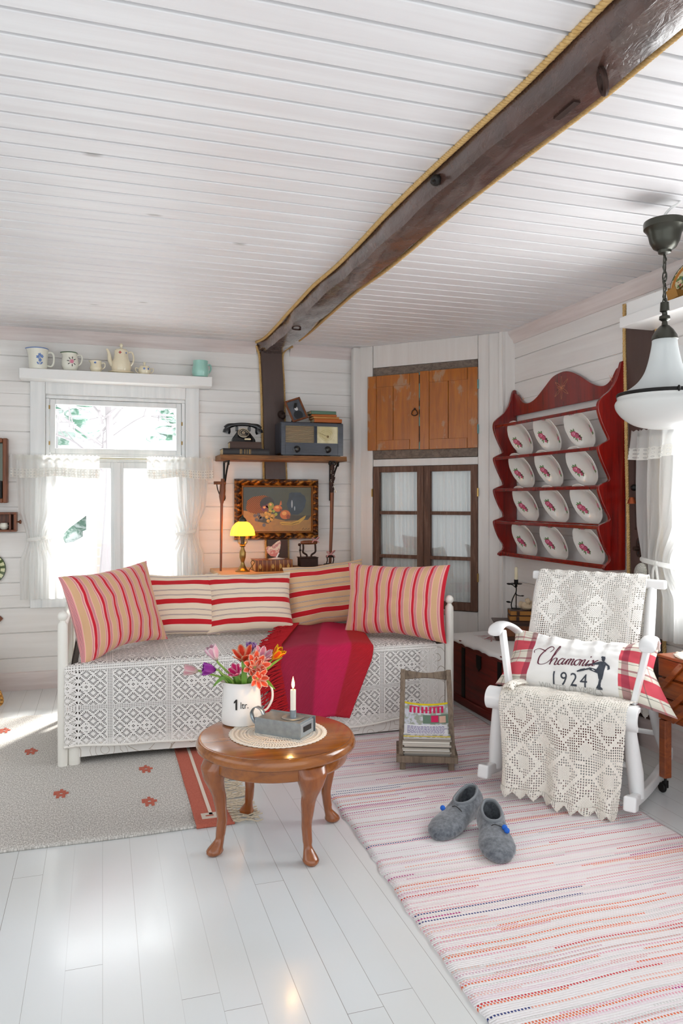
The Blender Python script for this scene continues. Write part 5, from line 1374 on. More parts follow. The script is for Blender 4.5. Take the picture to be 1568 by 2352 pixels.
# ------------------------------------------------------------------ coffee table
tc = Vector((.640, 2.867, 0)); TZ = .400
t = thing('coffee_table', 'round polished brown wooden coffee table with four cabriole legs', 'table', tuple(tc))
b = MB(); b.lathe([(.0005, TZ-.012), (.282, TZ-.012), (.286, TZ-.006), (.289, TZ-.001), (.286, TZ), (.0005, TZ)], 96, tc); obj('table_top', b, m_tablewood, t, ang=60)
b = MB(); b.lathe([(.262, TZ-.04), (.290, TZ-.046), (.303, TZ-.038), (.306, TZ-.026), (.302, TZ-.012), (.296, TZ-.003), (.289, TZ-.001), (.284, TZ-.008)], 96, tc); obj('moulded_rim', b, m_tablewood, t, ang=80)
b = MB(); b.lathe([(.262, TZ-.095), (.270, TZ-.092), (.274, TZ-.085), (.274, TZ-.042), (.25, TZ-.04), (.25, TZ-.09), (.262, TZ-.095)], 96, tc); obj('apron', b, m_tablewood, t, ang=60)
for a in (-75, -131+360-0, 16, 105):
    pass
for fx, fy in ((.712, 2.612), (.385, 2.79), (.893, 2.942), (.568, 3.122)):
    d = Vector((fx-tc.x, fy-tc.y, 0)).normalized(); s_ = Vector((-d.y, d.x, 0))
    def fleg(u, v):
        z = lerp(TZ-.045, .0, v); a = u*2*PI
        r0 = interp([(0, .252), (.10, .264), (.22, .262), (.40, .240), (.65, .228), (.85, .238), (.93, .256), (1, .262)], v)
        wd = interp([(0, .060), (.10, .058), (.20, .044), (.32, .027), (.60, .018), (.85, .0155), (.91, .024), (.96, .031), (.985, .026), (1, .018)], v)
        dp = interp([(0, .030), (.10, .040), (.22, .034), (.35, .026), (.60, .018), (.85, .0165), (.91, .025), (.96, .033), (.985, .028), (1, .020)], v)
        q = .75 if v < .8 else 1
        ca, sa = cos(a), sin(a); X_ = abs(ca)**q*(1 if ca > 0 else -1); Y_ = abs(sa)**q*(1 if sa > 0 else -1)
        return tc+d*(r0+dp*X_)+s_*(wd*Y_)+Vector((0, 0, z))
    b = MB(); b.grid(fleg, 28, 44); b.face([44*29+i for i in range(28)]); b.face([i for i in range(28)][::-1]); obj('leg', b, m_legwood, t, ang=60)
# doily
dc = (.648, 2.872, TZ+.0005)
def f_doily():
    u, v, _ = coords('UV'); r = hyp(u, v); a = at2(v, u)
    def ring(r0, w_, n, lo=.3): return (sstep(ab(r-r0), w_, w_*.7))*(sn(a*n) > lo)
    h = mx(ring(.068, .005, 40.), mx(ring(.100, .008, 60.), mx(ring(.122, .004, 80.), mx(ring(.150, .006, 90.), ring(.168, .005, 110.)))))
    h2 = mx(ring(.085, .003, 70.), mx(ring(.135, .004, 120.), ring(.110, .002, 100.)))
    return mx(h, h2*.7)
m_doily = translucent_mat('crocheted_doily', '#f8eddd', '#f8eddd', .05, alpha=f_doily, rough=.95, fn=lambda b: (lambda u: {'Normal': bump(sn(hyp(u[0], u[1])*1100.), .001, .6)})(coords('UV')))
b = MB()
def fd(u, v):
    a = v*2*PI; r = u*.186*(1+(.022*abs(sin(a*27)) if u > .97 else 0))
    return (dc[0]+r*cos(a), dc[1]+r*sin(a), dc[2]+.001)
i0 = 0; b.grid(fd, 12, 216)
for k, f in enumerate(b.f): b.uv[k] = [(b.v[i][0]-dc[0], b.v[i][1]-dc[1]) for i in f]
single('doily', b, m_doily, 'round cream crocheted doily on the coffee table', 'doily', loc=dc, solid=.0015, off=1)
# enamel litre jug
jc = Vector((.540, 3.060, TZ+.0008))
t = thing('enamel_jug', 'white litre measuring jug on the coffee table, used as a vase for tulips', 'jug', tuple(jc))
pf = [(.074, 0), (.081, .004), (.083, .012), (.081, .05), (.077, .10), (.073, .145), (.071, .158), (.074, .170)]
obj('jug_body', vessel(pf, tuple(jc), .003, lob=spout_lobe(.18, .13, .17, .45, PI), n=56), m_bluewhite, t)
obj('handle', MB().tube([jc+p for p in spline([(.066, -.012, .155), (.095, -.02, .160), (.118, -.025, .135), (.120, -.026, .09), (.100, -.02, .05), (.076, -.015, .04)], 6)], .008, 10, flat=.6), m_bluewhite, t)
tx = MB(); tx.v = [(-.004, -.019, 0), (.004, -.019, 0), (.004, .019, 0), (-.002, .019, 0), (-.012, .010, 0), (-.012, .004, 0), (-.004, .009, 0)]; tx.face((0, 1, 2, 3, 6)); tx.face((3, 4, 5, 6)); tx2 = text2d('ltr.', .034)
vd = math.atan2(-2.9, -.50); f = surf(tuple(jc), lambda z: .0795, vd)
b = MB()
for src, ox in ((tx, -.022), (tx2, .010)):
    i = len(b.v); b.v += [f(x*.85+ox, y*1.1+.090+(0 if src is tx else -.004)) for x, y, _ in src.v]; b.f += [tuple(q+i for q in g) for g in src.f]; b.mi += [0]*len(src.f)
obj('lettering', b, m_dark, t, solid=.0008, flat=True)
# tulips: each flower with its stem is a thing
m_stem = mat('tulip_stem', rough=.5, fn=lambda b: (lambda p: {'Base Color': mix(noise(vec(*p), 25., 3), col('#6f9a34'), col('#a9c466'))})(coords()))
m_tleaf = mat('tulip_leaf', rough=.45, fn=lambda b: (lambda p: {'Base Color': mix(noise(vec(p[0]*60., p[1]*60., p[2]*6.), 1., 3), col('#4f8a2a'), col('#8cb84a'))})(coords()))
def petal_mat(name, c_in, c_edge, c_base, streak=.5):
    def f(b):
        u, v, _ = coords('UV')
        e = sstep(ab(u-.5)*2.+sn(v*60.)*.03, .35, .95); tip = sstep(v, .72, 1.)
        k = mx(e, tip); c = mix(k, col(c_in), col(c_edge)); c = mix(sstep(v, .25, .0), c, col(c_base))
        return {'Base Color': c, 'Normal': bump(sn(u*60.), .0006, .4)}
    return translucent_mat(name, '#ffffff', c_edge, .25, rough=.5, fn=f)
PM = {'blush': petal_mat('blush_petal', '#e7a9b4', '#f3dcd6', '#f2e6d4'), 'pale': petal_mat('pale_pink_petal', '#f0b7cd', '#fbe7ea', '#f4ead9'),
      'purple': petal_mat('purple_petal', '#93309b', '#b95fc0', '#7a2a88'), 'magenta': petal_mat('magenta_petal', '#d81f70', '#f2a5bd', '#d9417e'),
      'flame': petal_mat('flame_petal', '#e3381f', '#f7b58f', '#f1d9a0'), 'coral': petal_mat('coral_petal', '#ea5a3e', '#f9cdbb', '#f2b9a0'),
      'yellow': petal_mat('yellow_red_petal', '#e2491c', '#f7d21f', '#efc133'), 'lilac': petal_mat('lilac_petal', '#8d58a8', '#b99ac9', '#8d58a8'), 'pinkwhite': petal_mat('pink_white_petal', '#e88fa8', '#f7dfe4', '#f0d9d2')}
def tulip(label, head, axis, L_, W_, pm, open_=.2, n=6, stem_from=(0, 0), curl=0., bendp=None, seed=0, inner=0):
    """head: base point of the flower; axis: where it points"""
    h = Vector(head); ax = Vector(axis).normalized(); s0 = jc+Vector((stem_from[0], stem_from[1], .03))
    t = thing('tulip', label, 'flower', tuple(h), group='tulips in the enamel jug')
    mid = bendp or ((s0+h)/2+Vector((0, 0, .02)))
    rim = jc+Vector((stem_from[0]*1.3, stem_from[1]*1.3, .165))
    b = MB(); b.tube(spline([s0, rim, Vector(mid), h-ax*.012, h+ax*.004], 7), .0042, 8); obj('stem', b, m_stem, t)
    u0 = ax.cross(Vector((.3, .5, .8))).normalized(); w0 = ax.cross(u0); rnd = random.Random(seed)
    rings = [(n, 1., open_)]+([(inner, .8, open_*.5)] if inner else [])
    for ri, (m_, sc, op) in enumerate(rings):
        for k in range(m_):
            a = 2*PI*k/m_+(PI/m_ if (k % 2 and m_ == 6) else 0)*0+ri*.5+rnd.uniform(-.1, .1); o = op*(1 if k % 2 else .8)+rnd.uniform(-.05, .05)*op
            rad_ = u0*cos(a)+w0*sin(a); tan = ax.cross(rad_)
            uu0 = lambda u: (u-.5)*2
            def fp(u, v, rad_=rad_, tan=tan, o=o, k=k):
                v = 1-(1-v)**1.5
                wv = (.30+.70*sin(PI/2*min(1, v/.55)))*(max(0., 1-(v*.975)**6))**.5*W_*sc*(.66 if n > 6 else .80)
                rr = .004+W_*.62*sc*sin(PI*min(1, v*.62+.02))*(.75+.35*o)+o*v*v*L_*.75
                zz = L_*sc*v*(1-.32*o*v)-curl*v**3*L_*.3-.05*L_*uu0(u)**2*v*v
                uu = (u-.5)*2; cup = (1-cos(uu*1.05))*W_*.42
                rf = .002*sin(u*17+k)*v
                return h+ax*(zz+rf)+rad_*(rr-cup+(k % 2)*.0015+rf)+tan*(uu*wv*.62)
            b = MB(); b.grid(fp, 8, 12); obj('petal', b, PM[pm], t, ang=180, solid=.0012)
    return t
J = lambda dx, dy, dz: jc+Vector((dx, dy, dz))
# screen-right in the room is roughly (+.95,-.30); helper: r right, z up, f towards camera
RV = Vector((.9537, -.3007, 0)); FV = Vector((-.3007, -.9537, 0))
K = lambda r, z, f=0: jc+RV*r+FV*f+Vector((0, 0, z))
A = lambda r, z, f=0: RV*r+FV*f+Vector((0, 0, z))
tulip('blush pink tulip drooping out furthest to the left of the jug', K(-.172, .214, .03), A(-1, .12, .1), .058, .030, 'blush', .06, 6, (-.045, -.01), bendp=K(-.12, .20, .03), seed=1)
tulip('pale pink tulip nodding at the upper left of the jug', K(-.098, .255, .02), A(-.45, 1, .2), .066, .034, 'pale', .10, 6, (-.02, .0), bendp=K(-.06, .215, .03), seed=2)
tulip('purple tulip between the two pale pink ones on the left', K(-.098, .222, .05), A(-.85, .15, .25), .054, .034, 'purple', .12, 6, (-.03, -.02), bendp=K(-.07, .205, .05), seed=3)
tulip('small magenta tulip with pointed petals above the middle of the jug', K(-.008, .205, .055), A(-.35, .75, .7), .044, .026, 'magenta', .45, 6, (.0, -.03), bendp=K(0, .18, .04), seed=4)
tulip('open orange-red and cream parrot tulip at the top of the bunch', K(.012, .235, -.01), A(-.1, 1, .35), .075, .036, 'flame', .55, 6, (.0, .02), bendp=K(.005, .2, 0), seed=5, inner=0)
tulip('big double coral and white tulip facing forward at the right of the bunch', K(.055, .225, .02), A(.25, .45, .9), .060, .036, 'coral', .75, 9, (.03, -.01), bendp=K(.03, .2, .0), seed=6, inner=7)
tulip('pink and white double tulip behind the coral one', K(.070, .235, -.03), A(.35, .9, .3), .064, .036, 'pinkwhite', .5, 8, (.035, .02), bendp=K(.04, .2, -.02), seed=7)
tulip('yellow and red tulip leaning furthest right over the throw', K(.122, .250, -.02), A(.75, .8, .1), .062, .026, 'yellow', .22, 6, (.04, .01), bendp=K(.08, .21, -.01), seed=8)
tulip('lilac tulip half hidden behind the top of the bunch', K(.028, .275, -.05), A(.1, 1, 0), .040, .024, 'lilac', .2, 6, (.01, .03), bendp=K(.015, .22, -.03), seed=9)
tulip('coral tulip with a hanging petal at the lower right of the bunch', K(.068, .188, .05), A(.4, .12, .9), .050, .030, 'coral', .6, 7, (.03, -.03), bendp=K(.045, .18, .04), seed=10)
def leaf(pts, w_):
    P = spline(pts, 6); N = len(P); b = MB()
    for i, p in enumerate(P):
        d = (P[min(i+1, N-1)]-P[max(i-1, 0)]).normalized(); s_ = d.cross(FV).normalized(); ww = w_*sin(PI*min(1, (i/(N-1))*.9+.1))**.8
        b.v += [tuple(p-s_*ww+FV*.003), tuple(p-FV*.003), tuple(p+s_*ww+FV*.003)]
    for i in range(N-1):
        for k in range(2): b.face((3*i+k, 3*i+k+1, 3*i+4+k, 3*i+3+k))
    return b
t = thing('tulip_foliage', 'loose green tulip leaves standing in the enamel jug among the stems', 'leaves', tuple(jc))
for pts, w_ in (([K(.04, .15, 0), K(.065, .195, .03), K(.10, .180, .04), K(.140, .145, .05)], .010), ([K(.015, .14, .04), K(.018, .18, .06), K(.017, .225, .065), K(.008, .262, .06)], .011),
               ([K(-.03, .15, .03), K(-.055, .190, .04), K(-.085, .18, .05), K(-.108, .155, .05)], .007), ([K(-.02, .13, 0), K(-.02, .17, .02), K(-.015, .215, .02)], .013),
               ([K(.0, .13, 0), K(-.012, .18, .03), K(-.028, .235, .01)], .010), ([K(.03, .13, .02), K(.035, .17, .04), K(.045, .20, .03)], .013), ([K(-.045, .14, .01), K(-.055, .17, .02), K(-.09, .205, .01)], .008),
               ([K(.05, .14, -.01), K(.075, .19, .0), K(.125, .235, .0), K(.165, .262, .0)], .006)):
    obj('leaf', leaf(pts, w_), m_tleaf, t, solid=.001, ang=180)
# zinc match-box candle holder
hb = Vector((.676, 2.868, TZ+.0025)); hz = math.atan2(2.794-2.93, .713-.572)
t = thing('candle_holder', 'grey galvanised matchbox-shaped candle holder with a curled handle on the doily', 'candle holder', tuple(hb), rz=hz, world=False)
b = MB(); b.box(-.098, .090, -.058, .058, .0, .058); obj('box_sleeve', b, m_zinc, t, local=True, bev=.0015)
b = MB(); b.box(.090, .097, -.050, .050, .004, .052); ib = obj('inner_tray', b, mat('light_zinc', '#aeb8bd', .4, .7), t, local=True, bev=.001)
b = MB(); b.box(.0965, .0985, -.03, .03, .020, .040); obj('finger_notch', b, m_dark, t, local=True)
b = MB(); b.box(-.10, .100, -.0615, -.058, -.0, .061); b.box(-.10, .100, .058, .0615, 0, .061); obj('folded_edge', b, m_zinc, t, local=True)
b = MB(); b.lathe([(.0005, 0), (.040, 0), (.044, .002), (.040, .004), (.012, .003), (.0125, .03), (.0105, .03), (.0105, .006), (.0005, .006)], 30, (.030, .008, .058)); obj('candle_cup', b, m_zinc, t, local=True)
b = MB(); pts = spline([(-.098, -.02, .018), (-.128, -.02, .03), (-.142, -.02, .062), (-.124, -.02, .088), (-.098, -.02, .082), (-.085, -.02, .062)], 6)
for i, p in enumerate(pts):
    q = pts[min(i+1, len(pts)-1)]-pts[max(i-1, 0)]; 
for i in range(len(pts)-1): b.bar(pts[i], pts[i+1]+(pts[i+1]-pts[i])*.05, .024, .0022, up=(0, 1, 0)) if False else None
for i, p in enumerate(pts): b.v += [(p.x, -.032, p.z), (p.x, -.008, p.z)]
for i in range(len(pts)-1): b.face((2*i, 2*i+1, 2*i+3, 2*i+2))
obj('curled_handle', b, m_zinc, t, local=True, solid=.002, ang=80)
cpos = TM(tuple(hb), rz=hz) @ Vector((.030, .008, .062))
t = thing('candle', 'short white lit candle standing in the zinc holder on the coffee table', 'candle', tuple(cpos), world=False)
b = MB(); b.lathe([(.0095, 0), (.0105, .022), (.0110, .100), (.0105, .104), (.006, .102), (.0005, .101)], 20, (0, 0, 0)); obj('wax', b, m_candle, t, local=True)
b = MB(); b.tube([(0, 0, .10), (0, 0, .112), (.001, 0, .116)], .0012, 5); obj('wick', b, m_dark, t, local=True)
b = MB(); b.lathe([(.0005, .108), (.0042, .114), (.0062, .122), (.0055, .132), (.003, .142), (.0008, .152), (.0002, .155)], 14, (0, 0, 0)); obj('flame', b, m_flame, t, local=True)
FLAME = cpos+Vector((0, 0, .128))

# ------------------------------------------------------------------ magazine rack with magazines
a = math.atan2(3.356-3.453, 1.627-1.381); mc = Vector((1.478, 3.330, 0.012))+Vector((sin(-a)*-.0, 0, 0))
t = thing('magazine_rack', 'small weathered grey wooden magazine rack with a tall open back', 'magazine rack', tuple(mc), rz=a, world=False)
W_ = .134
for s in (-1, 1):
    b = MB(); b.bar((s*(W_-.010), .0, .052), (s*(W_-.022), .155, .446), .024, .020, up=(0, 1, 0)); b2 = obj('stile', b, m_rackgrey, t, local=True, bev=.003)
    b = MB(); b.box(s*W_-.012*(1 if s > 0 else 1)-.0, s*W_+.012*(1 if s > 0 else 1), -.01, .20, .040, .075); obj('side_rail', b, m_rackgrey, t, local=True, bev=.002)
    for y in (.01, .18): b = MB(); b.box(s*(W_-.018)-.014, s*(W_-.018)+.014, y-.010, y+.012, 0, .042); obj('foot', b, m_rackgrey, t, local=True, bev=.002)
b = MB(); b.prism([(-W_+.02, 0), (-W_+.02, .044)]+[(x, .044-.010*sm(1-abs(x)/(W_-.02))*1.2) for x in [lerp(-W_+.04, W_-.04, k/8) for k in range(9)]]+[(W_-.02, .044), (W_-.02, 0)]+[(x, .008*sm(1-abs(x)/(W_-.02))) for x in [lerp(W_-.04, -W_+.04, k/8) for k in range(9)]], -.008, .008, TM((0, .150, .398), rx=rad(-20))); obj('top_rail', b, m_rackgrey, t, local=True, bev=.002)
b = MB(); b.box(-W_-.012, W_+.012, -.022, -.006, .040, .070); obj('front_lip', b, m_rackgrey, t, local=True, bev=.003)
b = MB()
for k in range(5): b.box(-W_+.012, W_-.012, .0+k*.04, .034+k*.04, .046, .054)
obj('base_slats', b, m_rackgrey, t, local=True)
MG = TM(tuple(mc), rz=a)
mags = []
mcol = ['#cfcac2', '#8d8780', '#d9d5cc', '#a39a8e', '#e4e0d8', '#b8b2a6', '#77706a', '#d0c8bb', '#c4beb4', '#e0dbd0', '#9d958a', '#d6d0c6']
rnd = random.Random(5)
z = .056
for k in range(12):
    h = rnd.uniform(.0065, .0095); dx = rnd.uniform(-.006, .006); dy = rnd.uniform(-.005, .007)
    def ftop(u, v, z=z, h=h): return (-.118+.236*u+dx, -.0+.19*v+dy, z+h+.0)
    b = MB(); b.box(-.112+dx, .112+dx, .0+dy, .178+dy, z, z+h-.0005)
    mm = mat('magazine_paper', mcol[k], .5)
    o = single('magazine', b, mm, ('glossy magazine %s in the grey rack' % ['at the very bottom', 'second from the bottom', 'third from the bottom', 'fourth from the bottom', 'fifth from the bottom', 'sixth from the bottom', 'seventh from the bottom', 'eighth from the bottom', 'ninth from the bottom', 'third below the top one', 'second below the top one', 'just below the top one'][k]), 'magazine', loc=tuple(MG @ Vector((0, .09, z))), rz=a, group='magazines in the grey rack', local=False, bev=.001) if False else None
    b.tf(TM((0, -.09, -z)))
    o = obj('magazine', b, mm, bev=.001, seg=1); o.matrix_basis = MG @ TM((0, .09, z))
    tag(o, 'magazine %s of the stack in the grey rack' % ['at the very bottom', 'second from the bottom', 'third from the bottom', 'fourth from the bottom', 'fifth from the bottom', 'sixth from the bottom', 'seventh from the bottom', 'sixth from the top', 'fifth from the top', 'fourth from the top', 'third from the top', 'second from the top'][k], 'magazine', 'magazines in the grey rack')
    z += h
# curled top magazine leaning back on the stiles
t = thing('magazine', 'open-curled top magazine with a yellow edge and pink masthead', 'magazine', tuple(MG @ Vector((0, .05, z))), rz=a, group='magazines in the grey rack', world=False)
ZT = z
def fm(u, v, lift=0.):
    x = (u-.5)*.224; s = v*.265; 
    th_ = interp([(0, 0), (.35, .25), (.7, .75), (1, 1.0)], v); 
    y = -.055+s*(1-.22*v); zz = .004+.115*v**1.6-.012*(1-(2*u-1)**2)*v
    return Vector((x+.006*v, y, zz+lift))
b = MB(); b.grid(lambda u, v: fm(u, v), 16, 16); obj('cover', b, mat('magazine_cover', rough=.25, fn=lambda b: (lambda p: {'Base Color': mix(sstep(noise(vec(p[0]*1., p[1]*1., 0.), 38., 3), .45, .55), col('#d8dbe4'), col('#a9b0a4'))})(coords())), t, local=True, ang=180, solid=.003, off=-1)
def patch(u0, u1, v0, v1, m, nm, lift=.0008):
    b = MB(); b.grid(lambda u, v: fm(lerp(u0, u1, u), lerp(v0, v1, v), lift), 8, 8); return obj(nm, b, m, t, local=True, ang=180)
m_my = mat('magazine_yellow', '#e8cf1c', .3); m_mp = mat('magazine_pink', '#d81f5e', .3); m_mg = mat('magazine_green', '#6f8a78', .4); m_mw = mat('magazine_white', '#eceef2', .3)
patch(.0, 1, .955, 1, m_my, 'yellow_edge'); patch(0, 1, 0, .05, m_my, 'yellow_edge'); patch(.42, .98, .48, .72, m_mg, 'cover_picture'); patch(.60, .76, .52, .70, m_mp, 'pink_panel', .0012); patch(.78, .92, .5, .68, mat('magazine_salmon', '#e2b9a4', .4), 'salmon_panel', .0012); patch(.0, .95, .12, .44, m_mw, 'white_page', .001)
b = MB()
for k in range(9):  # masthead bars
    u0 = .12+k*.088; i = len(b.v); b.grid(lambda u, v: fm(u0+.05*u, lerp(.76, .92, v), .0016), 1, 5)
b.grid(lambda u, v: fm(lerp(.14, .3, u), lerp(.90, .925, v), .0016), 3, 2); b.grid(lambda u, v: fm(lerp(.62, .86, u), lerp(.90, .925, v), .0016), 3, 2); b.grid(lambda u, v: fm(lerp(.38, .6, u), lerp(.83, .85, v), .0016), 3, 2)
obj('masthead', b, m_mp, t, local=True, flat=True)
b = MB()
for k in range(7):
    v0 = .16+k*.036; rr = random.Random(k)
    u = .08
    while u < .88:
        w_ = rr.uniform(.02, .07); b.grid(lambda a_, c_: fm(u+w_*a_, v0+.016*c_, .0018), 1, 1); u += w_+.015
obj('cover_print', b, mat('magazine_ink', '#6a5aa0', .4), t, local=True, flat=True)

m_feltlight = mat('light_felt_edge', '#7d8287', .95)
# ------------------------------------------------------------------ felt slippers
def slipper(label, heel, toe, open_rot=0, beads=((.0, .0),)):
    h = Vector(heel); tt = Vector(toe); L_ = (tt-h).length; a = math.atan2(tt.y-h.y, tt.x-h.x)
    t = thing('slipper', label, 'slipper', ((h.x+tt.x)/2, (h.y+tt.y)/2, .014), rz=a, group='grey felt slippers', world=False)
    # stations along x: half width, height, centre offset
    st = [(-.5, .010, .070), (-.485, .034, .098), (-.44, .043, .106), (-.35, .046, .104), (-.22, .044, .096), (-.10, .045, .084), (.0, .049, .069), (.12, .054, .061), (.25, .056, .054), (.36, .050, .045), (.44, .036, .036), (.485, .020, .024), (.5, .004, .014)]
    wd = [(s, w_) for s, w_, _ in st]; ht = [(s, hh) for s, _, hh in st]
    def S(u, v):    # u along, v around from sole left over the top to sole right
        s = -.5+u; w_ = interp(wd, s)*1.20; hh = interp(ht, s)*1.03
        a_ = PI*v*1.0; ph = -.9+v*(PI+1.8)
        x = s*L_+ (.006*sin(PI*v)*(1 if s > 0 else -1) if abs(s) > .4 else 0); y = w_*cos(ph); z = hh*.42+hh*.58*sin(ph) if sin(ph) > 0 else hh*.42*(1+sin(ph)*1.5)
        return Vector((x, -y, max(z, 0)))
    NU, NV = 64, 40; b = MB()
    P = [[S(i/NU, j/NV) for i in range(NU+1)] for j in range(NV+1)]
    def opening(i, j):
        s = -.5+(i+.5)/NU; v = (j+.5)/NV
        e = ((s+.255)/.205)**2+((v-.5)/.151)**2
        slit = (-.06 < s < .015) and abs(v-.5) < .010
        return e < 1 or slit
    b.v = [tuple(P[j][i]) for j in range(NV+1) for i in range(NU+1)]
    for j in range(NV):
        for i in range(NU):
            if not opening(i, j): b.face([j*(NU+1)+i, j*(NU+1)+i+1, (j+1)*(NU+1)+i+1, (j+1)*(NU+1)+i])
    for i in range(NU): b.face([i, NV*(NU+1)+i, NV*(NU+1)+i+1, i+1])   # sole
    for i in (0, NU): b.face([j*(NU+1)+i for j in range(NV+1)][::(1 if i == 0 else -1)])
    # snap the boundary of the opening onto its ellipse
    for j in range(NV+1):
        for i in range(NU+1):
            s = -.5+i/NU; v = j/NV; e = math.sqrt(((s+.255)/.205)**2+((v-.5)/.151)**2)
            if .86 < e < 1.12 and not (s > -.07 and abs(v-.5) < .03): b.v[j*(NU+1)+i] = tuple(S((-.255+(s+.255)/e)+.5, .5+(v-.5)/e))
    obj('felt_upper', b, m_felt, t, local=True, ang=180, solid=.006, off=-1)
    b = MB(); b.lathe([(.0005, 0), (.6, 0), (.95, .1), (1, .4)], 28, (0, 0, 0)); b.v = [(-.028+x*.122, y*.043, .012+z*.05) for x, y, z in b.v]; obj('insole', b, m_feltin, t, local=True)
    b = MB(); K_ = 56
    def colr(k): a = 2*PI*k/K_; q = S(.5-.255+.208*cos(a), .5+.154*sin(a)); return q+Vector((0, 0, -.001))
    b.tube([colr(k) for k in range(K_)], .0060, 8, closed=True, flat=1.3); obj('felt_collar', b, m_feltlight, t, local=True)
    b = MB(); e0 = S(.515, .5)
    b.tube(spline([S(.52, .455)+Vector((0, 0, .001)), e0+Vector((.0, 0, .004)), S(.53, .56)+Vector((0, 0, .003)), S(.56, .62)+Vector((0, .0, .006))], 5), .0016, 6); cd = obj('cord', b, m_dark, t, local=True)
    for k, (bx_, by_) in enumerate(beads):
        p = S(.56+bx_, .62+by_)+Vector((0, 0, .009)); b = MB(); b.sph(p, .0105, 12); subobj('felt_ball', b, m_bluebead, cd, t)
    return t
slipper('grey felt slipper pointing left with one blue ball, the further of the pair', (1.472, 2.838, 0), (1.205, 2.630, 0), beads=((.01, -.29),))
slipper('grey felt slipper pointing at the camera with two blue balls, the nearer of the pair', (1.458, 2.682, 0), (1.345, 2.392, 0), beads=((.0, .0), (.045, .02)))
# ------------------------------------------------------------------ right window curtain
mpR = lambda p: (XR-(YB-p[1]), p[0], p[2])
cafe_curtain('white sheer curtain with a lace frill on the right-wall window, tied back low', 3.325, 2.66, 1.655, .60, 5.575, 3.14, .985, 1, None, mp=mpR, gw=.30)
b = MB(); b.sph((2.655, 3.275, .93), (.03, .035, .05), 14, rx=.3); b.sph((2.65, 3.30, .885), (.02, .02, .03), 10)
single('lace_tieback', b, mat('lace_cotton', '#f0ece2', .95, fn=lambda b: (lambda p: {'Normal': bump(sn(p[1]*900.)*sn(p[2]*900.), .004)})(coords())), 'bunched white lace tie at the side of the right-wall curtain', 'tieback', loc=(2.655, 3.28, .93))
t = single('curtain_rod', MB().tube([(2.682, 3.34, 1.645), (2.682, 1.9, 1.645)], .007, 8), m_iron, 'thin rod carrying the curtain of the right-wall window', 'rod', loc=(2.682, 2.6, 1.645))
# ------------------------------------------------------------------ white shelf on the right wall
b = MB(); b.box(2.537, 2.75, 1.6, 3.29, 2.189, 2.242)
single('wall_shelf', b, m_white, 'thick white shelf high on the right wall with a box and painted plate', 'shelf', loc=(2.64, 2.6, 2.19), bev=.003)
t = thing('storage_box', 'open white-sided box with brown inside on the right wall shelf', 'box', (2.64, 3.08, 2.243))
b = MB(); z0, z1 = 2.243, 2.315
b.box(2.565, 2.570, 2.98, 3.27, z0, z1); b.box(2.73, 2.735, 2.98, 3.27, z0, z1); b.box(2.57, 2.73, 3.265, 3.27, z0, z1); b.box(2.565, 2.735, 2.98, 3.27, z0, z0+.004)
obj('white_sides', b, m_white, t)
m_card = mat('brown_card', '#a97a3a', .8)
b = MB(); b.box(2.571, 2.574, 2.98, 3.264, z0+.004, z1-.002); b.box(2.57, 2.73, 3.0, 3.003, z0+.004, z1+.006); b.box(2.565, 2.66, 2.92, 2.98, z0, z0+.003)
b.tf(Matrix.Identity(4)); obj('brown_lining', b, m_card, t)
b = MB(); b.bar((2.567, 2.978, z0+.03), (2.58, 2.93, z0+.045), .003, .05); obj('open_flap', b, m_card, t)
t = thing('decorative_plate', 'round plate painted with flowers and a dark rim, leaning on the right shelf', 'plate', (2.68, 2.985, 2.243))
m_folk = mat('folk_flower_plate', rough=.3, coat=.3, fn=lambda b: (lambda p: (lambda r, n, d: {
    'Base Color': mix(sstep(r, .106, .108), mix(mx(sstep(ab(r-.092), .012, .006), sstep(ab(r-.032), .008, .003)), mix(sstep(d, .30, .22), mix(sstep(noise(vec(*p), 45., 2), .53, .57), col('#e8dcb4'), col('#6f8a4a')),
     ramp(n, [(0, col('#a8413a')), (.4, col('#3f5f96')), (.6, col('#a8413a')), (.8, col('#d89a3a'))], True)), col('#cf8432')), col('#2a2018'))})(
    hyp(p[0], p[1]), wn(vec(voro(vec(p[0], p[1], 0.), 34., out=1), 0., 0.)), voro(vec(p[0], p[1], 0.), 34.)))(coords()))
zax = Vector((-1, -.05, .22)).normalized(); xax = Vector((0, -1, 0)); xax = (xax-zax*xax.dot(zax)).normalized()
pm = basis((2.70, 2.985, 2.352), xax, zax.cross(xax), zax)
o = obj('plate_body', plate_lathe(.112, .010, .004, n=40), m_folk, t, local=True); o.matrix_basis = t.matrix_basis.inverted() @ pm
b = MB(); b.tube([pm @ Vector(p) for p in ((-.045, -.03, .014), (-.02, -.02, .020), (.06, .01, .022))], [.006, .004, .003], 8); b.sph(pm @ Vector((-.05, -.033, .013)), (.008, .016, .010), 10); obj('spoon_ornament', b, m_brass, t)

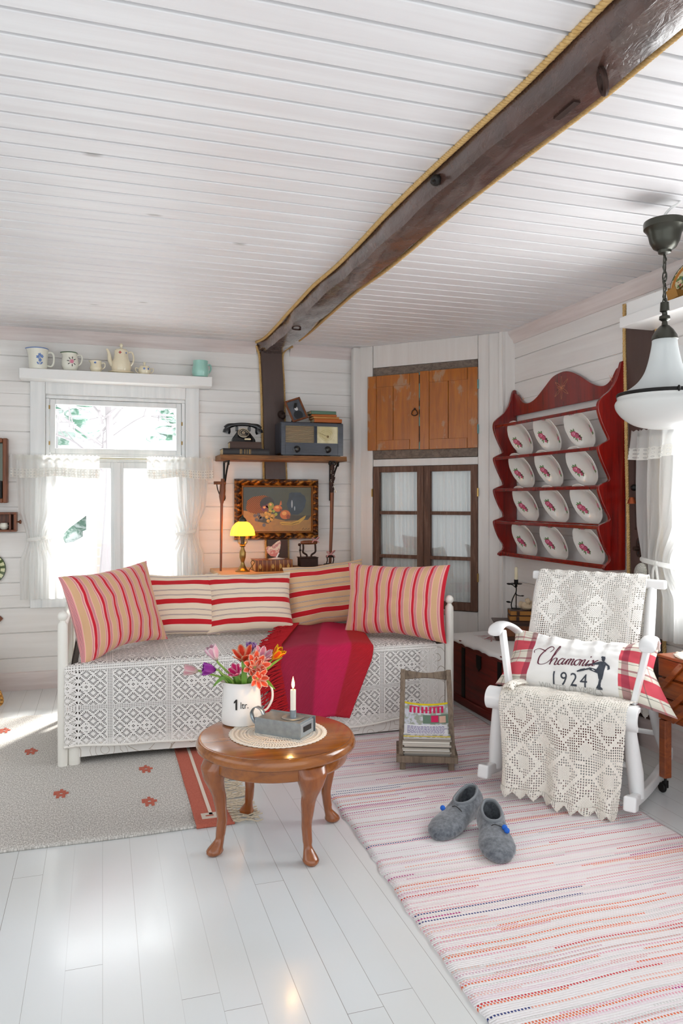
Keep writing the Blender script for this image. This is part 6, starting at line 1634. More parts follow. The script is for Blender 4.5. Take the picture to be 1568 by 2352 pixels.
# ------------------------------------------------------------------ pendant lamp
pc = Vector((2.122, 2.4765, 0))
t = thing('pendant_lamp', 'large opal glass bell-shaped pendant lamp with dark metal fittings', 'lamp', (pc.x, pc.y, ZC))
b = MB(); b.lathe([(.0005, 2.405), (.078, 2.405), (.080, 2.398), (.079, 2.378), (.070, 2.368), (.062, 2.352), (.056, 2.325), (.044, 2.302), (.026, 2.290), (.024, 2.280), (.014, 2.276), (.0005, 2.276)], 40, pc); obj('canopy', b, m_bronze, t)
b = MB(); b.tube(spline([pc+Vector((-.01, 0, 2.402)), pc+Vector((.0, 0, 2.43)), pc+Vector((.02, -.01, 2.456)), pc+Vector((.045, -.02, 2.472)), pc+Vector((.06, -.02, 2.486))], 5), .0055, 8); obj('ceiling_cable', b, m_white, t)
b = MB(); z = 2.276; k = 0
while z > 2.10:
    L_ = .045 if k % 2 else .075; w_ = .008
    m = TM((pc.x, pc.y, z-L_/2), rz=(PI/2 if k % 2 else 0)+.4)
    b.tube([m @ Vector((w_*cos(a), 0, L_/2*sin(a))) for a in [2*PI*q/16 for q in range(16)]], .0028, 6, closed=True); z -= L_-.008; k += 1
b.tube([(pc.x+.006*sin(q*.9), pc.y+.006*cos(q*.9), 2.276-.2*q/24) for q in range(25)], .003, 6)
obj('chain', b, m_bronze, t)
b = MB(); b.lathe([(.0005, 2.088), (.016, 2.085), (.018, 2.05), (.010, 2.045), (.010, 2.035), (.020, 2.03), (.021, 2.018), (.010, 2.01), (.012, 1.995), (.018, 1.992), (.034, 1.975), (.046, 1.955), (.050, 1.938), (.047, 1.936), (.0005, 1.95)], 32, pc); b.tube([pc+Vector((-.05, -.02, 1.942)), pc+Vector((-.062, -.024, 1.942))], .003); obj('gallery_cap', b, m_bronze, t)
m_frost = translucent_mat('frosted_glass', '#edf0f0', '#eef1f1', .5, sheer=.28, rough=.25)
m_opal = translucent_mat('opal_glass', '#f2f3f1', '#f3f4f2', .35, rough=.1)
b = MB(); up = [(.046, 1.942), (.047, 1.92), (.052, 1.89), (.062, 1.845), (.076, 1.805), (.100, 1.77), (.135, 1.742), (.168, 1.726), (.178, 1.720)]
b.lathe([(p.x, p.z) for p in spline([(r, 0, z) for r, z in up], 4)], 56, pc); obj('upper_glass', b, m_frost, t, solid=.002, ang=80)
b = MB(); b.lathe([(.178, 1.712), (.181, 1.716), (.181, 1.724), (.178, 1.727)], 56, pc, closed=True)
for a in (rad(245), rad(5), rad(125)): b.sph(pc+Vector((.183*cos(a), .183*sin(a), 1.72)), (.006, .006, .012), 8)
obj('metal_band', b, m_iron, t)
b = MB(); lo = [(.178, 1.712), (.177, 1.702), (.184, 1.692), (.186, 1.680), (.178, 1.658), (.155, 1.630), (.115, 1.603), (.06, 1.588), (.0005, 1.584)]
b.lathe([(max(p.x, .0003), p.z) for p in spline([(r, 0, z) for r, z in lo], 4)], 56, pc); obj('lower_bowl', b, m_opal, t, solid=.002, ang=80)
b = MB(); b.lathe([(.006, 1.95), (.006, 1.865), (.015, 1.86), (.016, 1.82), (.0005, 1.815)], 16, pc); obj('lamp_holder', b, m_bronze, t)
b = MB(); b.sph(pc+Vector((0, 0, 1.785)), (.028, .028, .038), 14); obj('bulb', b, m_porc, t)

# ------------------------------------------------------------------ red chest with cloth
t = thing('chest', 'long low dark red wooden chest with black iron straps beside the right wall', 'chest', (2.44, 3.98, 0))
cx0, cx1, cy0, cy1 = 2.188, 2.70, 3.36, 4.60
b = MB(); b.box(cx0, cx1, cy0, cy1, .045, .370); obj('body', b, m_chest, t, bev=.006)
b = MB(); b.box(cx0-.014, cx1, cy0-.012, cy1+.012, .0, .05); obj('plinth', b, m_chest, t, bev=.008)
b = MB(); b.box(cx0-.010, cx1, cy0-.01, cy1+.01, .370, .410); obj('lid', b, m_chest, t, bev=.008)
for y in (3.45, 3.90, 4.36): b = MB(); b.box(cx0-.004, cx0, y-.022, y+.022, .05, .366); obj('iron_strap', b, m_iron, t)
b = MB(); b.prism([(-.03, .355), (.03, .355), (.028, .285), (0, .26), (-.028, .285)], -.004, .0, Matrix(((0, 1, 0, cx0-.002), (1, 0, 0, 4.15), (0, 0, 1, 0), (0, 0, 0, 1)))); obj('lock_plate', b, m_iron, t)
m_cloth = mat('white_linen', '#efeeec', .9)
t = thing('table_runner', 'white scalloped cloth with red embroidered script on top of the red chest', 'cloth', (2.44, 4.1, .411))
def fcl(u, v):
    s = v*.560; y = lerp(3.42, 4.63, u); x = 2.715-s; z = .4125+.002*sin(y*20)
    if x < cx0-.006:
        q = cx0-.006-x; x = cx0-.012-.25*q-.006*sin(y*24); z = .410-q*.92
    if v > .97: z += .006*abs(sin(y*30)); 
    return (x, y, z)
b = MB(); b.grid(fcl, 90, 40); obj('cloth', b, m_cloth, t, solid=.0015, ang=180)
b = MB(); f = lambda x, y: (2.30+.0+(.11)*y, 4.48-x, .4155)
rnd = random.Random(12)
for k in range(7):
    x0 = .02+k*.028; P = [(x0, .3+.3*rnd.random(), 0)]
    for q in range(5): P.append((x0+rnd.uniform(-.03, .06), .2+rnd.uniform(0, .9), 0))
    ribbon(b, [(p.x, p.y) for p in spline(P, 5)], .004, f)
obj('red_embroidery', b, mat('red_thread', '#b5202c', .8), t, flat=True)
bxm = TM((2.555, 4.285, .4155), rz=rad(-24))
t = thing('wooden_casket', 'small dark wooden casket with a flared lid on the white cloth', 'casket', (2.555, 4.285, .4155), rz=rad(-24), world=False)
m_dw = mat('dark_oak', rough=.4, fn=wood_fn('#2a1710', '#44281a', '#5a3520', 0))
b = MB(); b.box(-.145, .135, -.065, .065, .022, .095); obj('body', b, m_brownwood, t, local=True, bev=.003)
b = MB(); b.prism([(-.165, 0), (.145, 0), (.145, .010), (.13, .022), (-.15, .022), (-.165, .010)], -.08, .08); obj('foot_moulding', b, m_dw, t, local=True, bev=.003)
b = MB(); b.prism([(-.15, .093), (.13, .093), (.155, .112), (.155, .12), (-.178, .12), (-.178, .112)], -.085, .085); obj('lid', b, m_dw, t, local=True, bev=.002)
def stack_book(label, z, h, w_, d, rz, cover, g):
    p = TM((2.555, 4.285, .4155), rz=rad(-24)) @ Vector((.028, 0, z)); t = book(label, tuple(p), w_, d, h, rad(-24+180)+rz, cover, g)
    b = MB()
    for x in (-.06, .05): b.box(x-.008, x+.008, d/2-.004, d/2+.002, -.001, h*.8)
    obj('leather_clasp', b, m_dw, t, local=True)
m_bookw = mat('amber_page_edges', rough=.8, fn=lambda b: (lambda p: {'Base Color': mix(sstep(sn(p[2]*1500.), -.3, .5), col('#8f5a26'), col('#cc9148'))})(coords()))
_mp = m_paper
def stack(label, z, h, w_, d, rz):
    p = TM((2.555, 4.285, .4155), rz=rad(-24)) @ Vector((.030, 0, z)); t = book(label, tuple(p), w_, d, h, rad(-24+180)+rz, m_dw, 'old books on the casket', pages=m_bookw)
    b = MB()
    for x in (-.055, .055): b.box(x-.009, x+.009, d/2-.004, d/2+.002, .001, h*.85)
    obj('leather_clasp', b, m_dw, t, local=True)
stack('lower of two clasped amber-edged books on the dark casket', .121, .034, .215, .13, rad(-1)); stack('upper of two clasped amber-edged books on the dark casket', .1555, .032, .21, .125, rad(2))
fz = .4155+.188
t = thing('candlestick', 'black wrought iron candlestick with leaf twigs behind the stone angel', 'candlestick', (2.555, 4.31, fz)); q0 = Vector((2.545, 4.325, fz))
b = MB(); b.tube(spline([q0+Vector((-.03, 0, 0)), q0+Vector((-.035, 0, .03)), q0+Vector((-.022, 0, .07)), q0+Vector((0, 0, .11)), q0+Vector((.0, 0, .15))], 5), .004, 6); b.sph(q0+Vector((0, 0, .147)), .009, 8)
b.tube(spline([q0+Vector((-.005, 0, .10)), q0+Vector((.012, 0, .085)), q0+Vector((.045, -.01, .08))], 4), .003, 6); b.tube(spline([q0+Vector((-.002, 0, .135)), q0+Vector((-.03, 0, .155)), q0+Vector((-.06, 0, .16))], 4), .003, 6); b.tube([q0+Vector((0, 0, 0)), q0+Vector((0, 0, .11))], .0035, 6); b.lathe([(.03, 0), (.03, .003), (.0005, .004)], 16, q0)
obj('stem', b, m_iron, t)
b = MB(); b.sph(q0+Vector((-.052, 0, .161)), (.018, .004, .006), 8, ry=rad(8)); b.sph(q0+Vector((-.055, 0, .045)), (.018, .004, .006), 8, ry=rad(10)); b.sph(q0+Vector((.04, -.008, .082)), (.014, .004, .004), 8); obj('iron_leaf', b, m_iron, t)
b = MB(); b.lathe([(.0005, .155), (.035, .158), (.040, .163), (.036, .162), (.013, .160), (.0135, .188), (.0115, .188), (.011, .163), (.0005, .163)], 24, q0); obj('drip_pan', b, m_iron, t)
t = single('candle', MB().lathe([(.0005, 0), (.0105, 0), (.0098, .098), (.006, .104), (.0005, .105)], 18, q0+Vector((0, 0, .164))), m_candleg, 'unlit ivory candle in the black iron candlestick', 'candle', loc=q0+Vector((0, 0, .164)))
sc = Vector((2.590, 4.262, fz))
t = thing('angel_figurine', 'small pale stone cherub resting on folded arms on the books', 'figurine', tuple(sc)); m_stone = mat('pale_stone', '#d8c3a5', .7)
b = MB(); b.sph(sc+Vector((0, 0, .018)), (.040, .026, .020), 14); b.sph(sc+Vector((-.024, .0, .026)), (.020, .018, .024), 10); b.sph(sc+Vector((.026, .0, .024)), (.022, .018, .020), 10); b.tube(spline([sc+Vector((-.035, -.012, .02)), sc+Vector((-.01, -.026, .016)), sc+Vector((.02, -.026, .018)), sc+Vector((.035, -.012, .022))], 5), .009, 8); obj('body', b, m_stone, t)
b = MB(); b.sph(sc+Vector((0, -.006, .052)), (.0155, .016, .018), 14); b.sph(sc+Vector((0, -.022, .050)), (.003, .004, .004), 6); b.sph(sc+Vector((0, 0, .062)), (.016, .016, .012), 10); obj('head', b, m_stone, t)
b = MB()
for s in (-1, 1): b.sph(sc+Vector((s*.034, .018, .030)), (.020, .006, .024), 10, ry=rad(25*s))
obj('wing', b, m_stone, t)

# ------------------------------------------------------------------ rocking chair
RA = rad(-52.9); RC = (1.856+.04*cos(RA), 2.875+.04*sin(RA), .014)
MR = TM(RC, rz=RA)
m_chair = mat('chair_white_gloss', '#eeefef', .28, coat=.2)
t = thing('rocking_chair', 'white painted rocking chair covered with crochet throws', 'chair', RC, rz=RA, world=False)
def run(x):
    return [(x, y, .018+.19*(y-.34)**2+(.0 if y < .5 else (y-.5)**2*.9)) for y in [lerp(-.03, .66, k/20) for k in range(21)]]
for s in (-1, 1):
    b = MB(); P = [(x+s*.012*(1-y), y, z) for x, y, z in run(s*.305)]; 
    for i, (x, y, z) in enumerate(P): 
        hh = .048; b.v += [(x-.018, y, z), (x+.018, y, z), (x+.018, y, z+hh), (x-.018, y, z+hh)]
    for i in range(20):
        for k in range(4): b.face((4*i+k, 4*i+(k+1) % 4, 4*i+4+(k+1) % 4, 4*i+4+k)[::-1])
    b.face((0, 1, 2, 3)); b.face((83, 82, 81, 80)); r_ = obj('runner', b, m_chair, t, local=True, bev=.008, seg=3)
    b = MB(); b.cbox((s*.318, -.058, .068), (.052, .055, .060), rx=rad(-10)); obj('runner_tip', b, m_chair, t, local=True, bev=.010, seg=3)
    b = MB(); b.tube([(s*.314, .05, .060), (s*.308, .045, .16), (s*.294, .03, .30), (s*.284, .02, .42)], [.030, .033, .028, .022], 14); obj('leg', b, m_chair, t, local=True)
    b = MB(); b.tube([(s*.290, .40, .36), (s*.298, .52, .20), (s*.305, .64, .06)], [.022, .028, .024], 14); obj('leg', b, m_chair, t, local=True)
    b = MB(); b.bar((s*.280, .13, .42), (s*.330, .165, .672), .024, .046, up=(0, 1, 0)); obj('arm_post', b, m_chair, t, local=True, bev=.006)
    b = MB(); pts = spline([(s*.342, .095, .660), (s*.340, .125, .688), (s*.336, .19, .696), (s*.326, .28, .668), (s*.312, .36, .625), (s*.296, .46, .60)], 5); n = len(pts)
    wdt = [interp([(0, .034), (.15, .040), (.5, .032), (1, .020)], i/(n-1)) for i in range(n)]
    for i, p in enumerate(pts):
        w_ = wdt[i]; 
        for dx, dz in ((-1, 0), (-.8, .012), (0, .017), (.8, .012), (1, 0), (.8, -.010), (0, -.014), (-.8, -.010)): b.v.append((p.x+dx*w_, p.y, p.z+dz))
    for i in range(n-1):
        for k in range(8): b.face((8*i+k, 8*i+(k+1) % 8, 8*i+8+(k+1) % 8, 8*i+8+k)[::-1])
    b.face(range(8)); b.face(range(8*n-8, 8*n)[::-1]); obj('armrest', b, m_chair, t, local=True, sub=1, ang=80)
    b = MB(); b.tube([(s*.268-.02, .40, .36), (s*.277-.03, .50, .56), (s*.280-.04, .60, .80), (s*.280-.042, .635, .872)], [.020, .027, .024, .020], 14); obj('back_post', b, m_chair, t, local=True)
b = MB(); b.box(-.330, .330, .612, .652, .868, .912, TM((-.046, 0, 0), ry=rad(1.2))); obj('top_rail', b, m_chair, t, local=True, bev=.010, seg=3)
for x in (-.18, -.06, .06, .18): b = MB(); b.tube([(x-.02, .41, .37), (x-.04, .62, .875)], .010, 8); obj('spindle', b, m_chair, t, local=True)
b = MB(); q = []
for k in range(15): a = rad(-70+k*14.5); q.append((-.0+.048*sin(a)*-1, .392+.050*cos(a)))
poly = [(.02-.055*sin(rad(a)), .385+.052*cos(rad(a))) for a in range(-20, 151, 12)]+[(.02-.030*sin(rad(a)), .385+.030*cos(rad(a))) for a in range(150, -21, -12)]
b.prism(poly, -.332, .332, Matrix(((0, 1, 0, 0), (1, 0, 0, 0), (0, 0, 1, 0), (0, 0, 0, 1)))); obj('front_roll', b, m_chair, t, local=True, bev=.003)
def fseat(u, v):
    y = lerp(.02, .43, v); return (lerp(-.30, .30, u), y, .432-.05*sm(v)-.008*sin(PI*v))
b = MB(); b.grid(fseat, 4, 12); obj('seat', b, m_chair, t, local=True, solid=.018, off=-1)
b = MB(); b.tube([(-.30, .52, .20), (.30, .52, .20)], .012, 10); b.tube([(-.29, .06, .18), (.29, .06, .18)], .012, 10); obj('stretcher', b, m_chair, t, local=True)

def f_filet(seed):
    def f():
        u, v, _ = coords('UV'); N = 96.
        ix, iy = fl(u*N), fl(v*N); hx, hy = fr(u*N)-.5, fr(v*N)-.5
        hole = sstep(hyp(hx*1.05, hy*.9), .35, .27)
        # repeating medallions: diamonds of solid blocks with small mesh centres
        P = 20.
        a = ix/P; b_ = iy/P
        mx_ = ab(fr(a+.0)-.5)*P; my = ab(fr(b_)-.5)*P
        dm = mx_+my
        ringd = (ab(dm-7.5) < 1.1)
        core = (mx(mx_, my) < 2.6)
        mx2 = ab(fr(a+.5)-.5)*P; my2 = ab(fr(b_+.5)-.5)*P
        core2 = (mx2+my2 < 3.4)
        solid = mx(mx(ringd, core), core2)
        fine_h = sstep(hyp(fr(u*N*2.)-.5, fr(v*N*2.)-.5), .22, .14)
        inner = mx(core*1.0, core2*1.0)
        scat = (wn(vec(ix, iy, seed)) > .90)
        return mix_f(mn(mx(solid, scat)*1.0, 1.0), hole, inner*fine_h)
    return f
def lace_mat(nm, seed, c1='#fbf8f2'):
    return translucent_mat(nm, c1, '#f4eee0', .12, alpha=f_filet(seed), rough=.95, fn=lambda b: (lambda u: {'Normal': bump(sn(u[0]*104.*2*PI)*sn(u[1]*104.*2*PI)+noise(vec(u[0]*160., u[1]*160., 0.), 2., 2), .0012, .5)})(coords('UV')))
m_lace1 = lace_mat('filet_crochet', 1.); m_lace2 = lace_mat('filet_crochet_cream', 5., '#fbf6ec')
# seat throw
t2 = thing('crochet_throw', 'cream filet crochet throw hanging over the front of the rocking chair seat', 'throw', RC, rz=RA, world=False)
ZR = .438
path = spline([(0, .40, .400), (0, .25, .412), (0, .12, .436), (0, .06, .446), (0, .00, .449), (0, -.035, .432), (0, -.052, .395), (0, -.058, .34), (0, -.066, .22), (0, -.085, .11), (0, -.115, .035)], 8)
PLn = [0]
for a_, c_ in zip(path, path[1:]): PLn.append(PLn[-1]+(c_-a_).length)
def onpath(s):
    s = max(0, min(s, PLn[-1]-1e-5))
    for i in range(len(path)-1):
        if s <= PLn[i+1]: return path[i].lerp(path[i+1], (s-PLn[i])/(PLn[i+1]-PLn[i]))
def fst(u, v):
    s = v*PLn[-1]; p = onpath(s); hang = max(0, min(1, (s-.50)/.35))
    x = lerp(-.252+.045*hang, .297, u)
    y = p.y-hang*(.020*sin(u*13+.6)+.010*sin(u*31))*1.1; z = p.z+.003*sin(u*22+s*9)
    if u > .90: k = (u-.90)/.10; y += hang*.06*k; x -= hang*.03*k
    if hang > .0: x += 0
    z += .030*hang*(u-.5)*-1.
    return (x, y, z)
b = MB(); b.grid(fst, 110, 110, uvs=(.60, PLn[-1])); obj('lace_body', b, m_lace2, t2, local=True, ang=180, solid=.003)
def fzz(u, v):
    p = Vector(fst(u, 1)); k = abs(((u*9) % 1)*2-1); drop = (.012+.045*(1-k))
    return (p.x, p.y-v*.012-.003, p.z+.004-v*drop*.75)
b = MB(); b.grid(fzz, 180, 6, uvs=(.60, .05), uvo=(0, .3)); obj('zigzag_hem', b, m_lace2, t2, local=True, ang=180, solid=.003)
def froll(u, v): 
    p = Vector(fst(lerp(.0, .10, u), lerp(.30, .52, v))); return (p.x+.004, p.y, p.z+.010+.016*sin(PI*u))
b = MB(); b.grid(froll, 10, 16, uvs=(.06, .14)); obj('bunched_edge', b, m_lace2, t2, local=True, ang=180, solid=.003)
# back throw
t3 = thing('crochet_throw', 'white filet crochet throw hung over the backrest of the rocking chair', 'throw', RC, rz=RA, world=False)
path2 = spline([(0, .375, .46), (0, .42, .54), (0, .475, .66), (0, .540, .80), (0, .590, .886), (0, .606, .920), (0, .632, .928), (0, .658, .918), (0, .668, .85), (0, .676, .60), (0, .690, .34), (0, .70, .26)], 8)
P2 = [0]
for a_, c_ in zip(path2, path2[1:]): P2.append(P2[-1]+(c_-a_).length)
def on2(s):
    s = max(0, min(s, P2[-1]-1e-5))
    for i in range(len(path2)-1):
        if s <= P2[i+1]: return path2[i].lerp(path2[i+1], (s-P2[i])/(P2[i+1]-P2[i]))
def fbt(u, v):
    s = v*P2[-1]; p = on2(s); off = min(1, abs(s-.52)/.15)
    return (lerp(-.312, .222, u), p.y-.010*sin(u*15+s*2)*off*(1 if s < .5 else -1)-.006, p.z+.0025*sin(u*50)*(1-off)-.010*u*0)
b = MB(); b.grid(fbt, 100, 110, uvs=(.54, P2[-1])); obj('lace_body', b, m_lace1, t3, local=True, ang=180, solid=.003)
def fz2(u, v):
    p = Vector(fbt(u, 1)); k = abs(((u*9) % 1)*2-1); return (p.x, p.y, p.z+.003-v*(.012+.04*(1-k)))
b = MB(); b.grid(fz2, 160, 6, uvs=(.54, .05), uvo=(0, .3)); obj('zigzag_hem', b, m_lace1, t3, local=True, ang=180, solid=.003)

# cushion on the chair
CW, CH = .68, .305
def f_plaid(b):
    u, v, _ = coords('UV')
    W_, R_, D_, Gr, Cr = col('#f2f1ee'), col('#d5505e'), col('#8f2a45'), col('#5d6258'), col('#e4dfd0')
    kx = fr(u/.150+.0); ky = fr(v/.125+.1)
    rb = sstep(ab(ky-.5), .24, .23)
    base = mix(rb, Cr, R_)
    vb = sstep(ab(kx-.5), .10, .09); base = mix(vb*.65, base, D_)
    hb_ = sstep(ab(ky-.02), .045, .04)+sstep(ab(ky-.98), .0, .0)*0.
    base = mix(sstep(ab(ky-.90), .035, .03)*.7, base, D_)
    base = mix(sstep(ab(ky-.17), .012, .009)*.8, base, Gr)
    base = mix(sstep(ab(kx-.90), .015, .012)*.6, base, Gr)
    base = mix(sstep(ab(kx-.12), .02, .016)*.45, base, R_)
    side = (ab(u+.006) > .205)
    n = noise(vec(u*500., v*500., 0.), 1., 2)
    return {'Base Color': mix(side*1.0, W_, base), 'Normal': bump(n+noise(vec(u*8., v*3., 0.), 2., 2)*6., .0012, .5)}
def cbend(p, u, v):
    k = max(0, min(1, (u-.35)/.65)); d = max(0, min(1, (.1-v)/1.1)); p = p.copy()
    p.x += .115*k*k*d; p.z -= .055*k*k*d; p.y -= .02*k*d*2
    k2 = max(0, (-u-.5)/.5); p.x -= .03*k2*max(0, -v)
    p.z -= .026*(1-u*u)*max(0, v)
    p.y += (.006*sin(u*23)+.004*sin(u*41+1))*max(0, v+.1)*(abs(u) < .7)*(1 if p.y < 0 else 0)
    return p
mm = MR @ TM((.000, .268, .530)) @ rotm(rx=rad(-37), rz=rad(1))
b, PP = pillow_mesh(CW, CH, .145, 5, pull=.05, wr=.009, bend=cbend, nu=60, nv=44)
ct = obj('cushion', b, mat('plaid_cushion', rough=.85, fn=f_plaid), ang=180); ct.matrix_basis = mm
tag(ct, 'white cushion lettered Chamonix 1924 with red plaid ends on the rocking chair', 'cushion')
def onc(x, z, lift=.0022):
    a = (x/(CW/2)+1)/2; c = (z/(CH/2)+1)/2
    for _ in range(4):
        p = PP(a, c, -1); a += (x-p.x)/CW; c += (z-p.z)/CH
    p = PP(a, c, -1); return (p.x, p.y-lift, p.z)
strokes = [[(-1.1, 1.55), (-1.25, 1.9), (-.8, 2.2), (-.1, 2.1), (.5, 1.85)], [(1.25, 1.75), (1.5, 2.1), (1.45, 2.45), (1.1, 2.55), (.55, 2.2), (.1, 1.5), (-.1, .7), (.1, .05), (.6, -.1), (1.2, .2), (1.7, .7)],
  [(1.7, .7), (2.1, 1.6), (2.35, 2.5), (2.25, 2.7), (2.05, 2.2), (1.85, 1.0), (1.8, 0)], [(1.85, .3), (2.15, .85), (2.5, .95), (2.6, .6), (2.5, .1), (2.75, 0), (3.0, .3)],
  [(3.6, .85), (3.3, 1.0), (3.0, .6), (3.05, .1), (3.35, 0), (3.6, .4), (3.75, .95)], [(3.75, .95), (3.65, .2), (3.85, 0), (4.05, .3), (4.25, .9), (4.2, 0)], [(4.22, .4), (4.5, .95), (4.66, .8), (4.6, 0)], [(4.62, .4), (4.9, .95), (5.08, .8), (5.02, .1), (5.2, 0), (5.45, .3)],
  [(5.85, .95), (5.5, .8), (5.4, .3), (5.65, 0), (5.95, .2), (6.0, .7), (5.85, .95), (6.15, .85)], [(6.25, .9), (6.2, 0)], [(6.22, .4), (6.5, .95), (6.68, .8), (6.62, .1), (6.8, 0), (7.0, .3)],
  [(7.0, .3), (7.18, .9), (7.1, .1), (7.3, 0), (7.55, .35)], [(7.6, .8), (7.78, .95), (7.92, .5), (8.05, .05), (8.35, .15)], [(8.45, 1.0), (8.15, .8), (7.85, .3), (7.5, -.05)]]
m_ink = mat('burgundy_print', '#5e1730', .7); m_slate = mat('slate_print', '#3d434d', .7)
b = MB(); sc_ = .0315
def chm(x, y):
    X_ = (x+.33*y)*sc_; Y_ = y*sc_; a = rad(3); return onc(-.168+X_*cos(a)-Y_*sin(a), -.048+X_*sin(a)+Y_*cos(a))
for st in strokes:
    P = spline([(x, y, 0) for x, y in st], 5); n = len(P); wds = []
    for i in range(n):
        d = P[min(i+1, n-1)]-P[max(i-1, 0)]; wds.append(.10+.10*max(0, -d.y/(d.length+1e-6)))
    ribbon(b, [(p.x, p.y) for p in P], wds, chm)
disc2d(b, 7.28, 1.4, .10, .10, 0, chm)
o = obj('script_lettering', b, m_ink, ct, local=True, flat=True)
b = MB(); tx = text2d('1924', .062); i = 0
# subdivide glyphs so they can follow the cushion
import bmesh
def glyph_on(src, ox, oz, sx=1., sy=1., lift=.0024):
    bm = bmesh.new(); vs = [bm.verts.new(p) for p in src.v]
    for f in src.f:
        try: bm.faces.new([vs[q] for q in f])
        except ValueError: pass
    bmesh.ops.triangulate(bm, faces=bm.faces); bmesh.ops.subdivide_edges(bm, edges=[e for e in bm.edges if e.calc_length() > .006], cuts=2, use_grid_fill=True)
    bmesh.ops.triangulate(bm, faces=bm.faces); bm.verts.index_update(); o = MB(); o.v = [onc(v.co.x*sx+ox, v.co.y*sy+oz, lift) for v in bm.verts]
    for f in bm.faces: o.face([v.index for v in f.verts])
    bm.free(); return o
for k, ch in enumerate('1924'): b.add(glyph_on(text2d(ch, .074), -.082+k*.046, -.104, .95, 1., .0024))
obj('year_lettering', b, m_slate, ct, local=True, flat=True)
b = glyph_on(text2d('WINTER OLYMPICS', .030), -.004, -.137, 1.12, 1., .0024); obj('small_lettering', b, mat('pale_print', '#c9c7c2', .7), ct, local=True, flat=True)
b = MB(); F = lambda x, z: onc(.118+x*.055, -.048+z*.052, .0026)
def polyf(pts):
    i = len(b.v); cx = sum(p[0] for p in pts)/len(pts); cz = sum(p[1] for p in pts)/len(pts); b.v.append(F(cx, cz)); b.v += [F(*p) for p in pts]
    for k in range(len(pts)): b.face((i, i+1+k, i+1+(k+1) % len(pts)))
disc2d(b, .18, 1.0, .14, .17, 0, F); polyf([(0, 1.08), (.0, 1.20), (.05, 1.26), (.32, 1.24), (.33, 1.10), (.40, 1.06)])
polyf([(-.05, .80), (.30, .85), (.42, .70), (.40, .2), (.38, -.05), (-.25, -.1), (-.12, .3)])
polyf([(-.05, .80), (-.55, .55), (-.98, .40), (-1.0, .30), (-.55, .38), (-.1, .50)]); polyf([(.30, .83), (.70, .55), (.78, .25), (.60, .25), (.55, .48), (.35, .60)]); disc2d(b, -1.05, .33, .10, .05, .3, F); disc2d(b, .66, .22, .10, .05, .8, F)
polyf([(-.25, .0), (.38, .0), (.36, -.35), (.30, -.75), (.02, -.75), (-.02, -.35), (-.75, -.15), (-.80, .10)])
polyf([(-.78, -.12), (-.80, .06), (-1.15, -.08), (-1.17, -.2)]); polyf([(-1.12, -.02), (-1.15, -.22), (-1.75, -.38), (-1.80, -.28), (-1.5, -.1)]); polyf([(.06, -.75), (.26, -.75), (.20, -1.2), (.02, -1.2)])
polyf([(.04, -1.12), (.22, -1.12), (.24, -1.35), (.40, -1.45), (.38, -1.55), (-.12, -1.55), (-.1, -1.42)])
obj('skater_print', b, m_slate, ct, local=True, flat=True)

# ------------------------------------------------------------------ sewing box on legs
t = thing('sewing_box', 'brown wooden cantilever sewing box on castors at the right edge of the photograph', 'sewing box', (2.50, 2.45, 0))
m_sew = mat('sewing_box_wood', rough=.28, coat=.4, fn=wood_fn('#6a2c0e', '#96481a', '#b05c24', 1))
X0, X1, Y0, Y1 = 2.370, 2.69, 2.10, 2.803
b = MB(); b.box(X0+.012, X1, Y0, Y1, .325, .425); b.box(X0, X0+.012, Y0, Y1+.004, .330, .422); obj('lower_tray', b, m_sew, t, bev=.004)
b = MB(); b.box(X0+.012, X1, Y0, Y1, .427, .515); b.box(X0, X0+.012, Y0, Y1+.004, .430, .512); obj('middle_tray', b, m_sew, t, bev=.004)
b = MB(); b.box(X0+.012, X1, Y0, Y1, .517, .600); b.box(X0, X0+.012, Y0, Y1+.004, .520, .600); obj('upper_tray', b, m_sew, t, bev=.004)
b = MB(); b.box(X0-.006, X1+.004, Y0-.004, Y1+.008, .602, .616); obj('lid', b, m_sew, t, bev=.005)
for y in (Y0+.02, Y1-.018):
    for x in (X0+.02, X1-.02):
        b = MB(); b.box(x-.019, x+.019, y-.019, y+.019, .068, .326); lg = obj('leg', b, m_sew, t, bev=.004)
        b = MB(); b.lathe([(.019, -.008), (.022, -.004), (.022, .004), (.019, .008)], 18, (x-.012, y+.005, .023), m=rotm(ry=rad(90))); b.tube([(x, y, .070), (x, y, .045), (x-.008, y, .025)], .006, 8); b.box(x-.014, x+.014, y-.004, y+.004, .02, .052); subobj('castor', b, m_iron, lg, t)
        if x > 2.5 and y < 2.3: pass
for (y0, z0, y1, z1) in ((2.765, .482, 2.655, .592), (2.735, .386, 2.60, .500), (2.70, .345, 2.56, .45)):
    b = MB(); d = Vector((0, y1-y0, z1-z0)).normalized(); nrm = Vector((0, -d.z, d.y))
    poly = []
    for k in range(9): a = PI/2+PI*k/8; poly.append(Vector((0, y0, z0))+d*cos(a)*.012+nrm*sin(a)*.012)
    for k in range(9): a = -PI/2+PI*k/8; poly.append(Vector((0, y1, z1))+d*cos(a)*.012+nrm*sin(a)*.012)
    n = len(poly); b.v = [(X0-.016, p.y, p.z) for p in poly]+[(X0-.003, p.y, p.z) for p in poly]
    b.face(range(n)); b.face(range(n, 2*n)[::-1])
    for k in range(n): b.face((k, n+k, n+(k+1) % n, (k+1) % n))
    b.tube([(X0-.019, y0, z0), (X0, y0, z0)], .004, 8); b.tube([(X0-.019, y1, z1), (X0, y1, z1)], .004, 8)
    obj('linking_arm', b, m_sew, t, bev=.002)
b = MB()
def fdo(u, v):
    a = v*2*PI; r = u*.17*(1+.05*abs(sin(a*9))*(u > .9)); return (2.50+r*cos(a)*.8, 2.62+r*sin(a), .618+.004*abs(sin(a*9))*u)
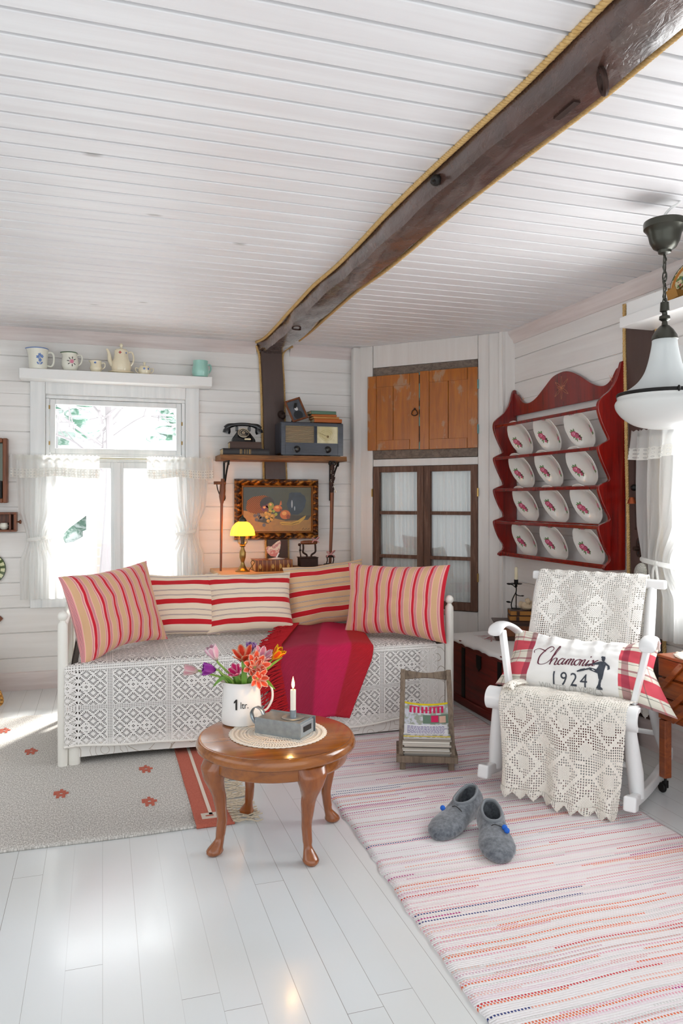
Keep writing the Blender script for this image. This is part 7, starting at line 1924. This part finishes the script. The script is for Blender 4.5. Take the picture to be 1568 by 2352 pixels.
b.grid(fdo, 10, 120)
for k, f in enumerate(b.f): b.uv[k] = [((b.v[i][0]-2.5)*1.1, b.v[i][1]-2.62) for i in f]
single('doily', b, m_doily, 'small white lace doily on top of the sewing box', 'doily', loc=(2.5, 2.62, .618), solid=.0015, off=1)
# ------------------------------------------------------------------ outside the windows
m_snow = mat('snow', '#f7f9fb', .9)
b = MB(); b.grid(lambda u, v: (lerp(-25, 30, u), lerp(5.9, 45, v), -.35+.25*mnoise.noise(Vector((u*9, v*9, 0)))+v*1.5), 50, 40)
o = single('snowy_ground', b, m_snow, 'snow-covered ground outside the window behind the daybed', 'snow', loc=(0, 12, -.4), ang=180); o['kind'] = 'stuff'
m_fol = mat('overexposed_foliage', rough=.9, fn=lambda b: (lambda p: {'Base Color': mix(sstep(noise(vec(*p), 3., 4, .7), .42, .58), col('#5f8f78'), col('#e6efec'))})(coords()))  # green mixed with near-white: overexposed glare put into the foliage colour
m_bark = mat('pale_bark', '#b3aeb0', .9)
def fir(x, y, h, label, seed):
    rnd = random.Random(seed); t = thing('tree', label, 'tree', (x, y, 0), group='trees outside the window')
    b = MB(); b.tube([(x, y, -.3), (x, y, h)], [h*.03, .02], 8); obj('trunk', b, m_bark, t)
    b = MB()
    for k in range(150):
        f = rnd.random()**.8; z = h*(.12+.86*f); r = (1-f)*h*.24+.1; a = rnd.random()*2*PI; q = rnd.uniform(.4, 1)*r
        p = Vector((x+q*cos(a), y+q*sin(a), z-q*.35)); s = .16+.35*(1-f)*rnd.random()
        b.sph(p, (s, s, s*.4), 5, rz=a)
    obj('foliage', b, m_fol, t, ang=180)
fir(-3.0, 14, 6.5, 'pale green fir seen through the left of the top window light', 1)
fir(-.9, 15, 6.0, 'pale green fir seen through the middle of the top window light', 2)
fir(2.2, 19, 7.0, 'distant pale fir seen through the right of the top window light', 3)
def birch(x, y, h, label, seed):
    rnd = random.Random(seed); t = thing('tree', label, 'tree', (x, y, 0), group='trees outside the window'); b = MB()
    b.tube(spline([(x, y, -.3), (x+.1, y, h*.4), (x-.05, y, h)], 6), [lerp(.09, .02, i/12) for i in range(13)], 8); obj('trunk', b, m_bark, t); b = MB()
    for k in range(34):
        z = h*rnd.uniform(.35, .95); a = rnd.random()*2*PI; L_ = rnd.uniform(.6, 1.5); p = Vector((x, y, z)); q = p+Vector((cos(a)*L_*.5, sin(a)*L_*.5, L_*.35)); e = q+Vector((cos(a+.4)*L_*.5, sin(a+.4)*L_*.5, L_*rnd.uniform(-.2, .4)))
        b.tube(spline([p, q, e], 4), .018, 5)
        for s in range(4):
            w_ = q.lerp(e, s/4); b.tube([w_, w_+Vector((rnd.uniform(-.3, .3), rnd.uniform(-.3, .3), rnd.uniform(-.1, .35)))], .009, 4)
    obj('branches', b, m_bark, t)
birch(.0, 11, 4.8, 'bare pale birch in the middle of the top window light', 11); birch(1.7, 12.5, 5.2, 'bare pale birch towards the right of the window', 12); birch(-1.9, 10.5, 4.6, 'bare pale birch towards the left of the window', 13)
t = thing('outbuilding', 'pale brick outbuilding seen through the left window sash', 'building', (.1, 13, -.3))
m_brick = mat('brick_wall', rough=.9, fn=lambda b: (lambda p: {'Base Color': mix(mx(sstep(ab(fr(p[2]*7.)-.5), .4, .46), sstep(ab(fr(p[0]*4.+fl(p[2]*7.)*.5)-.5), .43, .48)), col('#e8c4b8'), col('#f5f1ef'))})(coords()))
b = MB(); b.box(-.08, .22, 12.6, 15, -.3, 2.0); obj('brick_pier', b, m_brick, t)
b = MB(); b.box(-.25, 4.5, 12.9, 16, -.3, 1.9); obj('wall', b, mat('whitewashed_wall', '#efeceb', .9), t)
b = MB(); b.prism([(-.6, 1.95), (4.8, 1.95), (4.8, 2.15), (-.6, 2.15)], 12.3, 16.2); obj('snowy_roof', b, m_snow, t)

# ------------------------------------------------------------------ light
w = bpy.data.worlds.new('World'); bpy.context.scene.world = w; w.use_nodes = True
bg = w.node_tree.nodes['Background']; bg.inputs[0].default_value = (.93, .97, 1.0, 1); bg.inputs[1].default_value = WORLD_S
def area(name, loc, rot, sx, sy, power, color=(1, 1, 1)):
    l = bpy.data.lights.new(name, 'AREA'); l.shape = 'RECTANGLE'; l.size = sx; l.size_y = sy; l.energy = power; l.color = color
    o = bpy.data.objects.new(name, l); C.objects.link(o); o.location = loc; o.rotation_euler = rot; return o
def point(name, loc, power, color, r=.02):
    l = bpy.data.lights.new(name, 'POINT'); l.energy = power; l.color = color; l.shadow_soft_size = r
    o = bpy.data.objects.new(name, l); C.objects.link(o); o.location = loc; return o
# daylight through the window behind the daybed, the right window and the left wall window
area('daylight_back_window', (.1, YB+1.1, 3.1), (rad(-50), 0, 0), 2.4, 1.2, L_BACK, (.95, .98, 1))
area('daylight_right_window', (XR+.22, 2.55, 1.4), (0, rad(90), 0), 1.3, 1.1, L_RIGHT, (.97, .985, 1))
point('lamp_bulb', (.930, 5.24, ST+.268), L_LAMP, (1, .66, .30), .007)
point('candle_flame', tuple(FLAME+Vector((0, 0, .034))), L_CANDLE, (1, .55, .2), .008)
s = bpy.data.lights.new('winter_sun', 'SUN'); s.energy = L_SUN; s.angle = rad(7); s.color = (1, .97, .92)
so = bpy.data.objects.new('winter_sun', s); C.objects.link(so); so.rotation_euler = Vector(SUN_DIR).to_track_quat('-Z', 'Y').to_euler()

# ------------------------------------------------------------------ camera
cd = bpy.data.cameras.new('camera'); cam = bpy.data.objects.new('camera', cd); C.objects.link(cam)
cam.location = (0, 0, 1.3); cam.rotation_euler = (rad(90), 0, -math.asin(.3007))
cd.sensor_fit = 'VERTICAL'; cd.sensor_height = 36; cd.sensor_width = 24; cd.lens = 1740/2352*36
cd.shift_y = -26/2352; cd.clip_start = .05; cd.clip_end = 200
sc = bpy.context.scene; sc.camera = cam
vs = sc.view_settings; sc.display_settings.display_device = 'sRGB'; vs.view_transform = 'Standard'; vs.look = 'None'; vs.gamma = 1; vs.use_curve_mapping = False; vs.exposure = EXPO
